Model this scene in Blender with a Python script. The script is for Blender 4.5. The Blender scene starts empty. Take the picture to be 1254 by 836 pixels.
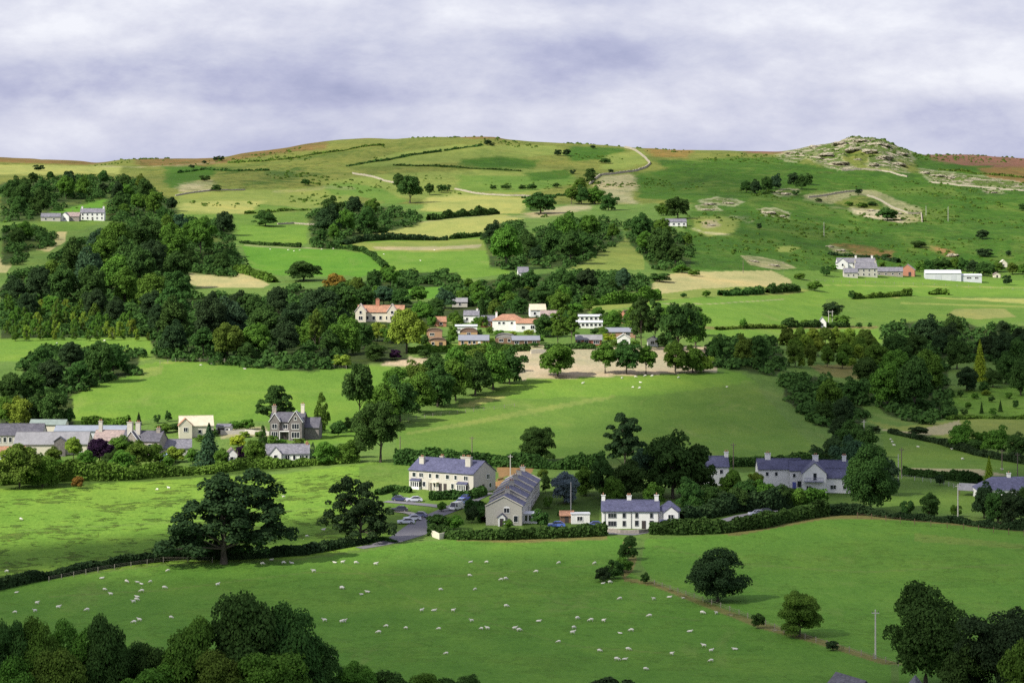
import bpy, bmesh, math, random
import numpy as np
from mathutils import Vector, Matrix

# ------------------------------------------------------------------ camera, light, exposure
SC = bpy.context.scene
COL = SC.collection
F = 3483.0      # focal length in photo pixels (100 mm on a 1254 px wide frame)
VH = 220.0      # photo row of the eye level
UC = 627.0
ZC = 120.0      # eye height above the datum
cam_d = bpy.data.cameras.new('camera'); cam = bpy.data.objects.new('camera', cam_d); COL.objects.link(cam)
cam_d.lens = 100.0; cam_d.sensor_width = 36.0; cam_d.clip_start = 1.0; cam_d.clip_end = 30000.0
cam_d.shift_y = -(418.0 - VH) / 1254.0
cam.location = (0, 0, ZC); cam.rotation_euler = (math.radians(90), 0, 0)
SC.camera = cam

SUN_EL = math.radians(41.0)
SUN_DIR2 = Vector((-0.80, -0.50)).normalized()       # horizontal direction towards the sun
TO_SUN = Vector((SUN_DIR2.x * math.cos(SUN_EL), SUN_DIR2.y * math.cos(SUN_EL), math.sin(SUN_EL)))
sun_d = bpy.data.lights.new('sun', 'SUN'); sun = bpy.data.objects.new('sun', sun_d); COL.objects.link(sun)
sun_d.energy = 5.0; sun_d.angle = math.radians(0.5); sun_d.color = (1.0, 0.94, 0.82)
sun.location = (0, 0, 500); sun.rotation_euler = TO_SUN.to_track_quat('Z', 'Y').to_euler()
SC.view_settings.view_transform = 'Standard'; SC.view_settings.look = 'None'
SC.view_settings.exposure = 0.36; SC.view_settings.gamma = 1.0; SC.view_settings.use_curve_mapping = False
SC.render.engine = 'CYCLES'
SC.cycles.max_bounces = 4; SC.cycles.diffuse_bounces = 2; SC.cycles.glossy_bounces = 2
SC.cycles.transmission_bounces = 2; SC.cycles.transparent_max_bounces = 8; SC.cycles.use_denoising = False
SC.cycles.caustics_reflective = False; SC.cycles.caustics_refractive = False

def nd(nt, t, **kw):
    n = nt.nodes.new(t)
    for k, v in kw.items(): setattr(n, k, v)
    return n
def mathn(nt, op, a, b=None, clamp=False):
    n = nt.nodes.new('ShaderNodeMath'); n.operation = op; n.use_clamp = clamp
    for i, x in enumerate((a, b)):
        if x is None: continue
        if isinstance(x, (int, float)): n.inputs[i].default_value = x
        else: nt.links.new(x, n.inputs[i])
    return n.outputs[0]
def mixc(nt, f, a, b, blend='MIX'):
    n = nt.nodes.new('ShaderNodeMix'); n.data_type = 'RGBA'; n.blend_type = blend
    for key, x in ((0, f), (6, a), (7, b)):
        if isinstance(x, (int, float)): n.inputs[key].default_value = x
        elif isinstance(x, (tuple, list)): n.inputs[key].default_value = (*x[:3], 1)
        else: nt.links.new(x, n.inputs[key])
    return n.outputs[2]
def ramp(nt, fac, pts, interp='LINEAR'):
    n = nt.nodes.new('ShaderNodeValToRGB'); r = n.color_ramp; r.interpolation = interp
    while len(r.elements) < len(pts): r.elements.new(0.5)
    for e, (p, c) in zip(r.elements, pts):
        e.position = p; e.color = (*c, 1) if isinstance(c, (tuple, list)) else (c, c, c, 1)
    nt.links.new(fac, n.inputs[0]); return n.outputs[0]
def noise(nt, vec, scale, detail=4, rough=0.55, dist=0.0):
    n = nt.nodes.new('ShaderNodeTexNoise'); n.inputs['Scale'].default_value = scale
    n.inputs['Detail'].default_value = detail; n.inputs['Roughness'].default_value = rough
    n.inputs['Distortion'].default_value = dist
    if vec is not None: nt.links.new(vec, n.inputs['Vector'])
    return n.outputs[0]

def make_world():
    w = bpy.data.worlds.new('World'); SC.world = w; w.use_nodes = True
    nt = w.node_tree; nt.nodes.clear()
    sky = nd(nt, 'ShaderNodeTexSky', sky_type='NISHITA'); sky.sun_disc = False
    sky.sun_elevation = SUN_EL; sky.sun_rotation = math.atan2(SUN_DIR2.x, SUN_DIR2.y)
    sky.altitude = 200; sky.air_density = 1.0; sky.dust_density = 1.5
    tc = nd(nt, 'ShaderNodeTexCoord')
    # stratocumulus deck: low rolls that pack together towards the horizon
    sep = nd(nt, 'ShaderNodeSeparateXYZ'); nt.links.new(tc.outputs['Generated'], sep.inputs[0])
    zz = mathn(nt, 'MAXIMUM', sep.outputs[2], 0.0)
    el = mathn(nt, 'POWER', mathn(nt, 'ADD', zz, 0.012), 0.62)
    com = nd(nt, 'ShaderNodeCombineXYZ'); nt.links.new(sep.outputs[0], com.inputs[0]); nt.links.new(sep.outputs[1], com.inputs[1])
    nt.links.new(mathn(nt, 'MULTIPLY', el, 1.6), com.inputs[2])
    off = nd(nt, 'ShaderNodeVectorMath', operation='ADD'); nt.links.new(com.outputs[0], off.inputs[0]); off.inputs[1].default_value = (3.13, 7.0, 1.86)
    v = off.outputs[0]
    n1 = noise(nt, v, 7.5, 3, 0.5, 0.15)
    n2 = noise(nt, v, 3.4, 2, 0.5, 0.1)
    iso = nd(nt, 'ShaderNodeVectorMath', operation='MULTIPLY'); nt.links.new(tc.outputs['Generated'], iso.inputs[0]); iso.inputs[1].default_value = (1, 1, 2.2)
    n3 = noise(nt, iso.outputs[0], 20.0, 8, 0.64, 0.1)
    n4 = noise(nt, iso.outputs[0], 75.0, 5, 0.60, 0.0)
    d = mathn(nt, 'ADD', mathn(nt, 'MULTIPLY', n1, 0.44), mathn(nt, 'ADD', mathn(nt, 'MULTIPLY', n2, 0.28), mathn(nt, 'ADD', mathn(nt, 'MULTIPLY', n3, 0.34), mathn(nt, 'MULTIPLY', n4, 0.06))))
    # the main banks: darker undersides and brighter breaks, ragged by noise
    az = mathn(nt, 'DIVIDE', sep.outputs[0], mathn(nt, 'MAXIMUM', sep.outputs[1], 0.05)); ev = mathn(nt, 'DIVIDE', sep.outputs[2], mathn(nt, 'MAXIMUM', sep.outputs[1], 0.05))
    wn = noise(nt, iso.outputs[0], 16.0, 5, 0.6); wm = noise(nt, off.outputs[0], 11.0, 4, 0.55)
    az = mathn(nt, 'ADD', az, mathn(nt, 'MULTIPLY', mathn(nt, 'SUBTRACT', wn, 0.5), 0.10)); ev = mathn(nt, 'ADD', ev, mathn(nt, 'MULTIPLY', mathn(nt, 'SUBTRACT', wm, 0.5), 0.022))
    front = mathn(nt, 'GREATER_THAN', sep.outputs[1], 0.1)
    for (cu_, cv_, ru_, rv_, am) in ((15, 112, 60, 30, -.11), (345, 82, 80, 22, -.07), (540, 100, 130, 13, -.03), (790, 68, 150, 18, -.055), (1150, 105, 110, 16, .075), (640, 22, 140, 22, .085), (90, 40, 110, 20, .06), (200, 140, 80, 13, .075), (980, 95, 120, 16, .05), (1215, 30, 90, 22, -.05), (300, 14, 120, 12, -.04), (1000, 30, 90, 18, .03), (430, 140, 120, 14, .04), (700, 135, 150, 12, .035)):
        da = mathn(nt, 'DIVIDE', mathn(nt, 'SUBTRACT', az, (cu_ - 627) / 3483), ru_ / 3483); de = mathn(nt, 'DIVIDE', mathn(nt, 'SUBTRACT', ev, (220 - cv_) / 3483), rv_ / 3483)
        g_ = mathn(nt, 'EXPONENT', mathn(nt, 'MULTIPLY', mathn(nt, 'ADD', mathn(nt, 'MULTIPLY', da, da), mathn(nt, 'MULTIPLY', de, de)), -0.6))
        d = mathn(nt, 'ADD', d, mathn(nt, 'MULTIPLY', mathn(nt, 'MULTIPLY', g_, am), front))
    cloud = ramp(nt, d, [(0.42, (0.29, 0.31, 0.48)), (0.49, (0.385, 0.40, 0.56)), (0.54, (0.475, 0.49, 0.62)), (0.59, (0.56, 0.57, 0.675)), (0.68, (0.72, 0.73, 0.79))])
    # thin milky veil down at the horizon
    hz = ramp(nt, zz, [(0.0, 0.5), (0.015, 0.15), (0.03, 0.0)])
    cloud = mixc(nt, hz, cloud, (0.46, 0.48, 0.63))
    skys = nd(nt, 'ShaderNodeVectorMath', operation='SCALE'); nt.links.new(sky.outputs[0], skys.inputs[0]); skys.inputs['Scale'].default_value = 0.10
    gap = ramp(nt, d, [(0.34, 1.0), (0.42, 0.08), (1.0, 0.04)])
    c = mixc(nt, gap, cloud, skys.outputs[0])
    bg = nd(nt, 'ShaderNodeBackground'); nt.links.new(c, bg.inputs[0]); bg.inputs[1].default_value = 1.0
    out = nd(nt, 'ShaderNodeOutputWorld'); nt.links.new(bg.outputs[0], out.inputs[0])
make_world()

# ------------------------------------------------------------------ numeric helpers
RNG = np.random.RandomState(7)
_perm = RNG.rand(256, 256)
def vnoise(x, y):
    xi = np.floor(x).astype(int); yi = np.floor(y).astype(int); fx = x - xi; fy = y - yi
    fx = fx * fx * (3 - 2 * fx); fy = fy * fy * (3 - 2 * fy)
    a = _perm[xi & 255, yi & 255]; b = _perm[(xi + 1) & 255, yi & 255]; c = _perm[xi & 255, (yi + 1) & 255]; d = _perm[(xi + 1) & 255, (yi + 1) & 255]
    return (a * (1 - fx) + b * fx) * (1 - fy) + (c * (1 - fx) + d * fx) * fy
def fbm(x, y, o=4):
    s = 0; a = 1.0; t = 0
    for i in range(o):
        s = s + a * (vnoise(x * 2 ** i + 17.3 * i, y * 2 ** i + 5.1 * i) - 0.5); t += a; a *= 0.5
    return s / t * 2
def hermite(xs, ys, x):
    xs = np.asarray(xs, float); ys = np.asarray(ys, float); x = np.clip(x, xs[0], xs[-1])
    h = np.diff(xs); dl = (ys[1:] - ys[:-1]) / h.reshape(-1, *([1] * (ys.ndim - 1)))
    m = np.zeros_like(ys); m[0] = dl[0]; m[-1] = dl[-1]
    prod = dl[1:] * dl[:-1]
    m[1:-1] = np.where(prod > 0, 2 * prod / np.where(np.abs(dl[1:] + dl[:-1]) < 1e-12, 1, dl[1:] + dl[:-1]), 0)
    i = np.clip(np.searchsorted(xs, x) - 1, 0, len(xs) - 2); t = (x - xs[i]) / h[i]
    sh = (-1, *([1] * (ys.ndim - 1))); t = t.reshape(sh); hh = h[i].reshape(sh)
    return ((1 + 2 * t) * (1 - t) ** 2) * ys[i] + t * (1 - t) ** 2 * hh * m[i] + t * t * (3 - 2 * t) * ys[i + 1] + t * t * (t - 1) * hh * m[i + 1]
def sstep(a, b, x):
    t = np.clip((x - a) / (b - a), 0, 1); return t * t * (3 - 2 * t)

# ------------------------------------------------------------------ terrain heights: valley floor, fields and the hill behind
CU = [-400, 0, 150, 300, 450, 600, 750, 900, 1050, 1254, 1700]
TB = {
 500:  [836] * 11,
 600:  [736] * 11,
 700:  [652, 652, 652, 651, 650, 650, 650, 650, 652, 655, 655],
 800:  [592, 592, 592, 587, 580, 578, 580, 586, 592, 596, 596],
 900:  [532, 532, 530, 530, 532, 535, 538, 545, 552, 556, 556],
 1030: [458, 458, 457, 458, 464, 470, 472, 480, 502, 508, 508],
 1130: [425, 425, 424, 422, 421, 421, 424, 434, 455, 462, 462],
 1300: [385, 385, 384, 380, 378, 378, 381, 390, 412, 420, 420],
 1500: [330, 330, 333, 336, 338, 338, 340, 350, 370, 378, 378],
 1700: [280, 280, 283, 293, 300, 300, 304, 315, 334, 340, 340],
 1950: [246, 246, 247, 255, 262, 262, 264, 268, 284, 290, 290],
 2300: [215, 215, 217, 218, 222, 222, 225, 222, 232, 238, 238],
}
SKY_U = [-400, -60, 0, 40, 100, 118, 150, 200, 250, 275, 300, 350, 380, 420, 450, 480, 520, 600, 625, 680, 720, 760, 800, 850, 900, 950, 975, 1000, 1020, 1040, 1060, 1078, 1095, 1115, 1132, 1160, 1200, 1254, 1320, 1700]
SKY_V = [186, 189, 191.5, 193.5, 197.5, 199.5, 197, 195, 193.5, 192, 187.5, 182, 176.5, 171.5, 170, 171, 169, 168.5, 172, 175, 176, 179, 181.5, 183, 184, 185, 182, 177.5, 174, 169.5, 168.5, 169, 176, 184, 188.5, 188, 189.5, 193, 197, 200]
FU = np.arange(-400, 1701, 4.0)
FD = np.concatenate([np.arange(0, 3000, 10.0), np.arange(3000, 9001, 100.0)])
def build_table():
    zs = []; ds = []
    for d, z in ((0, -1.7), (20, -6), (50, -17), (100, -36), (200, -64), (300, -79), (400, -86)):
        ds.append(d); zs.append(np.full(len(FU), z))
    for d in sorted(TB):
        ds.append(d); v = hermite(CU, TB[d], FU); zs.append(-d * (v - VH) / F)
    sv = hermite(SKY_U, SKY_V, FU); zr = -2750 * (sv - VH) / F
    ds.append(2750); zs.append(zr)
    for d, dz in ((2850, -4), (3100, -26), (4000, -60), (9000, -120)):
        ds.append(d); zs.append(zr * (0.6 if d > 3000 else 1) + dz)
    return hermite(ds, np.array(zs), FD)
ZT = build_table()
def HB(x, y):
    """terrain height (world z) at world x, y"""
    x = np.asarray(x, float); y = np.asarray(y, float)
    yy = np.maximum(y, 25.0)
    u = np.clip(UC + F * x / yy, -400, 1699.9); d = np.clip(y, 0, 8999)
    iu = (u + 400) / 4; i0 = np.floor(iu).astype(int); fu = iu - i0
    di = np.where(d < 3000, d / 10, 300 + (d - 3000) / 100); j0 = np.clip(np.floor(di).astype(int), 0, len(FD) - 2); fd = di - j0
    z = (ZT[j0, i0] * (1 - fu) + ZT[j0, i0 + 1] * fu) * (1 - fd) + (ZT[j0 + 1, i0] * (1 - fu) + ZT[j0 + 1, i0 + 1] * fu) * fd
    near = sstep(450, 600, y); hill = sstep(1300, 1900, y)
    z = z + near * 0.45 * fbm(x / 60, y / 60, 2) + hill * 4.0 * fbm(x / 170 + 3, y / 210, 2) * (1 - 0.45 * sstep(2450, 2750, y)) + hill * 1.3 * fbm(x / 48 + 9, y / 60, 3)
    # crag: broken rock rising out of the ridge
    cu = np.exp(-((u - 1052) / 62.0) ** 4) * sstep(2330, 2480, y) * (1 - sstep(2780, 2900, y))
    z = z + cu * (np.abs(fbm(x / 26, y / 45, 4)) * 5.0 - 1.0 + 1.2 * fbm(x / 7, y / 15, 2))
    r2 = np.exp(-((u - 1170) / 50.0) ** 4) * np.exp(-((y - 2420) / 60.0) ** 2)
    z = z + r2 * np.abs(fbm(x / 15, y / 30, 3)) * 4
    return z + ZC
_DS = np.concatenate([np.arange(440, 1200, 1.5), np.arange(1200, 2900, 3.0)])
def ground(u, v):
    """the point of the ground met by the line of sight through photo pixel (u, v)"""
    z = HB((u - UC) / F * _DS, _DS); vv = VH + F * (ZC - z) / _DS
    k = np.argmax(vv <= v)
    if k == 0: k = 1
    a, b = vv[k - 1], vv[k]; t = 0 if abs(a - b) < 1e-9 else min(max((a - v) / (a - b), 0), 1)
    d = _DS[k - 1] + t * (_DS[k] - _DS[k - 1]); x = (u - UC) / F * d
    return Vector((x, d, float(HB(np.array([x]), np.array([d]))[0])))
def gz(x, y): return float(HB(np.array([x]), np.array([y]))[0])

# ------------------------------------------------------------------ object helpers
def link(o, parent=None):
    COL.objects.link(o)
    if parent is not None: o.parent = parent
    return o
def props(o, label=None, cat=None, group=None, kind=None):
    if label: o['label'] = label
    if cat: o['category'] = cat
    if group: o['group'] = group
    if kind: o['kind'] = kind
    return o
def empty(name, loc, rz=0.0, label=None, cat=None, group=None):
    o = bpy.data.objects.new(name, None); o.empty_display_size = 0.5
    o.location = loc; o.rotation_euler = (0, 0, rz); link(o)
    return props(o, label, cat, group)
class MB:
    """collects polygons into one mesh"""
    def __init__(s): s.v = []; s.f = []; s.m = []
    def poly(s, pts, m=0):
        i = len(s.v); s.v += [tuple(p) for p in pts]; s.f.append(tuple(range(i, i + len(pts)))); s.m.append(m)
    def mesh_add(s, vs, fs, m=0):
        i = len(s.v); s.v += [tuple(p) for p in vs]; s.f += [tuple(a + i for a in f) for f in fs]; s.m += [m] * len(fs)
    def box(s, x0, x1, y0, y1, z0, z1, m=0):
        s.mesh_add([(x0, y0, z0), (x1, y0, z0), (x1, y1, z0), (x0, y1, z0), (x0, y0, z1), (x1, y0, z1), (x1, y1, z1), (x0, y1, z1)],
                   [(0, 3, 2, 1), (4, 5, 6, 7), (0, 1, 5, 4), (1, 2, 6, 5), (2, 3, 7, 6), (3, 0, 4, 7)], m)
    def tube(s, pts, rad, n=6, m=0):
        rings = []; base = len(s.v)
        pts = [Vector(p) for p in pts]
        for k, p in enumerate(pts):
            d = (pts[min(k + 1, len(pts) - 1)] - pts[max(k - 1, 0)]).normalized()
            a = d.cross(Vector((0, 0, 1)));  a = Vector((1, 0, 0)) if a.length < 1e-3 else a.normalized(); b = d.cross(a)
            r = rad[k] if isinstance(rad, (list, tuple)) else rad
            for j in range(n):
                t = 2 * math.pi * j / n; s.v.append(tuple(p + a * (math.cos(t) * r) + b * (math.sin(t) * r)))
        for k in range(len(pts) - 1):
            for j in range(n):
                s.f.append((base + k * n + j, base + k * n + (j + 1) % n, base + (k + 1) * n + (j + 1) % n, base + (k + 1) * n + j)); s.m.append(m)
        s.f.append(tuple(base + j for j in range(n))); s.m.append(m)
        s.f.append(tuple(base + (len(pts) - 1) * n + j for j in range(n))); s.m.append(m)
    def data(s, name, mats):
        me = bpy.data.meshes.new(name); me.from_pydata(s.v, [], s.f)
        for m in (mats if isinstance(mats, (list, tuple)) else [mats]): me.materials.append(m)
        if isinstance(mats, (list, tuple)) and len(mats) > 1: me.polygons.foreach_set('material_index', s.m)
        me.update(); return me
    def build(s, name, mats, parent=None):
        return link(bpy.data.objects.new(name, s.data(name, mats)), parent)

# ------------------------------------------------------------------ materials
MATS = {}
def mat(name, col, rough=0.85, var=0.25, scale=1.5, spec=0.2, bump=0.0, col2=None, coord='Object', stretch=None, metal=0.0):
    if name in MATS: return MATS[name]
    m = bpy.data.materials.new(name); m.use_nodes = True; nt = m.node_tree; b = nt.nodes['Principled BSDF']
    b.inputs['Roughness'].default_value = rough; b.inputs['Specular IOR Level'].default_value = spec; b.inputs['Metallic'].default_value = metal
    tc = nd(nt, 'ShaderNodeTexCoord'); v = tc.outputs[coord]
    if stretch:
        mp = nd(nt, 'ShaderNodeMapping'); mp.inputs['Scale'].default_value = stretch; nt.links.new(v, mp.inputs[0]); v = mp.outputs[0]
    n = noise(nt, v, scale, 5, 0.65); n2 = noise(nt, v, scale * 6.5, 2, 0.6)
    f = mathn(nt, 'ADD', mathn(nt, 'MULTIPLY', n, 0.65), mathn(nt, 'MULTIPLY', n2, 0.35))
    c2 = col2 if col2 else tuple(min(1, c * (1 + var)) for c in col)
    c1 = tuple(c * (1 - var) for c in col)
    cc = ramp(nt, f, [(0.36, c1), (0.5, col), (0.64, c2)])
    nt.links.new(cc, b.inputs['Base Color'])
    if bump:
        bp = nd(nt, 'ShaderNodeBump'); bp.inputs['Strength'].default_value = bump; bp.inputs['Distance'].default_value = 0.05
        nt.links.new(f, bp.inputs['Height']); nt.links.new(bp.outputs[0], b.inputs['Normal'])
    MATS[name] = m; return m
def slate(name, col):
    """roof slates: courses and odd replaced slates"""
    if name in MATS: return MATS[name]
    m = bpy.data.materials.new(name); m.use_nodes = True; nt = m.node_tree; b = nt.nodes['Principled BSDF']
    b.inputs['Roughness'].default_value = 0.6; b.inputs['Specular IOR Level'].default_value = 0.35
    tc = nd(nt, 'ShaderNodeTexCoord')
    br = nd(nt, 'ShaderNodeTexBrick'); br.inputs['Scale'].default_value = 1.0; br.inputs['Brick Width'].default_value = 0.5; br.inputs['Row Height'].default_value = 0.3
    br.inputs['Mortar Size'].default_value = 0.02; br.inputs['Color1'].default_value = (*[c * 0.78 for c in col], 1); br.inputs['Color2'].default_value = (*[c * 1.2 for c in col], 1)
    br.inputs['Mortar'].default_value = (*[c * 0.4 for c in col], 1)
    sp = nd(nt, 'ShaderNodeSeparateXYZ'); nt.links.new(tc.outputs['Object'], sp.inputs[0])
    cb = nd(nt, 'ShaderNodeCombineXYZ'); nt.links.new(mathn(nt, 'ADD', sp.outputs[0], mathn(nt, 'MULTIPLY', sp.outputs[1], 0.37)), cb.inputs[0]); nt.links.new(mathn(nt, 'MULTIPLY', sp.outputs[2], 1.6), cb.inputs[1])
    nt.links.new(cb.outputs[0], br.inputs['Vector'])
    n = noise(nt, tc.outputs['Object'], 0.5, 5, 0.7)
    c = mixc(nt, 1.0, br.outputs[0], ramp(nt, n, [(0.3, (0.72, 0.72, 0.74)), (0.7, (1.3, 1.27, 1.2))]), 'MULTIPLY')
    nt.links.new(c, b.inputs['Base Color']); MATS[name] = m; return m
def leafmat(name, col, var=0.35, trans=0.25):
    m = bpy.data.materials.new(name); m.use_nodes = True; nt = m.node_tree; nt.nodes.clear()
    at = nd(nt, 'ShaderNodeAttribute', attribute_name='tone'); oi = nd(nt, 'ShaderNodeObjectInfo')
    f = mathn(nt, 'ADD', mathn(nt, 'MULTIPLY', at.outputs['Fac'], 0.65), mathn(nt, 'MULTIPLY', oi.outputs['Random'], 0.35))
    lo = tuple(c * (1 - var) for c in col); hi = (col[0] * (1 + 1.2 * var), col[1] * (1 + var), col[2] * (1 + 0.6 * var))
    c = ramp(nt, f, [(0.05, lo), (0.5, col), (0.95, hi)])
    hs = nd(nt, 'ShaderNodeHueSaturation'); nt.links.new(mathn(nt, 'ADD', 0.485, mathn(nt, 'MULTIPLY', oi.outputs['Random'], 0.03)), hs.inputs['Hue']); nt.links.new(c, hs.inputs['Color'])
    d = nd(nt, 'ShaderNodeBsdfDiffuse'); nt.links.new(hs.outputs[0], d.inputs[0])
    t = nd(nt, 'ShaderNodeBsdfTranslucent'); nt.links.new(hs.outputs[0], t.inputs[0])
    mx = nd(nt, 'ShaderNodeMixShader'); mx.inputs[0].default_value = trans
    nt.links.new(d.outputs[0], mx.inputs[1]); nt.links.new(t.outputs[0], mx.inputs[2])
    o = nd(nt, 'ShaderNodeOutputMaterial'); nt.links.new(mx.outputs[0], o.inputs[0]); return m
LEAF = {
 'dark green': leafmat('leaf_dark', (0.052, 0.109, 0.028)),
 'mid green': leafmat('leaf_mid', (0.090, 0.185, 0.030)),
 'olive green': leafmat('leaf_olive', (0.100, 0.168, 0.030)),
 'light green': leafmat('leaf_light', (0.192, 0.286, 0.041)),
 'blue green': leafmat('leaf_blue', (0.052, 0.105, 0.052)),
 'grey blue': leafmat('leaf_greyblue', (0.13, 0.18, 0.19)),
 'purple': leafmat('leaf_purple', (0.035, 0.018, 0.042)),
 'golden brown': leafmat('leaf_autumn', (0.23, 0.15, 0.035)),
 'yellow green': leafmat('leaf_yellow', (0.297, 0.405, 0.041)),
 'very dark green': leafmat('leaf_vdark', (0.037, 0.069, 0.028)),
}
BARK = mat('bark', (0.10, 0.085, 0.065), 0.95, 0.4, 2.0, bump=0.5)
BARKP = mat('pale_bark', (0.30, 0.26, 0.21), 0.9, 0.3, 2.0)
# ------------------------------------------------------------------ the ground sheet and what grows on each field
def inpoly(px, py, poly):
    ins = np.zeros(px.shape, bool); n = len(poly); j = n - 1
    for i in range(n):
        xi, yi = poly[i]; xj, yj = poly[j]
        if yi != yj:
            c = ((yi > py) != (yj > py)) & (px < (xj - xi) * (py - yi) / (yj - yi) + xi)
            ins ^= c
        j = i
    return ins
def bandmask(px, py, pts, w):
    best = np.full(px.shape, 1e9)
    for (x0, y0), (x1, y1) in zip(pts[:-1], pts[1:]):
        dx, dy = x1 - x0, y1 - y0; t = np.clip(((px - x0) * dx + (py - y0) * dy) / (dx * dx + dy * dy), 0, 1)
        best = np.minimum(best, np.hypot(px - x0 - t * dx, py - y0 - t * dy))
    return np.clip(1.2 - best / w, 0, 1)
FRESH = (0.088, 0.205, 0.024); LIME = (0.118, 0.218, 0.032); PAST = (0.102, 0.182, 0.032); DULL = (0.105, 0.180, 0.040)
YEL = (0.175, 0.222, 0.052); STRAW = (0.34, 0.315, 0.145); PALE = (0.27, 0.29, 0.085); BRACK = (0.047, 0.114, 0.014); MOOR = (0.150, 0.172, 0.040)
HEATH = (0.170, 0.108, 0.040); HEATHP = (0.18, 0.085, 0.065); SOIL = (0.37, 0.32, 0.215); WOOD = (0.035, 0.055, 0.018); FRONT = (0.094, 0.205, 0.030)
ROCK = (0.50, 0.45, 0.33); TAN = (0.30, 0.28, 0.16); ORANGE = (0.25, 0.155, 0.07); DARKG = (0.055, 0.10, 0.02); VERGE = (0.17, 0.16, 0.055)
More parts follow.
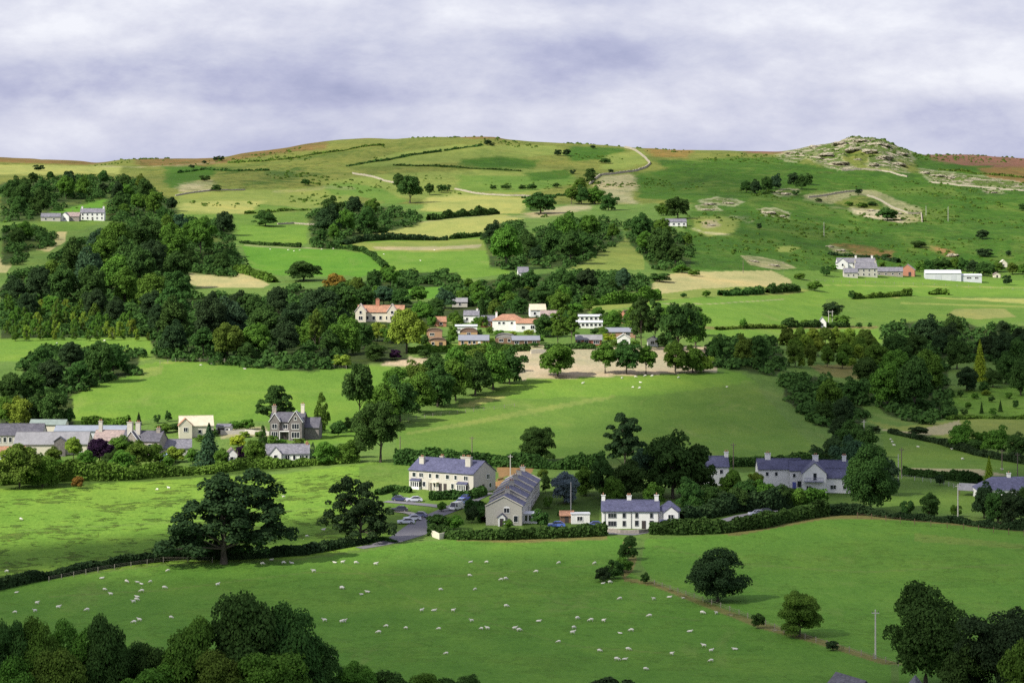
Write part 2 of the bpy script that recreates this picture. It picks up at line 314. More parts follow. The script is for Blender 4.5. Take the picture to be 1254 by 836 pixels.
# name, colour, polygon in photo pixels (its outline is carried onto the ground), rushes 0..1, rock 0..1
PAINT = [
 (MOOR, [(-400, 0), (860, 0), (860, 250), (-400, 250)], .35, 0),
 (HEATH, [(-400, 185), (0, 188), (110, 196), (150, 196), (110, 202), (0, 199), (-400, 199)], .3, 0),
 (HEATH, [(272, 194), (300, 184), (380, 170), (470, 165), (455, 178), (400, 183), (340, 189), (280, 197)], .5, 0),
 (HEATH, [(540, 165), (640, 165), (700, 174), (760, 178), (700, 181), (620, 176)], .4, 0),
 (PALE, [(-400, 202), (0, 202), (150, 204), (145, 213), (0, 214), (-400, 216)], .1, 0),
 (HEATH, [(160, 190), (260, 190), (285, 199), (240, 205), (170, 203)], .5, 0),
 (BRACK, [(197, 205), (235, 203), (266, 204), (262, 214), (225, 230), (205, 230)], .2, 0),
 (TAN, [(217, 226), (262, 220), (282, 222), (270, 232), (225, 240)], .5, .2),
 (MOOR, [(262, 205), (430, 196), (520, 196), (640, 200), (640, 232), (400, 238), (262, 232)], .6, 0),
 (DARKG, [(325, 210), (365, 210), (362, 216), (330, 216)], .5, 0),
 (YEL, [(215, 236), (300, 233), (430, 228), (440, 238), (420, 250), (380, 255), (378, 276), (290, 276), (285, 262), (215, 262)], .1, 0),
 (PALE, [(222, 249), (268, 246), (325, 246), (302, 262), (262, 261), (220, 258)], 0, 0),
 (PAST, [(286, 262), (300, 262), (320, 250), (378, 255), (376, 298), (290, 296)], .15, 0),
 (LIME, [(290, 275), (345, 276), (376, 277), (376, 299), (300, 296), (292, 290)], .05, 0),
 (PAST, [(205, 262), (286, 262), (290, 290), (240, 290)], .1, 0),
 (FRESH, [(57, 251), (100, 241), (130, 236), (130, 256), (95, 262), (58, 260)], 0, 0),
 (PAST, [(-400, 262), (0, 262), (130, 268), (100, 282), (60, 284), (0, 276), (-400, 280)], .1, 0),
 (FRESH, [(-400, 225), (0, 228), (8, 238), (0, 242), (-400, 240)], 0, 0),
 (STRAW, [(-400, 310), (0, 316), (18, 320), (8, 334), (-400, 340)], 0, 0),
 (STRAW, [(34, 303), (66, 298), (70, 284), (82, 284), (80, 296), (60, 308), (38, 306)], 0, 0),
 (FRESH, [(297, 300), (345, 302), (420, 306), (452, 312), (466, 322), (462, 335), (400, 338), (340, 337), (305, 326)], 0, 0),
 (STRAW, [(231, 331), (285, 332), (310, 338), (331, 348), (322, 352), (248, 352), (228, 347)], 0, 0),
 (LIME, [(-400, 412), (8, 414), (80, 414), (185, 413), (186, 440), (100, 444), (8, 442), (-400, 442)], .03, 0),
 (LIME, [(60, 500), (88, 482), (170, 447), (215, 440), (330, 443), (425, 450), (470, 450), (480, 500), (430, 530), (200, 530), (80, 520)], .03, 0),
 ((0.16, 0.23, 0.05), [(168, 452), (200, 447), (198, 458), (172, 464)], .1, 0),
 (MOOR, [(400, 170), (860, 170), (860, 215), (400, 222)], .35, 0),
 (YEL, [(400, 222), (480, 213), (600, 206), (700, 208), (700, 224), (640, 242), (540, 246), (430, 238), (400, 236)], .25, 0),
 (YEL, [(480, 188), (560, 176), (680, 178), (700, 188), (600, 196), (500, 204), (430, 203)], .2, 0),
 (PAST, [(560, 214), (640, 216), (700, 212), (705, 226), (640, 236), (560, 234)], .15, 0),
 (BRACK, [(562, 196), (620, 191), (660, 196), (655, 207), (600, 206), (562, 202)], .4, 0),
 (BRACK, [(690, 188), (705, 179), (760, 181), (768, 184), (740, 196), (700, 198)], .3, 0),
 (BRACK, [(640, 212), (695, 208), (700, 214), (690, 220), (650, 222)], .3, 0),
 (YEL, [(745, 190), (785, 184), (796, 198), (770, 206), (735, 208)], .1, 0),
 (PAST, [(400, 226), (425, 224), (470, 232), (500, 246), (480, 252), (440, 240), (400, 238)], .1, 0),
 (PALE, [(524, 242), (560, 238), (645, 243), (640, 262), (600, 262), (540, 264), (516, 258)], .05, 0),
 (PAST, [(520, 258), (600, 261), (560, 270), (520, 272)], .1, 0),
 (PALE, [(455, 286), (520, 271), (610, 263), (640, 268), (600, 282), (560, 292), (500, 291), (452, 288)], .05, 0),
 (LIME, [(400, 300), (415, 292), (500, 294), (592, 291), (600, 300), (620, 320), (624, 335), (570, 342), (500, 338), (470, 326), (440, 308)], .02, 0),
 (YEL, [(425, 297), (590, 293), (596, 306), (520, 309), (450, 307)], .03, 0),
 (TAN, [(455, 302), (540, 302), (590, 299), (588, 303), (520, 307), (460, 305)], .1, 0),
 (FRESH, [(400, 306), (450, 310), (475, 328), (440, 340), (400, 332)], 0, 0),
 (FRESH, [(490, 349), (550, 347), (548, 366), (492, 364)], 0, 0),
 (TAN, [(640, 262), (690, 252), (724, 250), (720, 256), (690, 262), (650, 266)], .1, .2),
 (YEL, [(690, 322), (720, 300), (762, 288), (790, 300), (788, 330), (700, 330)], .15, 0),
 (TAN, [(735, 216), (785, 212), (790, 226), (770, 236), (782, 250), (745, 248), (728, 228)], .3, .15),
 (BRACK, [(775, 212), (860, 205), (860, 250), (782, 242)], .3, 0),
 # the steep bracken hill on the right
 (BRACK, [(800, 195), (1000, 186), (1140, 190), (1254, 196), (1700, 196), (1700, 338), (1254, 340), (1100, 338), (960, 332), (820, 330), (850, 250)], .55, 0),
 (MOOR, [(780, 180), (960, 184), (960, 192), (800, 196)], .35, 0),
 ((0.21, 0.14, 0.04), [(790, 181), (850, 183), (842, 193), (800, 193)], .3, 0),
 (HEATHP, [(905, 183), (962, 184), (958, 188), (915, 188)], .3, 0),
 (HEATHP, [(1128, 187), (1254, 190), (1700, 190), (1700, 232), (1254, 226), (1210, 214), (1180, 204), (1140, 196)], .25, 0),
 (BRACK, [(1140, 197), (1180, 203), (1215, 204), (1200, 215), (1150, 210)], .4, 0),
 (HEATH, [(1195, 206), (1254, 205), (1400, 212), (1400, 228), (1254, 228), (1215, 222)], .3, 0),
 (MOOR, [(960, 190), (1000, 180), (1110, 185), (1130, 212), (1040, 208), (980, 200)], .6, .25),
 (ROCK, [(952, 192), (972, 182), (1000, 174), (1030, 166), (1085, 166), (1112, 184), (1118, 200), (1095, 192), (1070, 188), (1045, 182), (1030, 192), (1000, 186), (975, 198)], .5, 1),
 (ROCK, [(990, 192), (1015, 186), (1050, 206), (1030, 209), (1005, 201)], .3, 1),
 (ROCK, [(1066, 190), (1095, 192), (1112, 212), (1090, 206), (1068, 206)], .5, 1),
 (ROCK, [(1125, 206), (1150, 210), (1200, 216), (1254, 224), (1400, 232), (1400, 236), (1254, 231), (1180, 226), (1140, 222)], .7, 1),
 (TAN, [(985, 239), (1010, 237), (1044, 233), (1072, 233), (1100, 246), (1127, 256), (1128, 271), (1112, 273), (1096, 262), (1078, 246), (1060, 239), (1042, 240), (1020, 250), (1005, 248), (985, 243)], .4, .5),
 (MOOR, [(1022, 247), (1060, 240), (1078, 250), (1080, 262), (1050, 256), (1026, 254)], .7, .1),
 (ROCK, [(1040, 254), (1080, 258), (1112, 266), (1110, 274), (1076, 268), (1050, 262)], .6, .5),
 (ROCK, [(855, 246), (880, 241), (907, 246), (900, 252), (875, 250)], .4, .8),
 (ROCK, [(852, 252), (872, 250), (882, 258), (858, 258)], .4, .8),
 (ROCK, [(927, 256), (950, 256), (967, 262), (962, 267), (935, 263)], .4, .8),
 (ROCK, [(946, 236), (960, 231), (976, 232), (972, 240), (955, 240)], .5, .8),
 (ROCK, [(1203, 232), (1222, 232), (1224, 237), (1207, 237)], .3, 1),
 (YEL, [(850, 266), (880, 264), (905, 270), (900, 284), (868, 290), (846, 282)], .1, 0),
 (TAN, [(858, 272), (876, 268), (880, 276), (862, 280)], .2, .3),
 (YEL, [(950, 303), (966, 300), (980, 303), (968, 309), (952, 308)], .1, .2),
 (TAN, [(905, 312), (930, 314), (958, 320), (975, 328), (952, 330), (920, 324)], .5, .5),
 (TAN, [(1012, 300), (1036, 304), (1060, 310), (1050, 316), (1024, 310)], .7, .5),
 (HEATH, [(1016, 298), (1060, 300), (1095, 308), (1090, 318), (1050, 312)], .7, .1),
 (ORANGE, [(1140, 300), (1165, 306), (1174, 314), (1160, 314), (1146, 306)], .4, .3),
 (PAST, [(960, 331), (1100, 331), (1254, 332), (1254, 350), (960, 350)], .1, 0),
 # meadows below the farm
 (STRAW, [(812, 336), (850, 333), (945, 331), (968, 342), (970, 351), (900, 351), (840, 356), (790, 362), (796, 350)], .05, 0),
 (YEL, [(715, 374), (790, 362), (860, 353), (968, 350), (992, 356), (962, 361), (860, 363), (800, 369), (760, 378), (720, 380)], .05, 0),
 (LIME, [(715, 381), (760, 379), (800, 369), (860, 363), (962, 361), (1010, 354), (1014, 400), (900, 402), (860, 400), (760, 392)], .02, 0),
 (LIME, [(1000, 345), (1040, 338), (1254, 344), (1700, 346), (1700, 366), (1254, 364), (1130, 363), (1012, 366)], .04, 0),
 (PALE, [(1090, 364), (1254, 366), (1700, 366), (1700, 374), (1254, 372), (1100, 370)], .04, 0),
 (PAST, [(1012, 366), (1130, 364), (1254, 372), (1700, 374), (1700, 396), (1254, 394), (1150, 400), (1014, 400)], .08, 0),
 ((0.20, 0.22, 0.07), [(1170, 378), (1230, 378), (1245, 388), (1200, 391), (1160, 386)], .1, 0),
 (LIME, [(1120, 356), (1254, 355), (1254, 362), (1150, 362)], 0, 0),
 (LIME, [(860, 404), (1000, 402), (1075, 402), (1080, 420), (940, 422), (870, 418)], .02, 0),
 (VERGE, [(860, 400), (1075, 399), (1075, 402), (860, 403)], .2, 0),
 # caravan park and beige field
 (DULL, [(400, 385), (860, 380), (860, 428), (400, 445)], .2, 0),
 (SOIL, [(632, 429), (700, 426), (870, 424), (880, 455), (760, 460), (640, 466), (625, 450)], .05, 0),
 (SOIL, [(448, 440), (470, 436), (505, 437), (532, 441), (515, 448), (470, 447)], .1, 0),
 (LIME, [(425, 445), (470, 448), (495, 452), (480, 470), (425, 470)], .05, 0),
 (TAN, [(640, 422), (668, 422), (664, 430), (642, 430)], .1, 0),
 # middle field
 (PAST, [(485, 532), (520, 512), (560, 496), (600, 482), (645, 464), (760, 461), (905, 455), (930, 470), (975, 492), (1010, 520), (1020, 545), (1010, 563), (900, 566), (640, 562), (486, 560)], .06, 0),
 (LIME, [(640, 466), (760, 461), (905, 455), (925, 468), (800, 484), (640, 488), (590, 488)], .03, 0),
 ((0.155, 0.215, 0.050), [(495, 530), (560, 518), (640, 502), (730, 487), (756, 484), (740, 490), (660, 505), (560, 523), (500, 532)], .1, 0),
 (PALE, [(560, 497), (600, 484), (620, 486), (580, 498)], .1, 0),
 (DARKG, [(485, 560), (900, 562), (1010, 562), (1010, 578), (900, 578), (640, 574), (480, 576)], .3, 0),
 # right-hand side fields
 (DULL, [(930, 425), (1400, 425), (1400, 640), (1010, 640), (1010, 560), (930, 480)], .2, 0),
 (VERGE, [(990, 447), (1052, 446), (1054, 464), (1015, 462)], .1, 0),
 (LIME, [(1165, 478), (1254, 472), (1700, 472), (1700, 512), (1254, 512), (1168, 512)], .3, 0),
 (YEL, [(1060, 514), (1100, 522), (1180, 513), (1254, 514), (1700, 516), (1700, 545), (1254, 548), (1160, 538), (1100, 532)], .05, 0),
 (TAN, [(1062, 522), (1110, 528), (1150, 520), (1175, 514), (1180, 530), (1120, 534)], .1, 0),
 (PAST, [(1080, 528), (1150, 534), (1220, 552), (1254, 560), (1700, 600), (1700, 600), (1254, 590), (1120, 576), (1085, 570)], .08, 0),
 (TAN, [(1100, 572), (1200, 574), (1240, 582), (1130, 582)], .1, 0),
 (PAST, [(1080, 586), (1110, 582), (1170, 596), (1210, 604), (1195, 628), (1100, 630), (1075, 620)], .12, 0),
 # the left mid field with rushes, front pastures
 ((0.135, 0.245, 0.034), [(-400, 596), (0, 592), (200, 586), (330, 582), (440, 568), (500, 560), (504, 600), (480, 630), (480, 660), (440, 672), (360, 684), (200, 690), (60, 706), (-400, 760)], 1.0, 0),
 (PAST, [(440, 570), (500, 562), (506, 596), (478, 628), (455, 632), (440, 600)], .25, 0),
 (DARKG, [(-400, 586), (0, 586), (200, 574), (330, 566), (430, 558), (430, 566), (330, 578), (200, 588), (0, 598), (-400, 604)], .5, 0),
 (DULL, [(0, 530), (200, 512), (440, 520), (470, 560), (330, 570), (200, 575), (0, 580)], .2, 0),
 (LIME, [(358, 532), (400, 520), (438, 520), (440, 540), (400, 545), (360, 545)], .1, 0),
 (TAN, [(265, 525), (325, 522), (330, 534), (270, 536)], .1, 0),
 (FRONT, [(-400, 742), (60, 708), (200, 692), (360, 686), (440, 676), (500, 664), (560, 660), (640, 660), (745, 656), (765, 660), (772, 700), (800, 716), (870, 740), (930, 766), (1000, 784), (1090, 815), (1130, 1500), (-400, 1500)], .20, 0),
 (FRONT, [(790, 660), (880, 655), (950, 645), (1010, 634), (1100, 636), (1254, 650), (1700, 690), (1700, 1500), (1130, 1500), (1100, 812), (1000, 780), (930, 758), (880, 738), (800, 710), (785, 690)], .22, 0),
 ((0.13, 0.21, 0.04), [(1120, 652), (1254, 666), (1254, 672), (1120, 662)], .5, 0),
 (VERGE, [(880, 652), (950, 640), (1010, 628), (1100, 629), (1254, 642), (1254, 650), (1100, 636), (1010, 635), (950, 646), (900, 656)], .3, 0),
 (VERGE, [(762, 706), (800, 712), (870, 739), (930, 761), (1000, 781), (1080, 806), (1110, 814), (1080, 813), (1000, 788), (930, 769), (870, 745), (800, 717), (765, 711)], .7, .45),
 (VERGE, [(762, 662), (770, 662), (780, 684), (774, 700), (764, 708), (758, 702), (770, 684)], .7, .3),
 (VERGE, [(560, 654), (740, 652), (745, 660), (640, 664), (560, 662)], .3, 0),
 # gardens round the houses
 (PAST, [(456, 600), (505, 600), (580, 606), (600, 612), (592, 650), (500, 650), (480, 640), (452, 668)], .04, 0),
 (ORANGE, [(608, 572), (655, 568), (650, 580), (610, 584)], .1, 0),
 (ORANGE, [(594, 592), (618, 586), (612, 596), (596, 600)], .1, 0),
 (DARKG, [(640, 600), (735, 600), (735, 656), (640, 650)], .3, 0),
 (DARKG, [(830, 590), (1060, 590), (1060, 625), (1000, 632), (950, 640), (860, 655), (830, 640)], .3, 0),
]
STREAKS = [
 ((0.125, 0.195, 0.045), [(60, 730), (200, 722), (380, 700), (560, 705), (740, 690)], .9), ((0.125, 0.195, 0.045), [(420, 690), (520, 740), (700, 790), (820, 800)], .8), ((0.12, 0.19, 0.045), [(540, 668), (600, 700), (690, 740), (860, 760)], .8),
 ((0.12, 0.19, 0.045), [(800, 668), (900, 690), (1060, 700), (1254, 690)], .9), ((0.13, 0.20, 0.045), [(20, 650), (200, 640), (400, 620)], .9),  # narrow strips: colour, line, half width in photo pixels
 (DARKG, [(425, 203), (500, 190), (545, 184), (588, 178)], 1.1), (DARKG, [(480, 202), (520, 203), (580, 206), (640, 209)], .9),
 (DARKG, [(262, 206), (330, 200), (400, 190), (480, 178)], .9), (DARKG, [(530, 205), (546, 213)], .8),
 (TAN, [(340, 236), (400, 230), (430, 231)], .8), (BRACK, [(300, 226), (345, 222)], 1.5),
 (TAN, [(452, 288), (510, 273), (560, 266), (612, 262)], .8), (TAN, [(690, 262), (660, 266), (620, 266)], .9),
 (TAN, [(120, 203), (180, 205), (240, 201), (270, 199)], .7), (YEL, [(880, 265), (903, 266), (916, 270)], .9), (ROCK, [(895, 265), (914, 267), (916, 272)], 1.1),
 (ROCK, [(850, 280), (862, 285), (892, 287)], .9), (VERGE, [(290, 262), (378, 258)], .7), (TAN, [(1022, 254), (1046, 256)], .8),
 ((0.135, 0.225, 0.040), [(90, 497), (250, 482), (420, 479)], 1.8), (PALE, [(1104, 371), (1254, 376)], 1.0), (TAN, [(400, 278), (440, 283)], .7),
 (TAN, [(300, 300), (345, 303), (400, 304)], .8), (YEL, [(700, 240), (730, 234)], .8), (PALE, [(1000, 349), (1254, 352)], .6),
 (PALE, [(196, 445), (240, 441), (420, 449)], .9), (TAN, [(800, 372), (868, 372), (960, 366)], .6),
]
def make_ground():
    # rows (distance) and columns (bearing); spacing follows what the valley needs, finer towards the houses
    rows = [0.5, 4, 9, 16, 26, 40, 60, 90, 130, 180, 240, 300, 360, 410, 440]
    d = 460.0
    while d < 2850:
        rows.append(d); d += min(max(1.15 * (d / 500.0) ** 2.0, 1.1), 6.0)
    rows += [2900, 2980, 3100, 3400, 3900, 4600, 5600, 7000, 9000]
    rows = np.array(rows)
    cols = np.concatenate([[-1600, -1200, -900, -700, -550, -430, -340, -270, -210, -160, -120, -90, -66, -46, -30, -18], np.arange(-8, 1264, 1.9), [1274, 1288, 1306, 1330, 1360, 1400, 1450, 1520, 1610, 1720, 1850, 2000, 2250, 2700]])
    D, U = np.meshgrid(rows, cols, indexing='ij')
    X = (U - UC) / F * D
    X[0:8] = np.linspace(-1, 1, len(cols))[None, :] * (rows[0:8, None] * 0.8 + 12)
    Z = HB(X, D); nr, nc = D.shape
    verts = np.stack([X, D, Z], -1).reshape(-1, 3)
    # a tail of ground behind the eye
    idx = np.arange(nr * nc).reshape(nr, nc)
    quads = np.stack([idx[:-1, :-1], idx[:-1, 1:], idx[1:, 1:], idx[1:, :-1]], -1).reshape(-1, 4)
    me = bpy.data.meshes.new('ground'); me.vertices.add(len(verts)); me.vertices.foreach_set('co', verts.astype(np.float32).ravel())
    me.loops.add(quads.size); me.loops.foreach_set('vertex_index', quads.astype(np.int32).ravel())
    me.polygons.add(len(quads)); me.polygons.foreach_set('loop_start', np.arange(0, quads.size, 4, dtype=np.int32))
    me.polygons.foreach_set('use_smooth', np.ones(len(quads), bool)); me.update(calc_edges=True)
    pu = U.ravel().copy(); pv = (VH + F * (ZC - Z) / np.maximum(D, 1)).ravel()
    # outlines wander a little, as field edges do; on the open hill one kind of growth runs raggedly into the next
    wx, wy = X.ravel(), D.ravel(); base = np.tile(np.array(DULL), (len(pu), 1))
    hillz = sstep(1650, 2000, wy); acc_c = 0; acc_t = 0; acc_r = 0; NS = 4
    for s in range(NS):
        ju = (1.3 + 9.0 * hillz); jv = (0.7 + 1.9 * hillz)
        pu2 = pu + ju * (fbm(wx / 45 + 31 * s * hillz, wy / 60, 4) + .5 * fbm(wx / 9 + 13 * s, wy / 12, 2)); pv2 = pv + jv * (fbm(wx / 50 + 50 + 23 * s * hillz, wy / 70, 4) + .6 * fbm(wx / 8 + 7 * s, wy / 14, 2))
        col = base.copy(); tuft = np.full(len(pu), 0.2); rock = np.zeros(len(pu))
        for c, poly, tf, rk in PAINT:
            a = np.array(poly); m = (pu2 >= a[:, 0].min()) & (pu2 <= a[:, 0].max()) & (pv2 >= a[:, 1].min()) & (pv2 <= a[:, 1].max())
            if not m.any(): continue
            ii = np.nonzero(m)[0]; jj = ii[inpoly(pu2[ii], pv2[ii], poly)]
            col[jj] = c; tuft[jj] = tf; rock[jj] = rk
        for c, pts, w in STREAKS:
            k = bandmask(pu2, pv2, pts, w)[:, None]; k = k * (0.55 + .45 * (s % 2)); col = col * (1 - k) + np.array(c) * k
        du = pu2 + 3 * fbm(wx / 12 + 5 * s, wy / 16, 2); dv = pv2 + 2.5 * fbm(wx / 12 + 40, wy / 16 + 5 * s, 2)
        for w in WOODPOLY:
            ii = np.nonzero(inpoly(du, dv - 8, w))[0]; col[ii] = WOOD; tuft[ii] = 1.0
        acc_c = acc_c + col / NS; acc_t = acc_t + tuft / NS; acc_r = acc_r + rock / NS
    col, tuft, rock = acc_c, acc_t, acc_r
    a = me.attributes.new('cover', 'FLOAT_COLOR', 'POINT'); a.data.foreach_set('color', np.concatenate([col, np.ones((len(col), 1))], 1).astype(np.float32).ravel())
    a = me.attributes.new('rough_growth', 'FLOAT', 'POINT'); a.data.foreach_set('value', tuft.astype(np.float32))
    a = me.attributes.new('rockiness', 'FLOAT', 'POINT'); a.data.foreach_set('value', rock.astype(np.float32))
    me.materials.append(ground_mat())
    o = bpy.data.objects.new('ground', me); link(o); props(o, 'green pastures, moor and bracken hillside of the valley', None, None, 'structure')
    return o
def mapz(nt, v, s):
    mp = nd(nt, 'ShaderNodeMapping'); mp.inputs['Scale'].default_value = s; nt.links.new(v, mp.inputs[0]); return mp.outputs[0]
def ground_mat():
    m = bpy.data.materials.new('pasture'); m.use_nodes = True; nt = m.node_tree; b = nt.nodes['Principled BSDF']
    b.inputs['Roughness'].default_value = 0.95; b.inputs['Specular IOR Level'].default_value = 0.05
    g = nd(nt, 'ShaderNodeNewGeometry'); P = g.outputs['Position']
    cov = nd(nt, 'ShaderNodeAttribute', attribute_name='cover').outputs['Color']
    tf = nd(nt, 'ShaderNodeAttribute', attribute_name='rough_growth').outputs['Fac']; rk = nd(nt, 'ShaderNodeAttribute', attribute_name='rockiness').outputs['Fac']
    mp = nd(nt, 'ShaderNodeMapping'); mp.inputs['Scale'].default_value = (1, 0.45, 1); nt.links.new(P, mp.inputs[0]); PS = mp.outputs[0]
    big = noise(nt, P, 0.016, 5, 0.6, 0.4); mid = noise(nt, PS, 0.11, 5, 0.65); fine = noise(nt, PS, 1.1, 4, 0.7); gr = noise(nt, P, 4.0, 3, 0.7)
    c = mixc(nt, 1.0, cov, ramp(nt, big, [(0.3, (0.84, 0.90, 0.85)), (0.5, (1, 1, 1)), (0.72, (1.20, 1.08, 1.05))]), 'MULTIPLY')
    c = mixc(nt, 1.0, c, ramp(nt, mid, [(0.3, (0.85, 0.90, 0.86)), (0.5, (1, 1, 1)), (0.7, (1.14, 1.07, 1.05))]), 'MULTIPLY')
    c = mixc(nt, mathn(nt, 'ADD', 0.6, mathn(nt, 'MULTIPLY', tf, 0.4)), c, ramp(nt, fine, [(0.28, (0.74, 0.80, 0.74)), (0.5, (1, 1, 1)), (0.72, (1.26, 1.20, 1.15))]), 'MULTIPLY')
    c = mixc(nt, 0.6, c, ramp(nt, gr, [(0.3, (0.66, 0.7, 0.6)), (0.5, (1, 1, 1)), (0.7, (1.35, 1.3, 1.2))]), 'MULTIPLY')
    # worn strips and thin patches that show the drier sward
    dry = ramp(nt, noise(nt, PS, 0.045, 6, 0.7, 1.0), [(0.56, 0.0), (0.70, 0.55)])
    c = mixc(nt, mathn(nt, 'MULTIPLY', mathn(nt, 'MULTIPLY', dry, 0.5), mathn(nt, 'SUBTRACT', 1.0, tf, True)), c, (0.24, 0.26, 0.085))
    # the open hill: bracken in darker and lighter stands, dead fronds, thin turf on the knolls
    h1 = noise(nt, mapz(nt, P, (1, 0.55, 1)), 0.022, 7, 0.68, 0.8); h2 = noise(nt, P, 0.06, 5, 0.7, 0.3)
    sy = nd(nt, 'ShaderNodeSeparateXYZ'); nt.links.new(P, sy.inputs[0])
    hm = mathn(nt, 'MULTIPLY', mathn(nt, 'MULTIPLY', tf, 1.5, True), mathn(nt, 'GREATER_THAN', sy.outputs[1], 1450.0))
    c = mixc(nt, mathn(nt, 'MULTIPLY', hm, ramp(nt, h1, [(0.53, 0.0), (0.63, 0.55)])), c, (0.140, 0.185, 0.038))
    c = mixc(nt, mathn(nt, 'MULTIPLY', hm, ramp(nt, h1, [(0.38, 0.8), (0.49, 0.0)])), c, (0.030, 0.078, 0.012))
    c = mixc(nt, mathn(nt, 'MULTIPLY', hm, ramp(nt, h2, [(0.60, 0.0), (0.70, 0.5)])), c, (0.15, 0.115, 0.045))
    h3 = noise(nt, mapz(nt, P, (1, 0.8, 1)), 0.13, 5, 0.7, 0.4)
    c = mixc(nt, mathn(nt, 'MULTIPLY', hm, ramp(nt, h3, [(0.53, 0.0), (0.62, 0.6)])), c, (0.030, 0.070, 0.012))
    c = mixc(nt, mathn(nt, 'MULTIPLY', hm, ramp(nt, h3, [(0.36, 0.5), (0.45, 0.0)])), c, (0.10, 0.175, 0.03))
    # rushes, bracken and scrub tufts
    t1 = noise(nt, P, 0.22, 6, 0.7, 0.5); t2 = noise(nt, P, 0.05, 4, 0.6)
    th = mathn(nt, 'ADD', mathn(nt, 'MULTIPLY', t1, 0.6), mathn(nt, 'MULTIPLY', t2, 0.4))
    tm = ramp(nt, th, [(0.535, 0.0), (0.575, 1.0)])
    tm = mathn(nt, 'MULTIPLY', tm, tf, True)
    tc = ramp(nt, noise(nt, P, 0.5, 4, 0.7), [(0.35, (0.030, 0.062, 0.012)), (0.55, (0.070, 0.105, 0.020)), (0.7, (0.14, 0.125, 0.035))])
    c = mixc(nt, mathn(nt, 'MULTIPLY', tm, 0.72), c, tc)
    # outcrops
    rn = noise(nt, P, 0.09, 8, 0.72, 0.3); rsel = ramp(nt, mathn(nt, 'ADD', rn, mathn(nt, 'MULTIPLY', rk, 0.165)), [(0.675, 0.0), (0.69, 1.0)])
    rsel = mathn(nt, 'MULTIPLY', rsel, mathn(nt, 'MULTIPLY', rk, 1.6, True), True)
    vo = nd(nt, 'ShaderNodeTexVoronoi', feature='DISTANCE_TO_EDGE'); vo.inputs['Scale'].default_value = 0.16; nt.links.new(P, vo.inputs['Vector'])
    rc = ramp(nt, noise(nt, P, 0.28, 7, 0.8), [(0.3, (0.10, 0.09, 0.07)), (0.48, (0.33, 0.30, 0.20)), (0.68, (0.58, 0.53, 0.39))])
    rc = mixc(nt, 1.0, rc, ramp(nt, vo.outputs['Distance'], [(0.0, 0.35), (0.06, 1.0)]), 'MULTIPLY')
    grass = mixc(nt, ramp(nt, rk, [(0.4, 0.0), (0.75, 1.0)]), c, (0.085, 0.13, 0.028))
    c = mixc(nt, rsel, grass, rc)
    nt.links.new(c, b.inputs['Base Color'])
    hgt = mathn(nt, 'ADD', mathn(nt, 'MULTIPLY', fine, 0.25), mathn(nt, 'ADD', mathn(nt, 'MULTIPLY', tm, 0.8), mathn(nt, 'MULTIPLY', rsel, 3.5)))
    hgt = mathn(nt, 'ADD', hgt, mathn(nt, 'MULTIPLY', mid, 0.9))
    bp = nd(nt, 'ShaderNodeBump'); bp.inputs['Strength'].default_value = 0.7; bp.inputs['Distance'].default_value = 1.0
    nt.links.new(hgt, bp.inputs['Height']); nt.links.new(bp.outputs[0], b.inputs['Normal'])
    return m

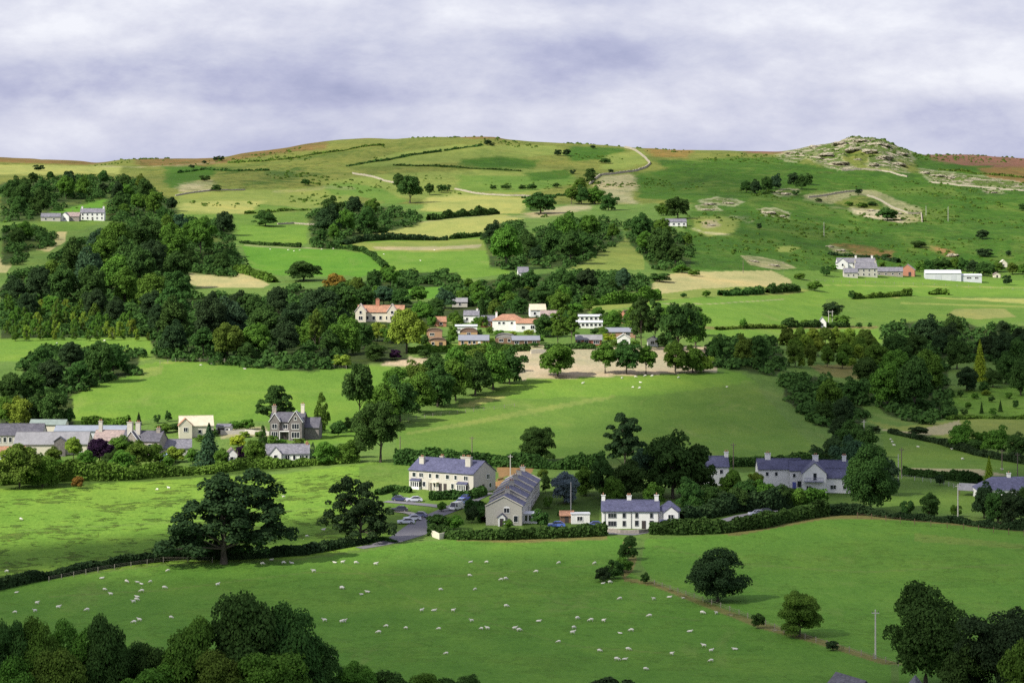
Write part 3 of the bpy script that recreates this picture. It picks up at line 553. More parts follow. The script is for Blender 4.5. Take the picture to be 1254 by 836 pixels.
# cloud sheet out of view, outline cut to cast the valley's shade; it stands 1500 m up along the line to the sun
def make_shade_cloud():
    SH = [(-1500, 760), (-400, 700), (0, 690), (200, 684), (400, 668), (470, 676), (560, 668), (640, 664), (700, 644), (745, 596), (775, 555), (830, 520), (900, 488), (945, 455), (985, 428), (1060, 404), (1254, 392), (2700, 392)]
    step = 16.0; alt = 1500.0
    xs = np.arange(-560, 620, step); ys = np.arange(60, 2720, step)
    X, Y = np.meshgrid(xs, ys, indexing='ij')
    Z = HB(X, Y); pu = UC + F * X / Y; pv = VH + F * (ZC - Z) / Y
    edge = np.interp(pu, [p[0] for p in SH], [p[1] for p in SH])
    Yd = np.interp(edge, [392, 404, 428, 455, 488, 520, 555, 596, 640, 660, 690, 740], [1290, 1250, 1200, 1120, 1040, 930, 870, 795, 715, 690, 652, 598])
    dd = (Yd - Y) + 34 * fbm(X / 60, Y / 60, 3)
    den = sstep(-40, 45, dd)
    # holes thinned into the sheet to brighten houses and fields below
    for (hu, hv, rx, ry, k) in ((1215, 500, 45, 60, .75), (1170, 560, 70, 45, .35), (930, 600, 90, 40, .25), (1080, 720, 150, 60, .28), (560, 690, 90, 40, .08), (1170, 640, 60, 30, .2), (840, 635, 50, 22, .35), (1000, 597, 130, 45, .95), (785, 642, 90, 35, .6), (640, 620, 60, 50, .5), (100, 640, 300, 40, .8), (380, 640, 120, 36, .6)):
        gp = ground(min(max(hu, -300), 1600), hv); den = den * (1 - k * np.exp(-(((X - gp.x) / (rx * 0.5)) ** 2 + ((Y - gp.y) / ry) ** 2)))
    # weaker shade patches added to the sheet to darken parts of the hill
    for (hu, hv, rx, ry, k) in ((900, 222, 75, 150, .62), (1010, 290, 60, 80, .5), (600, 196, 90, 90, .45), (340, 218, 60, 90, .45), (60, 300, 70, 110, .5), (1200, 200, 60, 100, .4), (770, 300, 50, 60, .4)):
        gp = ground(min(max(hu, -300), 1600), hv); den = np.maximum(den, k * np.exp(-(((X - gp.x) / rx) ** 2 + ((Y - gp.y) / ry) ** 2) * (1 + 1.2 * fbm(X / 70, Y / 90, 3))))
    den = np.where(den < .02, 0, den)
    off = TO_SUN / TO_SUN.z
    puff = np.abs(fbm(X / 90, Y / 90, 4)) * 90 * den + 35 * den
    n = X.shape[0] * X.shape[1]
    hgt = alt - (Z - 30)
    top = np.stack([X + off.x * hgt, Y + off.y * hgt, alt + puff], -1).reshape(-1, 3)
    bot = np.stack([X + off.x * hgt, Y + off.y * hgt, np.full_like(X, alt)], -1).reshape(-1, 3)
    idx = np.arange(n).reshape(X.shape); q = np.stack([idx[:-1, :-1], idx[1:, :-1], idx[1:, 1:], idx[:-1, 1:]], -1).reshape(-1, 4)
    dk = den.ravel()[q].max(1) > 0.005; q = q[dk]
    me = bpy.data.meshes.new('cloud'); me.from_pydata(np.concatenate([top, bot]).tolist(), [], q.tolist() + (q[:, ::-1] + n).tolist())
    a = me.attributes.new('thickness', 'FLOAT', 'POINT'); a.data.foreach_set('value', np.concatenate([den.ravel()] * 2).astype(np.float32))
    m = bpy.data.materials.new('cloud'); m.use_nodes = True; nt = m.node_tree; nt.nodes.clear()
    at = nd(nt, 'ShaderNodeAttribute', attribute_name='thickness'); g = nd(nt, 'ShaderNodeNewGeometry')
    f = mathn(nt, 'MULTIPLY', at.outputs['Fac'], 0.84, True)
    # two skins: each lets through the square root
    tr = mathn(nt, 'SUBTRACT', 1.0, mathn(nt, 'POWER', mathn(nt, 'SUBTRACT', 1.0, f), 0.5))
    t = nd(nt, 'ShaderNodeBsdfTransparent'); d = nd(nt, 'ShaderNodeBsdfDiffuse'); d.inputs[0].default_value = (.9, .9, .92, 1); tl = nd(nt, 'ShaderNodeBsdfTranslucent'); tl.inputs[0].default_value = (.9, .9, .92, 1)
    mx = nd(nt, 'ShaderNodeMixShader'); mx.inputs[0].default_value = .5; nt.links.new(d.outputs[0], mx.inputs[1]); nt.links.new(tl.outputs[0], mx.inputs[2])
    m2 = nd(nt, 'ShaderNodeMixShader'); nt.links.new(tr, m2.inputs[0]); nt.links.new(t.outputs[0], m2.inputs[1]); nt.links.new(mx.outputs[0], m2.inputs[2])
    o = nd(nt, 'ShaderNodeOutputMaterial'); nt.links.new(m2.outputs[0], o.inputs[0]); me.materials.append(m)
    ob = bpy.data.objects.new('cloud', me); link(ob); props(ob, 'cloud sheet out of view, shaped to shade the near valley and patches of hill', None, None, 'structure')
# ------------------------------------------------------------------ foliage
def quads_mesh(name, C, N, S, tone, material, rng, aspect=1.0):
    """many leaf sprays: centres C, normals N, half sizes S"""
    n = len(C); r = rng.normal(size=(n, 3)); a = np.cross(N, r); a /= np.linalg.norm(a, axis=1)[:, None] + 1e-9; b = np.cross(N, a)
    a = a * S[:, None]; b = b * (S * aspect)[:, None]; w = N * (S * 0.35)[:, None]
    V = np.stack([C - a - b * 0.6, C + a * 0.7 - b + w, C + a + b * 0.8, C - a * 0.6 + b - w], 1).reshape(-1, 3)
    me = bpy.data.meshes.new(name); me.vertices.add(4 * n); me.vertices.foreach_set('co', V.astype(np.float32).ravel())
    me.loops.add(4 * n); me.loops.foreach_set('vertex_index', np.arange(4 * n, dtype=np.int32)); me.polygons.add(n)
    me.polygons.foreach_set('loop_start', np.arange(0, 4 * n, 4, dtype=np.int32)); me.update(calc_edges=True)
    at = me.attributes.new('tone', 'FLOAT', 'FACE'); at.data.foreach_set('value', np.clip(tone, 0, 1).astype(np.float32))
    me.materials.append(material); return me
def sph(rng, n):
    v = rng.normal(size=(n, 3)); return v / np.linalg.norm(v, axis=1)[:, None]
def leaf_cloud(rng, cents, rads, per, leaf, squash=0.8):
    C = []; N = []; S = []; T = []
    for c, r in zip(cents, rads):
        k = int(per * (r / np.mean(rads)) ** 2); d = sph(rng, k)
        d[:, 2] = np.where(d[:, 2] < -0.35, -d[:, 2] * 0.7, d[:, 2])
        rr = r * (0.62 + 0.42 * rng.rand(k) ** 0.6)
        p = c + d * rr[:, None] * np.array([1, 1, squash]); C.append(p)
        nn = d + 0.48 * rng.normal(size=(k, 3)); nn[:, 2] += 0.2; N.append(nn / np.linalg.norm(nn, axis=1)[:, None])
        S.append(leaf * (0.55 + 0.9 * rng.rand(k))); T.append(np.clip(rng.rand() * 0.7 + 0.3 * rng.rand(k), 0, 1))
    return np.concatenate(C), np.concatenate(N), np.concatenate(S), np.concatenate(T)
def crown_data(kind, seed, fine=1.0):
    rng = np.random.RandomState(seed); cents = []; rads = []
    L = LEAF['dark green']
    if kind in ('broad', 'round', 'wild', 'low'):
        zc, rz, rx = {'broad': (.55, .46, .46), 'round': (.54, .47, .47), 'wild': (.47, .52, .50), 'low': (.45, .52, .50)}[kind]
        n = {'broad': 56, 'round': 84, 'wild': 40, 'low': 62}[kind]
        lobes = [(rng.rand() * 6.28, 0.15 + 0.35 * rng.rand()) for _ in range(5)]
        for i in range(n):
            d = sph(rng, 1)[0]; 
            if d[2] < -0.8: d[2] *= -0.6
            az = math.atan2(d[1], d[0]); lk = {'round': .3, 'wild': 1.3}.get(kind, 1.0); lob = 1 + lk * 0.20 * math.sin(2 * az + lobes[0][0]) + lk * 0.12 * math.sin(3 * az + lobes[1][0]) + lk * 0.10 * math.sin(5 * d[2] + lobes[2][0])
            f = (0.50 + 0.42 * rng.rand() ** 0.55) * lob
            if kind == 'wild': f *= 0.75 + 0.5 * rng.rand()
            r = (0.085 + 0.085 * rng.rand()) * (1.15 if kind == 'low' else 1.0)
            p = np.array([d[0] * rx * f * (0.92 if d[2] > .5 else 1), d[1] * rx * f, zc + d[2] * rz * f * 0.9]); p[2] = max(p[2], {'low': .06, 'round': .12, 'broad': .13, 'wild': .07}[kind])
            cents.append(p); rads.append(r)
        for i in range(9 if kind != 'wild' else 3):
            cents.append(np.array([rng.normal() * .12, rng.normal() * .12, zc + rng.normal() * .12])); rads.append(0.14)
        cents = np.array(cents); tmax = (cents[:, 2] + 0.8 * np.array(rads)).max(); sc = 1.0 / tmax; cents[:, 2] *= sc
        xm = np.percentile(np.hypot(cents[:, 0], cents[:, 1]) + np.array(rads), 92); cents[:, :2] *= 0.5 / xm
        C, N, S, T = leaf_cloud(rng, cents, rads, int((170 if kind != 'wild' else 125) * fine), 0.0135 / math.sqrt(fine) * 1.25)
    elif kind == 'oak':
        lob = [(0, .40, .27), (-.26, .34, .18), (.24, .36, .20), (-.03, .80, .13), (-.06, .66, .12), (.26, .70, .15), (.36, .56, .12), (-.38, .22, .13), (.12, .50, .18), (-.15, .54, .17), (.40, .30, .12), (-.20, .20, .15), (.16, .18, .15), (.22, .86, .07)]
        for (lx, lz, lr) in lob:
            for _ in range(max(6, int(lr * 62))):
                d = sph(rng, 1)[0]; f = lr * (.5 + .5 * rng.rand()); cents.append(np.array([lx * (1 + .1 * rng.normal()) + d[0] * f, rng.uniform(-.26, .26) * (1.1 - lz) + d[1] * f, max(.06, lz + d[2] * f * .95)])); rads.append(.050 + .045 * rng.rand())
        cents = np.array(cents); cents[:, 2] /= (cents[:, 2] + .05).max()
        C, N, S, T = leaf_cloud(rng, cents, rads, int(62 * fine), 0.0108, 1.0)
    elif kind == 'cypress':
        for i in range(60):
            z = 0.05 + 0.93 * rng.rand(); r = 0.5 * (1 - z) ** 0.55 * (0.55 + min(z * 3, .45)); a = rng.rand() * 6.28
            cents.append(np.array([math.cos(a) * r * .62, math.sin(a) * r * .62, z * .95])); rads.append(0.05 + .05 * (1 - z))
        cents = np.array(cents); C, N, S, T = leaf_cloud(rng, cents, rads, 120, 0.014, 1.6); C[:, :2] *= 1.25
    elif kind == 'spruce':
        k = 8000; z = rng.rand(k) ** 1.25; tier = 15; fr = (z * tier) % 1.0; a = rng.rand(k) * 6.283
        lim = 0.5 * (1 - z) * (1.0 - 0.38 * fr) * (0.85 + .3 * np.sin(a * 7 + np.floor(z * tier) * 2.1)); rr = lim * (0.35 + .65 * rng.rand(k) ** .5)
        C = np.stack([np.cos(a) * rr, np.sin(a) * rr, 0.05 + 0.95 * z - rr * 0.18], 1); N = np.stack([np.cos(a) * .5, np.sin(a) * .5, np.ones(k)], 1) + .5 * rng.normal(size=(k, 3)); N /= np.linalg.norm(N, axis=1)[:, None]
        S = 0.016 * (.6 + .8 * rng.rand(k)); T = np.clip(rng.rand(k) * .5 + .5 * vnoise(z * 15, a), 0, 1)
    elif kind in ('pine', 'cedar'):
        n = 60 if kind == 'pine' else 75
        for i in range(n):
            if kind == 'pine':
                z = 0.30 + 0.66 * rng.rand(); r = (0.47 if z > .45 else .36) * (1.06 - z) ** .55 * (0.35 + .7 * rng.rand()) * 1.2
            else:
                z = 0.38 + 0.58 * rng.rand(); r = 0.5 * (1.05 - max(0, (z - .55)) * 1.9) * (.35 + .65 * rng.rand()); r = max(r, .03)
            a = rng.rand() * 6.28; cents.append(np.array([math.cos(a) * r, math.sin(a) * r, z])); rads.append((.07 if kind == 'pine' else .09) + .05 * rng.rand())
        C, N, S, T = leaf_cloud(rng, np.array(cents), rads, 170, 0.014, 0.55)
    elif kind == 'poplar':
        for i in range(40):
            z = 0.12 + 0.84 * rng.rand(); r = 0.42 * math.sin(math.pi * min(1, z * .92 + .08)) ** .6 * (.4 + .6 * rng.rand()); a = rng.rand() * 6.28
            cents.append(np.array([math.cos(a) * r, math.sin(a) * r, z * .96])); rads.append(.07 + .05 * rng.rand())
        C, N, S, T = leaf_cloud(rng, np.array(cents), rads, 150, 0.016, 1.3)
    elif kind == 'bush':
        for i in range(26):
            a = rng.rand() * 6.28; r = .40 * math.sqrt(rng.rand()); z = 0.15 + .60 * rng.rand() * (1 - r * 1.0)
            cents.append(np.array([math.cos(a) * r, math.sin(a) * r, z])); rads.append(.13 + .09 * rng.rand())
        cents = np.array(cents); cents[:, 2] *= 0.9 / (cents[:, 2] + np.array(rads) * .8).max()
        C, N, S, T = leaf_cloud(rng, cents, rads, 150, 0.026, .9)
    C[:, 2] = np.maximum(C[:, 2], 0.01)
    return quads_mesh(kind + '_crown', C, N, S, T, L, rng), cents
def trunk_data(kind, seed, cents):
    rng = random.Random(seed); m = MB()
    H = {'pine': .9, 'cedar': .9, 'spruce': .97, 'cypress': .9, 'poplar': .9, 'oak': .5}.get(kind, .62); r0 = {'pine': .017, 'poplar': .014, 'bush': .02}.get(kind, .026)
    pts = [(rng.uniform(-.006, .006) * k, rng.uniform(-.006, .006) * k, -0.06 + (H + .06) * k / 5) for k in range(6)]
    m.tube(pts, [r0 * 1.5, r0 * 1.05, r0 * .85, r0 * .65, r0 * .45, r0 * .2], 7)
    cs = list(cents) if len(cents) else []
    rng.shuffle(cs)
    for c in cs[:(26 if kind == 'oak' else 14)]:
        if kind in ('spruce', 'cypress'): break
        z0 = min(max(float(c[2]) * rng.uniform(.45, .7), .16), H * .9)
        a = Vector((0, 0, z0)); b = Vector([float(x) for x in c]); mid = a.lerp(b, .5) + Vector((0, 0, .03))
        m.tube([a, mid, b], [r0 * .42, r0 * .28, r0 * .1], 5)
    return m.data(kind + '_trunk', BARK)
PROTO = {}
def proto(kind, i):
    key = (kind, i)
    if key not in PROTO:
        seed = 11 + i * 7 + sum(map(ord, kind)); fine = 2.6 if i >= 10 else 1.0
        c, cents = crown_data(kind, seed, fine); PROTO[key] = (c, trunk_data(kind, seed, [] if cents is None else cents))
    return PROTO[key]
NVAR = {'oak': 2, 'broad': 5, 'round': 3, 'wild': 3, 'low': 3, 'bush': 4, 'spruce': 2, 'cypress': 2, 'pine': 2, 'cedar': 1, 'poplar': 3}
KNAME = {'oak': 'oak_tree', 'broad': 'broadleaf_tree', 'round': 'broadleaf_tree', 'wild': 'oak_tree', 'low': 'broadleaf_tree', 'bush': 'shrub', 'spruce': 'spruce_tree', 'cypress': 'cypress_tree', 'pine': 'pine_tree', 'cedar': 'cedar_tree', 'poplar': 'slender_tree'}
TRNG = random.Random(5)
NTREE = [0]; FINE = [False]
def tree(u, v, hpx, wpx, kind, tint, label, group=None, var=None, rz=None, point=None):
    p = point or ground(u, v); s = F / p.y; H = hpx / s; W = wpx / s
    var = TRNG.randrange(NVAR[kind]) if var is None else var
    var = var + 10 if FINE[0] and var < 10 else var
    c, t = proto(kind, var); rz = TRNG.uniform(0, 6.28) if rz is None else rz
    e = empty(KNAME[kind], p, rz, label, {'bush': 'shrub'}.get(kind, 'tree'), group)
    tr = link(bpy.data.objects.new('trunk', t), e); cr = link(bpy.data.objects.new('crown', c), e)
    for o in (tr, cr): o.scale = (W, W, H)
    cr.material_slots[0].link = 'OBJECT'; cr.material_slots[0].material = LEAF[tint]
    NTREE[0] += 1; return e
ORD = ['zeroth', 'first', 'second', 'third', 'fourth', 'fifth', 'sixth', 'seventh', 'eighth', 'ninth', 'tenth', 'eleventh', 'twelfth', 'thirteenth', 'fourteenth', 'fifteenth', 'sixteenth', 'seventeenth', 'eighteenth', 'nineteenth', 'twentieth', 'twenty-first', 'twenty-second', 'twenty-third', 'twenty-fourth', 'twenty-fifth', 'twenty-sixth', 'twenty-seventh', 'twenty-eighth', 'twenty-ninth', 'thirtieth', 'thirty-first', 'thirty-second', 'thirty-third', 'thirty-fourth', 'thirty-fifth', 'thirty-sixth', 'thirty-seventh', 'thirty-eighth', 'thirty-ninth', 'fortieth', 'forty-first', 'forty-second', 'forty-third', 'forty-fourth', 'forty-fifth']
KWORD = {'oak': 'spreading oak', 'broad': 'broadleaf tree', 'round': 'rounded tree', 'wild': 'ragged oak tree', 'low': 'bushy tree', 'bush': 'shrub', 'spruce': 'spruce', 'cypress': 'narrow cypress', 'pine': 'tall pine', 'cedar': 'flat-topped dark cedar', 'poplar': 'slender tree'}
def grove(place, items, group):
    """items: (u, v_base, height px, width px, kind, tint[, label]); ordinals count from the left"""
    its = sorted(items, key=lambda t: t[0])
    for i, t in enumerate(its):
        if len(t) > 6: lab = t[6]
        else: lab = '%s %s, %s from left %s' % (t[5], KWORD[t[4]], ORD[i + 1], place)
        tree(t[0], t[1], t[2], t[3], t[4], t[5], lab, group)
def wood(place, poly, crown_px, dx, dy, tints, group, kinds=('broad', 'round', 'low', 'low'), seed=1, tall=1.25, far_scale=True):
    """a wood: crowns fill the outline, planted row by row up the slope"""
    rng = random.Random(seed); xs = [p[0] for p in poly]; ys = [p[1] for p in poly]
    rows = []; y = max(ys) - crown_px * 0.35
    while y > min(ys):
        sc = 1.0; row = []; x = min(xs) + rng.uniform(0, dx)
        while x < max(xs):
            px, py = x + rng.uniform(-.25, .25) * dx, y + rng.uniform(-.3, .3) * dy; w = crown_px * rng.uniform(.8, 1.2)
            for _ in range(5):   # shrink the trees of the wood's edge so that they stay inside its outline
                h = w * tall; ck = np.array([(px, py - h * .42), (px - w * .36, py), (px + w * .36, py), (px, py + h * .38), (px, py)])
                if inpoly(ck[:, 0], ck[:, 1], poly).all(): row.append((px, py, w)); break
                w *= .82
                if not inpoly(ck[-1:, 0], ck[-1:, 1], poly)[0]: break
            x += dx * rng.uniform(.85, 1.15)
        if row: rows.append(row)
        y -= dy
    for r, row in enumerate(rows):
        rowname = ('row ' + str(r + 1)) if len(rows) > 1 else None
        for i, (px, py, w) in enumerate(sorted(row)):
            h = w * tall * rng.uniform(.85, 1.15); tint = rng.choice(tints); kind = rng.choice(kinds)
            if kind == 'poplar': w *= .85
            w0 = min(ORD.__len__() - 1, i + 1)
            lab = '%s %s, %s from left%s %s' % (tint, KWORD[kind], ORD[w0], (', ' + ORD[r + 1] + ' row up') if rowname else '', place)
            tree(px, py + h * .5, h, w, kind, tint, lab, group)
def hedge(name, pts, wid, hgt, tint, label, group=None, cat='hedge', lumps=0.75, seed=0, leaf=0.28, dens=26, gaps=()):
    """a hedge along a line of photo pixels laid on the ground; one mesh: stems hidden in a dense leafy bank"""
    rng = np.random.RandomState(abs(seed + int(pts[0][0]))); P = []
    G = [ground(*p) for p in pts]; path = []
    for a, b in zip(G[:-1], G[1:]):
        n = max(1, int((b - a).length / 1.5))
        for k in range(n): path.append(a.lerp(b, k / n))
    path.append(G[-1]); L = sum((b - a).length for a, b in zip(path[:-1], path[1:]))
    far = max(1.0, G[0].y / 800.0); leaf = leaf * far; nl = int(min(26000, L * (hgt + wid * .7) * dens / far ** 2)); A = np.array([tuple(p) for p in path])
    for p in A: p[2] = gz(p[0], p[1])
    o = G[0].copy(); O = np.array(tuple(o))
    k = rng.rand(nl) * (len(A) - 1.001); i = k.astype(int); f = (k - i)[:, None]; c = A[i] * (1 - f) + A[i + 1] * f
    t = A[np.minimum(i + 1, len(A) - 1)] - A[i]; t = t / (np.linalg.norm(t, axis=1)[:, None] + 1e-6); side = np.stack([-t[:, 1], t[:, 0], np.zeros(nl)], 1)
    s = k * 1.5; hh = hgt * (1 + lumps * fbm(s / 9, s * 0 + seed, 3) + .18 * fbm(s / 1.7, s * 0 + 3, 2)); ww = wid * (1 + .5 * lumps * fbm(s / 6, s * 0 + 8 + seed, 2))
    a = rng.rand(nl) * math.pi; rad = .78 + .3 * rng.rand(nl)
    c = c + side * (np.cos(a) * ww * .5 * rad)[:, None]; c[:, 2] += (np.sin(a) ** .6) * hh * rad - 0.05
    N = side * np.cos(a)[:, None] + np.array([0, 0, 1]) * np.sin(a)[:, None] + .8 * rng.normal(size=(nl, 3)); N /= np.linalg.norm(N, axis=1)[:, None]
    tone = np.clip(.5 + .9 * fbm(s / 4, s * 0 + 5, 2) + .3 * (rng.rand(nl) - .5), 0, 1)
    me = quads_mesh(name, c - O, N, leaf * (.6 + .8 * rng.rand(nl)), tone, LEAF[tint], rng)
    # solid heart so nothing shows through
    bm = bmesh.new(); bm.from_mesh(me); prev = None
    for j in range(0, len(A)):
        q = A[j] - O; tt = A[min(j + 1, len(A) - 1)] - A[max(j - 1, 0)]; tt = tt / (np.linalg.norm(tt) + 1e-6); sd = np.array([-tt[1], tt[0], 0]); sj = j * 1.5
        h0 = float(hgt * (1 + lumps * fbm(np.array([sj / 9]), np.array([float(seed)]), 3)[0])) * .84; w0 = wid * .40
        ring = [bm.verts.new(q + sd * w0 + np.array([0, 0, -.4])), bm.verts.new(q + sd * w0 * .8 + np.array([0, 0, h0 * .75])), bm.verts.new(q + np.array([0, 0, h0])), bm.verts.new(q - sd * w0 * .8 + np.array([0, 0, h0 * .75])), bm.verts.new(q - sd * w0 + np.array([0, 0, -.4]))]
        if prev:
            for m in range(4): bm.faces.new((prev[m], prev[m + 1], ring[m + 1], ring[m]))
        prev = ring
    bm.to_mesh(me); bm.free()
    ob = bpy.data.objects.new(name, me); ob.location = o; link(ob); props(ob, label, cat, group); return ob
def stone_wall(pts, hgt, wid, label, group=None, m=None, name='stone_wall'):
    G = [ground(*p) for p in pts]; path = []; rng = random.Random(int(pts[0][0]))
    for a, b in zip(G[:-1], G[1:]):
        n = max(1, int((b - a).length / 2.0))
        for k in range(n): path.append(a.lerp(b, k / n))
    path.append(G[-1]); o = G[0].copy(); mb = MB(); rings = []
    for j, q in enumerate(path):
        q = Vector((q.x, q.y, gz(q.x, q.y))) - o
        t = (path[min(j + 1, len(path) - 1)] - path[max(j - 1, 0)]); t.z = 0; t.normalize(); sd = Vector((-t.y, t.x, 0)); h = hgt * rng.uniform(.82, 1.1)
        rings.append([q + sd * wid * .5 + Vector((0, 0, -.4)), q + sd * wid * .36 + Vector((0, 0, h)), q - sd * wid * .36 + Vector((0, 0, h * rng.uniform(.93, 1.03))), q - sd * wid * .5 + Vector((0, 0, -.4))])
    for r0, r1 in zip(rings[:-1], rings[1:]):
        for k in range(3): mb.poly([r0[k], r0[k + 1], r1[k + 1], r1[k]])
    mb.poly(rings[0]); mb.poly(rings[-1])
    ob = mb.build(name, m or STONEWALL); ob.location = o; props(ob, label, 'wall', group); return ob
STONEWALL = mat('dry_stone', (0.33, 0.30, 0.23), 0.95, 0.5, 1.6, bump=0.6)
def post_fence(pts, step, hgt, label, group=None, col=None, rails=True, name='fence'):
    G = [ground(*p) for p in pts]; o = G[0].copy(); e = empty(name, o, 0, label, 'fence', group)
    m = col or mat('weathered_wood', (0.30, 0.27, 0.22), .9, .3, 3.0); pm = MB(); pm.box(-.07, .07, -.07, .07, -.3, hgt); pd = pm.data('post', m); pos = []
    for a, b in zip(G[:-1], G[1:]):
        n = max(1, int((b - a).length / step))
        for k in range(n): q = a.lerp(b, k / n); pos.append(Vector((q.x, q.y, gz(q.x, q.y))))
    pos.append(G[-1])
    for q in pos[:100]:
        p = link(bpy.data.objects.new('post', pd), e); p.location = q - o
    if rails:
        w = MB()
        for zz in (.45, .85, 1.15):
            if zz < hgt: w.tube([q - o + Vector((0, 0, zz)) for q in pos], .015, 4)
        w.build('rail', m, e)
    return e
def ribbon(name, pts, width, m, label, lift=.07, kind='structure'):
    """road or path laid on the ground, following it; pts in photo pixels"""
    G = [ground(*p) for p in pts]; path = []; ws = width if isinstance(width, (list, tuple)) else [width] * len(pts); wl = []
    for i, (a, b) in enumerate(zip(G[:-1], G[1:])):
        n = max(1, int((b - a).length / 1.2))
        for k in range(n): path.append(a.lerp(b, k / n)); wl.append(ws[i] + (ws[i + 1] - ws[i]) * k / n)
    path.append(G[-1]); wl.append(ws[-1]); mb = MB(); rows = []; K = 6
    for j, q in enumerate(path):
        t = (path[min(j + 2, len(path) - 1)] - path[max(j - 2, 0)]); t.z = 0; t.normalize(); sd = Vector((-t.y, t.x, 0)); row = []
        for k in range(K + 1):
            w = q + sd * wl[j] * (k / K - .5); row.append(Vector((w.x, w.y, gz(w.x, w.y) + lift)))
        rows.append(row)
    for r0, r1 in zip(rows[:-1], rows[1:]):
        for k in range(K): mb.poly([r0[k], r1[k], r1[k + 1], r0[k + 1]])
    ob = mb.build(name, m); props(ob, label, None, None, kind); return ob

def undergrowth(polys):
    """bramble, hazel and saplings under the woods: nobody could count them"""
    rng = np.random.RandomState(3); cents = []; rads = []; P0 = None
    for poly in polys:
        a = np.array(poly); x0, y0 = a.min(0); x1, y1 = a.max(0); n = int((x1 - x0) * (y1 - y0) / 42)
        for _ in range(n):
            u, v = x0 + rng.rand() * (x1 - x0), y0 + rng.rand() * (y1 - y0)
            if not inpoly(np.array([u]), np.array([v]), poly)[0]: continue
            p = ground(u, v + 9); r = (1.6 + 1.8 * rng.rand()) * (p.y / 1200.0) ** .5; cents.append(np.array([p.x, p.y, p.z + .3 * r])); rads.append(r)
    C, N, S, T = leaf_cloud(rng, cents, rads, 60, 0.5, 0.9); O = cents[0]
    me = quads_mesh('undergrowth', C - O, N, S, T, LEAF['dark green'], rng); o = bpy.data.objects.new('undergrowth', me); o.location = tuple(O); link(o)
    props(o, 'dark bramble and saplings filling the ground under the woods', 'undergrowth', None, 'stuff')

def hill_scrub():
    """gorse, heather and bracken clumps over the open hill: nobody could count them"""
    rng = np.random.RandomState(12); cents = []; rads = []; k = 0
    while len(cents) < 2600 and k < 60000:
        k += 1; u = -60 + 1400 * rng.rand(); y = 1700 + 1050 * rng.rand() ** .8; x = (u - UC) / F * y; z = gz(x, y); v = VH + F * (ZC - z) / y
        if v > 330 or inpoly(np.array([u]), np.array([v]), [(285, 262), (650, 238), (650, 345), (285, 345)])[0]: continue
        if any(inpoly(np.array([u]), np.array([v]), w)[0] for w in ((W_MAIN, W_TOP, W_TOPB))): continue
        dens = float(fbm(np.array([x / 70.0]), np.array([y / 110.0]), 4)[0]) + (.12 if u > 780 else -.12) 
        if dens < .10 + .25 * rng.rand(): continue
        r = .4 + 1.2 * rng.rand() ** 3; cents.append(np.array([x, y, z + .1 * r])); rads.append(r)
    C, N, S, T = leaf_cloud(rng, cents, rads, 26, 0.42, 0.75); O = cents[0]
    me = quads_mesh('scrub', C - O, N, S, T, LEAF['olive green'], rng); o = bpy.data.objects.new('scrub', me); o.location = tuple(O); link(o)
    props(o, 'low gorse, heather and bracken clumps scattered over the open hill', 'scrub', None, 'stuff')
ROCKM = mat('crag_rock', (0.30, 0.275, 0.20), .95, .55, .55, bump=1.0, col2=(.50, .46, .35))
def rock(u, v, wpx, hpx, label, group, seed):
    rng = np.random.RandomState(seed); p = ground(u, v); s = F / p.y; W = wpx / s; Hh = hpx / s
    bm = bmesh.new(); bmesh.ops.create_icosphere(bm, subdivisions=4, radius=1.0)
    o1, o2 = rng.rand() * 50, rng.rand() * 50
    for q in bm.verts:
        c = q.co.copy(); n = float(fbm(np.array([c.x * 1.6 + o1]), np.array([c.y * 1.6 + c.z * 2.3 + o2]), 4)[0]); m = float(np.abs(fbm(np.array([c.x * 4 + c.z * 3 + o2]), np.array([c.y * 4 + o1]), 3)[0]))
        f = 1 + .45 * n - .35 * m; st = math.floor((c.z * f) * 5 + n * 1.5) / 5    # ledges
        q.co = Vector((c.x * f * W * .5, c.y * f * W * .75, (c.z * f * .55 + st * .45) * Hh * .40))
    me = bpy.data.meshes.new('rock'); bm.to_mesh(me); bm.free(); me.materials.append(ROCKM); o = bpy.data.objects.new('rock_outcrop', me); o.location = p; o.rotation_euler = (0, 0, rng.uniform(-.4, .4)); link(o)
    props(o, label, 'rock', group)
def rocks():
    crag = [(972, 188, 16, 5), (1000, 180, 20, 6), (1030, 176, 22, 7), (1056, 173, 26, 6), (1080, 178, 20, 8), (1104, 189, 16, 6), (1044, 184, 20, 7), (1064, 186, 22, 8), (1084, 194, 18, 9), (1100, 202, 18, 8), (1012, 190, 18, 6), (1030, 200, 22, 6), (1002, 194, 12, 5), (1050, 196, 10, 5), (1070, 202, 14, 6)]
    for i, (u, v, w, h) in enumerate(sorted(crag)): rock(u, v, w, h, 'craggy grey-buff rock face, %s from left on the summit crag' % ORD[i + 1], 'rocks of the summit crag', 40 + i)
    band = [(1132, 212, 14, 6), (1150, 216, 16, 6), (1164, 218, 12, 7), (1214, 236, 16, 4)]
    for i, (u, v, w, h) in enumerate(band): rock(u, v, w, h, 'pale rock ledge, %s from left on the shelf right of the crag' % ORD[i + 1], 'rocks of the shelf', 70 + i)
    low = [(868, 250, 20, 4), (892, 249, 16, 4), (866, 257, 16, 4), (940, 261, 22, 6), (956, 265, 12, 4), (962, 238, 14, 6), (1098, 262, 14, 5), (1066, 258, 12, 4), (1016, 302, 10, 4), (1030, 307, 12, 4), (1124, 301, 10, 6), (1166, 313, 16, 6), (922, 320, 14, 4), (946, 325, 16, 4), (870, 276, 12, 3)]
    for i, (u, v, w, h) in enumerate(sorted(low)): rock(u, v, w, h, 'pale rock knuckle in the bracken, %s from left below the crag' % ORD[i + 1], 'rocks in the bracken', 90 + i)
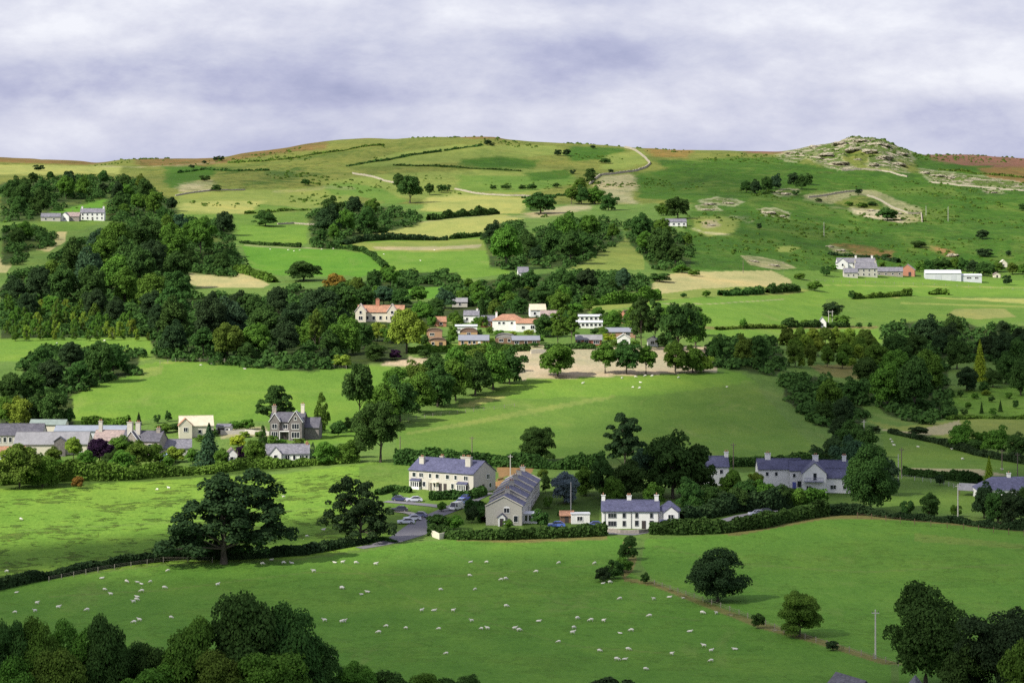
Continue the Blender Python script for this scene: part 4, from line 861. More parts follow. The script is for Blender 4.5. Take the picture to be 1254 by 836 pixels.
# ------------------------------------------------------------------ buildings
WHITE = mat('white_render', (0.77, 0.77, 0.74), .9, .10, .8, col2=(.82, .82, .80))
CREAM = mat('cream_render', (0.64, 0.60, 0.48), .9, .08, 1.0)
BEIGE = mat('pebbledash', (0.47, 0.45, 0.395), .95, .12, 2.0, bump=.3)
STONE = mat('grey_stone', (0.30, 0.27, 0.235), .95, .4, 2.2, bump=.5)
DSTONE = mat('dark_stone', (0.17, 0.155, 0.15), .95, .4, 2.2, bump=.5)
BRICKR = mat('red_brick', (0.42, 0.20, 0.13), .95, .25, 2.2)
TIMBER = mat('lodge_timber', (0.47, 0.31, 0.16), .8, .25, 2.0, stretch=(1, 1, 6))
DTIMBER = mat('dark_timber', (0.19, 0.12, 0.08), .8, .3, 2.0, stretch=(1, 1, 6))
SL_P = slate('purple_slate', (0.085, 0.090, 0.165)); SL_G = slate('grey_slate', (0.20, 0.20, 0.235)); SL_D = slate('dark_slate', (0.10, 0.10, 0.125))
TERR = slate('terracotta_tiles', (0.40, 0.215, 0.135)); PINKR = slate('weathered_tiles', (0.33, 0.26, 0.245))
SHEET = mat('grey_sheet_roof', (0.24, 0.24, 0.25), .75, .2, .35, stretch=(1, .2, 1)); PALE_SHEET = mat('pale_sheet', (0.55, 0.57, 0.60), .6, .08, .5)
GREENR = mat('green_grey_roof', (0.22, 0.27, 0.25), .8, .2, .5)
FRAME = mat('white_frame', (0.78, 0.78, 0.76), .6, .03, 1.0); DOORM = mat('dark_door', (0.06, 0.05, 0.05), .5, .2, 1.0); BLUED = mat('blue_paint', (0.12, 0.14, 0.42), .5, .1, 1.0)
POT = mat('chimney_pot', (0.42, 0.22, 0.14), .9, .2, 4.0); GLASS = None
def glass():
    m = bpy.data.materials.new('window_glass'); m.use_nodes = True; b = m.node_tree.nodes['Principled BSDF']
    b.inputs['Base Color'].default_value = (0.025, 0.03, 0.04, 1); b.inputs['Roughness'].default_value = 0.08; b.inputs['Specular IOR Level'].default_value = 0.6; return m
GLASS = glass()
def face_pt(face, L, W, a, z, out, ox, oy):
    """a point on a wall: a runs along the wall, out stands proud of it"""
    if face == 'f': return (ox + a, oy - out, z)
    if face == 'b': return (ox - a, oy + W + out, z)
    if face == 'r': return (ox + L / 2 + out, oy + W / 2 + a, z)
    return (ox - L / 2 - out, oy + W / 2 - a, z)
def slab(mb, face, L, W, a0, a1, z0, z1, o0, o1, ox, oy):
    c = [face_pt(face, L, W, a, z, o, ox, oy) for (a, z, o) in ((a0, z0, o0), (a1, z0, o0), (a1, z0, o1), (a0, z0, o1), (a0, z1, o0), (a1, z1, o0), (a1, z1, o1), (a0, z1, o1))]
    mb.mesh_add(c, [(0, 3, 2, 1), (4, 5, 6, 7), (0, 1, 5, 4), (1, 2, 6, 5), (2, 3, 7, 6), (3, 0, 4, 7)])
def volume(e, L, W, eave, ridge, wall, roof, kind='x', ox=0.0, oy=0.0, oz=0.0, wins=(), doors=(), chim=(), over=.35, frame=None, verge=None, base=2.5, wallname='wall', roofname='roof'):
    wm = MB(); h = ridge; x0, x1, y0, y1 = ox - L / 2, ox + L / 2, oy, oy + W; zb = -base
    def V(x, y, z): return (x, y, z + oz)
    b = [V(x0, y0, zb), V(x1, y0, zb), V(x1, y1, zb), V(x0, y1, zb)]; t = [V(x0, y0, eave), V(x1, y0, eave), V(x1, y1, eave), V(x0, y1, eave)]
    cy = oy + W / 2
    th = .18
    if kind == 'x':
        gl, gr = V(x0, cy, h), V(x1, cy, h); wm.poly([b[0], b[1], t[1], t[0]]); wm.poly([b[2], b[3], t[3], t[2]]); wm.poly([b[1], b[2], t[2], gr, t[1]]); wm.poly([b[3], b[0], t[0], gl, t[3]])
        sl = (h - eave) / (W / 2); ez = eave - over * sl
        prof = [(y0 - over, ez), (cy, h), (y1 + over, ez)]; a0, a1 = x0 - over * .5, x1 + over * .5
        P = lambda a, y, z: V(a, y, z)
    elif kind == 'y':
        gl, gr = V(ox, y0, h), V(ox, y1, h); wm.poly([b[0], b[1], t[1], gl, t[0]]); wm.poly([b[2], b[3], t[3], gr, t[2]]); wm.poly([b[1], b[2], t[2], t[1]]); wm.poly([b[3], b[0], t[0], t[3]])
        sl = (h - eave) / (L / 2); ez = eave - over * sl
        prof = [(x0 - over, ez), (ox, h), (x1 + over, ez)]; a0, a1 = y0 - over * .5, y1 + over * .5
        P = lambda a, y, z: V(y, a, z)
    else:
        for i in range(4): wm.poly([b[i], b[(i + 1) % 4], t[(i + 1) % 4], t[i]])
    wo = wm.build(wallname, wall, e); rm = MB()
    if kind in 'xy':
        pts = [(y, z + .03) for y, z in prof] + [(y, z + th + .03) for y, z in reversed(prof)]
        va = [P(a0, y, z) for y, z in pts]; vb = [P(a1, y, z) for y, z in pts]
        rm.mesh_add(va + vb, [(i, (i + 1) % 6, 6 + (i + 1) % 6, 6 + i) for i in range(6)] + [(0, 1, 4, 5), (1, 2, 3, 4), (11, 10, 7, 6), (10, 9, 8, 7)])
        if kind == 'x': rm.box(a0, a1, cy - .12, cy + .12, oz + h + .12, oz + h + .30)
    elif kind == 'hip':
        o_ = over; q = [V(x0 - o_, y0 - o_, eave), V(x1 + o_, y0 - o_, eave), V(x1 + o_, y1 + o_, eave), V(x0 - o_, y1 + o_, eave)]
        run = min(W / 2, L / 2 - .3); ra, rb = V(x0 + run, cy, h), V(x1 - run, cy, h)
        rm.poly([q[0], q[1], rb, ra]); rm.poly([q[1], q[2], rb]); rm.poly([q[2], q[3], ra, rb]); rm.poly([q[3], q[0], ra]); rm.poly(q[::-1])
    elif kind == 'flat':
        rm.box(x0 - .15, x1 + .15, y0 - .15, y1 + .15, oz + eave, oz + eave + .22)
    elif kind == 'curve':
        n = 8; pr = [(ox + (L / 2 + .2) * math.cos(math.pi * k / n), eave + (h - eave) * math.sin(math.pi * k / n)) for k in range(n + 1)]
        for k in range(n):
            (xa, za), (xb, zb_) = pr[k], pr[k + 1]; rm.poly([V(xa, y0 - .3, za), V(xb, y0 - .3, zb_), V(xb, y1 + .2, zb_), V(xa, y1 + .2, za)])
        rm.poly([V(x, y0 - .02, z - .05) for x, z in pr])
    ro = rm.build(roofname, roof, e)
    if verge and kind in 'xy':
        for a in (a0 - .02, a1 - .28):
            vm = MB()
            pts = [(y, z + th) for y, z in prof] + [(y, z + th + .22) for y, z in reversed(prof)]
            va = [P(a, y, z) for y, z in pts]; vb = [P(a + .3, y, z) for y, z in pts]
            vm.mesh_add(va + vb, [(i, (i + 1) % 6, 6 + (i + 1) % 6, 6 + i) for i in range(6)] + [(0, 1, 4, 5), (1, 2, 3, 4), (11, 10, 7, 6), (10, 9, 8, 7)])
            vm.build('coping', verge, ro)
    fr = frame or FRAME
    for w in wins:
        face, a, z, ww, hh = w[:5]; m = MB(); fw = .09
        for (p0, p1, q0, q1) in ((-ww / 2 - fw, ww / 2 + fw, hh, hh + fw), (-ww / 2 - fw, ww / 2 + fw, -fw - .05, 0), (-ww / 2 - fw, -ww / 2, 0, hh), (ww / 2, ww / 2 + fw, 0, hh)):
            slab(m, face, L, W, a + p0, a + p1, oz + z + q0, oz + z + q1, -.05, .10, ox, oy)
        nb = max(1, int(round(ww / .75)))
        for k in range(1, nb): slab(m, face, L, W, a - ww / 2 + ww * k / nb - .035, a - ww / 2 + ww * k / nb + .035, oz + z, oz + z + hh, -.02, .075, ox, oy)
        wf = m.build('window', fr, e); p = MB(); slab(p, face, L, W, a - ww / 2, a + ww / 2, oz + z, oz + z + hh, -.10, .035, ox, oy); p.build('pane', GLASS, wf)
    for d_ in doors:
        face, a, ww, hh = d_[:4]; m = MB(); slab(m, face, L, W, a - ww / 2, a + ww / 2, oz - .02, oz + hh, -.05, .08, ox, oy); m.build('door', d_[4] if len(d_) > 4 else DOORM, e)
    for c in chim:
        cx, cyy, top, cw, cd = c[:5]; cm = c[5] if len(c) > 5 else wall; m = MB()
        m.box(ox + cx - cw / 2, ox + cx + cw / 2, oy + cyy - cd / 2, oy + cyy + cd / 2, oz + eave * .8, oz + top); m.box(ox + cx - cw / 2 - .1, ox + cx + cw / 2 + .1, oy + cyy - cd / 2 - .1, oy + cyy + cd / 2 + .1, oz + top - .22, oz + top)
        ch = m.build('chimney', cm, ro); pm = MB(); n = max(1, int(cw / .55))
        for k in range(n):
            px = ox + cx + (k - (n - 1) / 2) * .5; pm.tube([(px, oy + cyy, oz + top), (px, oy + cyy, oz + top + .5)], [.15, .12], 6)
        if 'nopot' not in c: pm.build('chimney_pot', POT, e)
    return wo, ro
def house(name, label, u, v, rot, L, W, eave, ridge, wall, roof, kind='x', cat='house', group=None, point=None, **kw):
    p = point or ground(u, v); e = empty(name, p, math.radians(rot), label, cat, group)
    volume(e, L, W, eave, ridge, wall, roof, kind, **kw); return e
def grid_wins(L, n, zs, w=.9, h=1.2, face='f', skip=()):
    return [(face, -L / 2 + L * (i + .5) / n, z, w, h) for z in zs for i in range(n) if (i, z) not in skip]

def near_houses():
    # pale pebbledashed terrace seen cornerwise
    w = [('f', a, z, ww, 1.15) for z in (3.35,) for a, ww in ((-9, 1.1), (-6.6, 1.3), (-3.6, .8), (-1.2, 1.1), (2.2, 1.1), (4.9, .8), (8.3, 1.3))] + [('f', a, .9, ww, 1.3) for a, ww in ((-5.6, .9), (-1.8, .9), (3.9, .9), (5.6, .9))]
    w += [('r', 1.6, 3.4, 1.3, 1.2), ('r', 2.6, 1.0, 1.0, 1.2)]
    e = house('terrace_house', 'long beige two-storey terrace under a purple slate roof, behind the parked cars', 540, 601, -35, 21.5, 10.2, 5.2, 8.1, BEIGE, SL_P,
        wins=w, doors=[('f', -3.6, 1.0, 2.1), ('f', -0.2, 1.0, 2.1), ('f', 1.4, 1.0, 2.1), ('r', -.6, 1.0, 2.1)], chim=[(-8.2, 2.6, 8.6, 1.5, .8), (-4.2, 6.3, 8.7, 1.1, .8), (3.2, 6.0, 9.0, 1.5, .8), (7.2, 2.8, 9.4, 1.7, .9)])
    for ax in (-8.2, 7.4):   # square bay windows with lean-to slate tops
        m = MB(); m.box(ax - 1.5, ax + 1.5, -1.0, -.02, -1.5, .8); m.box(ax - 1.5, ax + 1.5, -1.0, -.02, 2.1, 2.35)
        for k in range(5): x = ax - 1.5 + k * .7; m.box(x, x + .16, -1.0, -.9, .8, 2.1)
        b = m.build('bay_window', FRAME, e); g = MB(); g.box(ax - 1.4, ax + 1.4, -.92, -.1, .8, 2.1); g.build('pane', GLASS, b)
        r = MB(); r.mesh_add([(ax - 1.7, -1.2, 2.35), (ax + 1.7, -1.2, 2.35), (ax + 1.7, -.01, 2.95), (ax - 1.7, -.01, 2.95), (ax - 1.7, -.01, 2.35), (ax + 1.7, -.01, 2.35)], [(0, 1, 2, 3), (0, 3, 4), (1, 5, 2), (0, 4, 5, 1)]); r.build('bay_roof', SL_P, b)
    pr = MB(); pr.box(-2.9, -.7, -1.3, -.02, 2.25, 2.4)
    for x in (-2.8, -.8): pr.box(x - .08, x + .08, -1.25, -1.1, -1.0, 2.25)
    pr.build('porch', CREAM, e)
    # stepped row climbing the slope, gable end to the viewer
    p0 = ground(617, 643); dr = Vector((.10, 1.0, 0)).normalized(); rz = math.degrees(-math.atan2(.10, 1.0))
    nm = ['nearest house of the stepped row, pale gable end with small arched window', 'second house of the stepped row behind the pale gable end', 'middle house of the stepped row with purple slate roof', 'fourth house up the stepped row, purple slate roof', 'farthest and highest house of the stepped row']
    for k in range(5):
        p = p0 + dr * 10.0 * k; p.z = p0.z + [0, 0.9, 1.3, 1.5, 1.5][k]
        wn = [('r', a, z, 1.0, 1.2) for a in (-3, 0, 3) for z in (1.0, 3.4)]
        dn = [('r', 1.6, .9, 2.0)]
        ch = [(.0, 8.9, 8.3, 1.3, .9)]
        if k == 0: wn += [('f', .7, 3.2, 1.3, 1.1), ('f', 3.0, .9, 1.0, 1.5)]; dn += [('f', -.4, 1.0, 2.2)]
        e = house('stepped_house', nm[k], 0, 0, rz, 9.0, 9.9, 4.7, 7.0, BEIGE, SL_P, 'y', point=p, group='houses of the stepped row', wins=wn, doors=dn, chim=ch, over=.25, verge=CREAM, base=4.5)
        pm = MB(); pm.box(-4.9, -4.52, 2, 6, 1.8, 4.4); pm.build('side_outshot', BEIGE, e)
        if k == 0:
            for a, nme in ((.7, 'window_arch'),):
                m = MB(); m.poly([(a + .75 * math.cos(math.pi * j / 8), -.03, 4.4 + .4 * math.sin(math.pi * j / 8)) for j in range(9)]); m.build(nme, FRAME, e)
            volume(e, 1.8, 1.5, 2.2, 3.0, FRAME, SL_P, 'y', ox=-.4, oy=-1.55, doors=[('f', 0, .9, 1.9)], wallname='porch_wall', roofname='porch_roof')
            volume(e, 4.0, 5.5, 2.4, 3.2, FRAME, PALE_SHEET, 'flat', ox=6.55, oy=3.6, wallname='conservatory_wall', roofname='conservatory_roof', wins=[('f', a, .7, .7, 1.5) for a in (-1.3, -.3, .7, 1.5)])
    # long white roadside house
    L = 14.2; w = [('f', -4.5, 2.75, 1.9, 1.0), ('f', -1.55, 2.75, .7, 1.1), ('f', 1.55, 2.75, .65, 1.1), ('f', 5.2, 2.75, .65, 1.1), ('f', -4.5, .7, 1.9, 1.1), ('f', -1.55, .7, .7, 1.2), ('f', 1.55, .8, .8, 1.2), ('f', 5.2, .8, .8, 1.2)]
    e = house('cottage', 'long white roadside house with purple slate roof and three chimneys', 772, 647, -2, L, 6.6, 4.4, 6.6, WHITE, SL_P, wins=w, doors=[('f', 3.3, 1.0, 2.0)],
        chim=[(-6.7, 3.3, 8.0, .9, .8), (-.3, 3.5, 7.9, 1.1, .8), (6.5, 3.3, 8.1, 1.0, .8)], frame=mat('grey_frame', (.30, .30, .32), .6, .05))
    pm = MB()
    for x in (-6.3, 0.2, 6.9): pm.box(x - .05, x + .05, -.14, -.04, 0, 4.3)
    pm.build('drainpipe', DOORM, e)
    volume(e, 5.0, 5.6, 4.3, 6.5, WHITE, SL_P, 'hip', ox=9.65, oy=1.3, wallname='wing_wall', roofname='wing_roof')
    volume(e, 3.6, 2.5, 4.0, 5.4, WHITE, SL_P, 'y', ox=10.0, oy=-.2, over=.25, wins=[('f', 0, 2.5, 1.3, 1.0)], wallname='gable_wall', roofname='gable_roof')
    r = MB(); r.mesh_add([(7.2, -1.5, 1.7), (12.2, -1.5, 1.7), (12.2, -.22, 2.35), (7.2, -.22, 2.35), (7.2, -.22, 1.7), (12.2, -.22, 1.7)], [(0, 1, 2, 3), (0, 3, 4), (1, 5, 2), (0, 4, 5, 1)]); r.build('porch_roof', SL_P, e)
    m = MB()
    for x in (7.4, 9.7, 12.0): m.box(x - .08, x + .08, -1.4, -1.25, -1, 1.7)
    m.build('porch_post', DOORM, e)
    # low rendered outhouse beside it
    house('outhouse', 'small white flat-roofed outhouse left of the long white roadside house', 711, 641, 3, 4.6, 3.0, 2.4, 2.6, WHITE, PALE_SHEET, 'flat', cat='outhouse', wins=[('f', -.2, .8, 1.3, 1.0)])
    house('garden_shed', 'brown garden shed with a rusty roof beside the white outhouse', 694, 640, 0, 3.4, 3.0, 1.9, 2.7, DTIMBER, TERR, cat='shed', doors=[('f', 0, .9, 1.7)])
    # white cottages among trees on the right
    house('cottage', 'white cottage with two chimneys half hidden by trees, left end of the right-hand row', 878, 594, 2, 6.5, 6, 5.2, 7.6, WHITE, SL_P, wins=[('f', -1.8, 3.2, .8, 1.1), ('f', 1.2, 3.2, .8, 1.1), ('f', -1.8, .8, .8, 1.2)], chim=[(-2.9, 3, 9.0, 1.0, .8), (2.9, 3, 9.0, 1.1, .8)])
    e = house('cottage', 'white cottage with blue doors in the middle of the right-hand row', 955, 596, 2, 12.0, 6, 5.0, 7.4, WHITE, SL_P, wins=[('f', -3.5, 3.1, .7, 1.0), ('f', -1, 3.1, .7, 1.0), ('f', 3.9, 3.1, .7, 1.0)], chim=[(-3, 3, 9.1, 1.5, .9)])
    e = house('cottage', 'white cottage with forward gable wing and balcony, beside the big dark tree', 1003, 599, -4, 16.0, 6.5, 5.2, 7.6, WHITE, SL_P, wins=[('f', -6.8, 3.3, .7, 1.0), ('f', -3.8, 3.3, .7, 1.0), ('f', -5.4, .6, 1.1, 1.7)],
        doors=[('f', -6.8, 1.0, 2.0, BLUED), ('f', -3.2, 1.0, 2.0, BLUED)], chim=[(-.9, 3.2, 9.2, 1.6, .9), (7.0, 3.2, 9.1, 1.1, .8)])
    volume(e, 6.4, 8.0, 5.2, 8.0, WHITE, SL_P, 'y', ox=-1.5, oy=-8.0, base=5.5, wins=[('f', 0.1, 3.4, .9, 1.9), ('f', -1.6, .4, 1.2, 1.4), ('r', 0, 2.2, 3.4, 1.3), ('r', 1, .1, 1.6, 1.6)], wallname='gable_wall', roofname='gable_roof')
    m = MB(); m.box(-4.3, .9, -9.5, -8.02, 3.0, 3.12)
    for k in range(14): x = -4.25 + k * .39; m.box(x - .03, x + .03, -9.48, -9.42, 3.12, 4.1)
    m.box(-4.3, .9, -9.5, -9.4, 4.1, 4.18); m.build('balcony', mat('balcony_rail', (.25, .26, .35), .6, .1), e)
    volume(e, 6.6, 6.0, 3.9, 6.0, WHITE, SL_P, 'x', ox=5.1, oy=-6.4, base=4.5, wins=[('f', -1.5, .8, 1.5, 1.1), ('f', 1.6, .8, .9, 1.1)], wallname='annex_wall', roofname='annex_roof')
    # bungalow at the right edge
    e = house('bungalow', 'bungalow with a wide hipped purple roof behind dark hedging at the right', 1241, 612, 0, 19, 9, 2.7, 5.9, WHITE, SL_P, 'hip', wins=[('f', a, .9, 1.5, 1.2) for a in (-6, -2, 3, 7)], chim=[(-.5, 4.5, 6.9, 1.0, .8)])
    c = empty('carport', ground(1186, 607), math.radians(-12), 'grey sheet-roofed carport on posts left of the hipped bungalow', 'carport')
    m = MB(); m.mesh_add([(-2.8, 0, 1.5), (2.8, 0, 1.3), (2.8, 5, 2.7), (-2.8, 5, 2.9), (-2.8, 0, 1.62), (2.8, 0, 1.42), (2.8, 5, 2.82), (-2.8, 5, 3.02)], [(0, 3, 2, 1), (4, 5, 6, 7), (0, 1, 5, 4), (1, 2, 6, 5), (2, 3, 7, 6), (3, 0, 4, 7)]); m.build('sheet_roof', SHEET, c)
    for x in (-2.6, 2.6):
        for y, h in ((.2, 1.4), (4.7, 2.7)): m = MB(); m.box(x - .06, x + .06, y - .06, y + .06, -.8, h); m.build('post', DTIMBER, c)
    # roofs whose tops just rise into the bottom edge
    for u, v, sz, lab in ((1060, 884, 1.0, 'dark gabled roof peeping over the bottom edge, left of the pair'), (1121, 886, .72, 'small grey roof with a pale ridge chimney at the bottom edge')):
        house('barn', lab, u, v, 25 if sz == 1 else -8, 6.5 * sz, 9, 3.2, 6.6 * (1 if sz == 1 else .94), STONE, SL_D, 'y', cat='barn', doors=[('f', 0, 2, 2.3)], wins=[('f', -2 * sz, 1, .8, .8)])
def village():
    e = house('barn', 'long low barn with a wide pale grey sheet roof in the left village', 62, 557, 4, 22, 18, 3.2, 6.0, CREAM, SHEET, cat='barn', wins=[('f', 8.5, .9, 1.4, 1.1)], doors=[('f', 4, 1.2, 2.1)])
    volume(e, 3.4, 3, 4.4, 5.6, DSTONE, SL_D, 'y', ox=3.0, oy=-3.2, wallname='outshot_wall', roofname='outshot_roof')
    house('terrace_house', 'dark slate-roofed building with a row of windows at the left edge', 8, 546, 0, 22, 9, 3.4, 6.4, BEIGE, SL_D, wins=[('f', -9 + 1.7 * k, 1.2, .9, 1.5) for k in range(12)])
    house('outhouse', 'low outbuilding with terracotta roof at the left edge, in front of the dark-roofed building', 3, 563, 4, 13, 5, 2.2, 3.6, WHITE, TERR, cat='outhouse', wins=[('f', 3, .8, 1, .9)], doors=[('f', 5, 1, 1.9)])
    house('shed', 'cream shed with a shallow green-grey roof at the foot of the sloping field', 58, 528, -4, 11.5, 5, 2.2, 3.4, CREAM, GREENR, cat='shed', wins=[('f', 3, .9, 1, .9)], doors=[('f', -2, 1.2, 1.9)])
    e = house('barn', 'pale blue-white sheet-roofed barn behind the grey barn in the left village', 110, 541, 0, 22, 8, 3.4, 4.6, PALE_SHEET, mat('blue_sheet', (.25, .28, .33), .7, .12, .5), cat='barn')
    e = house('stone_house', 'stone house with twin tall chimney stacks in the left village', 172, 560, -14, 12, 7, 5.0, 7.6, STONE, SL_D, wins=[('f', -3, 3, 1, 1.1), ('f', 0, 3, 1, 1.1), ('f', 3, 3, 1, 1.1)], chim=[(-4.2, 2.4, 10.4, 1.6, 1.1, BEIGE), (-1.6, 2.4, 10.4, 1.4, 1.0, BEIGE), (4.6, 3.2, 8.7, 1.2, .9, STONE)])
    volume(e, 4, 2.5, 5.2, 7.8, STONE, SL_D, 'y', ox=-2, oy=-2.5, wins=[('f', 0, 3.5, 1.1, 1.2)], wallname='gable_wall', roofname='gable_roof', verge=WHITE)
    house('stone_house', 'weathered pink-grey roofed house with one tall chimney, beside the purple tree', 138, 557, -8, 12, 7, 4.4, 7.0, BEIGE, PINKR, wins=[('f', -3, 1, 1.2, 1.2), ('f', 2, 1, 1.2, 1.2)], doors=[('f', 0, 1, 2)], chim=[(-4.6, 3.2, 10, 1.1, .9)])
    house('bungalow', 'low grey-roofed bungalow right of the twin-chimney stone house', 216, 558, 6, 9, 6, 2.4, 4.6, BEIGE, SL_G, wins=[('f', -2, .9, 1.2, 1.1), ('f', 2, .9, 1.2, 1.1)])
    c = empty('marquee', ground(202, 566), 0, 'blue-white marquee tent in the left village', 'tent'); m = MB(); m.box(-1.6, 1.6, 0, 3, 0, 1.9); m.build('side_panel', mat('blue_canvas', (.45, .55, .8), .7, .1), c)
    m = MB(); m.mesh_add([(-1.8, -.2, 1.9), (1.8, -.2, 1.9), (1.8, 3.2, 1.9), (-1.8, 3.2, 1.9), (0, 1.5, 3.0)], [(0, 1, 4), (1, 2, 4), (2, 3, 4), (3, 0, 4)]); m.build('canopy', mat('blue_roof_canvas', (.30, .42, .78), .7, .1), c)
    e = house('stone_house', 'cream house with a pale sunlit roof standing above the left village', 241, 535, 10, 10.5, 8, 3.6, 6.2, CREAM, mat('lichen_roof', (.55, .50, .38), .9, .15, .6), wins=[('f', -3, 1, 1.6, 1.3), ('f', 1, 1.2, 1, 1.1)], doors=[('r', 0, 1, 2)])
    volume(e, 4, 3, 4.0, 6.0, CREAM, TERR, 'y', ox=-3.6, oy=-2.2, wins=[('f', 0, 2, 1.2, 1.2)], wallname='gable_wall', roofname='gable_roof')
    house('garage', 'small white garage beside the cream house above the left village', 273, 531, -8, 4.4, 4, 2.3, 2.8, WHITE, SL_G, cat='garage', doors=[('f', -.6, 2.2, 1.9)], wins=[('f', 1.4, 1, .6, .8)])
    # dark manor with bargeboards
    e = house('manor_house', 'dark stone gabled manor house with white bay windows beside the flat-topped cedar', 351, 538, -6, 10.5, 8, 5.6, 8.0, DSTONE, SL_D, wins=[('f', -3.6, .9, 1.7, 1.5), ('f', -.4, 3.4, 1.4, 1.3), ('f', -3.6, 3.4, 1.4, 1.3), ('r', 0, 3.4, 1, 1.3)], doors=[('f', -.8, 1.2, 2.2)],
        chim=[(-4.6, 4, 10.2, 1.3, .9, STONE), (4.4, 4, 10.8, 1.1, .9, CREAM)])
    volume(e, 4.0, 2.2, 5.8, 8.8, DSTONE, SL_D, 'y', ox=3.2, oy=-2.2, wins=[('f', 0, .8, 2.4, 1.7), ('f', 0, 3.5, 2.2, 1.6), ('f', 0, 6.3, .7, 1.0)], wallname='gable_wall', roofname='gable_roof', verge=WHITE, doors=[])
    volume(e, 3.0, 1.0, 5.8, 8.0, DSTONE, SL_D, 'y', ox=-3.6, oy=-1.0, wins=[('f', 0, .9, 1.9, 1.6), ('f', 0, 3.5, 1.5, 1.4)], wallname='gable_wall', roofname='gable_roof', verge=WHITE)
    m = MB(); m.box(-2.0, 1.2, -1.8, -.02, 2.6, 2.75); 
    for x in (-1.9, 1.1): m.box(x - .08, x + .08, -1.7, -1.55, -1, 2.6)
    m.build('porch', FRAME, e)
    volume(e, 4.5, 6, 3.8, 6.4, DSTONE, SL_D, 'x', ox=7.6, oy=1.5, wallname='wing_wall', roofname='wing_roof')
    e = house('bungalow', 'long white bungalow with a grey slate roof below the dark manor house', 352, 566, 2, 12.6, 7, 2.6, 4.9, WHITE, SL_G, wins=[('f', 0, .8, 1.2, 1.3), ('f', 2, .8, .7, 1.3), ('f', 4.2, .8, 1.2, 1.2), ('f', 5.6, .8, .7, 1.2)], chim=[(5.6, 3.5, 5.6, .8, .7, POT)])
    volume(e, 3.4, 1.4, 2.6, 4.6, WHITE, SL_G, 'y', ox=-3.4, oy=-1.4, wins=[('f', 0, .8, .9, 1.5)], wallname='gable_wall', roofname='gable_roof')
    volume(e, 2.6, 5, 2.8, 4.3, WHITE, SL_G, 'y', ox=-6.8, oy=1.0, wins=[('f', 0, .9, .8, 1.2)], wallname='wing_wall', roofname='wing_roof')
    house('cottage', 'small white cottage end showing between trees left of the white bungalow', 284, 568, 8, 3.2, 5, 2.8, 4.4, WHITE, PINKR, 'y', wins=[('f', 0, .9, 1, 1.2)])
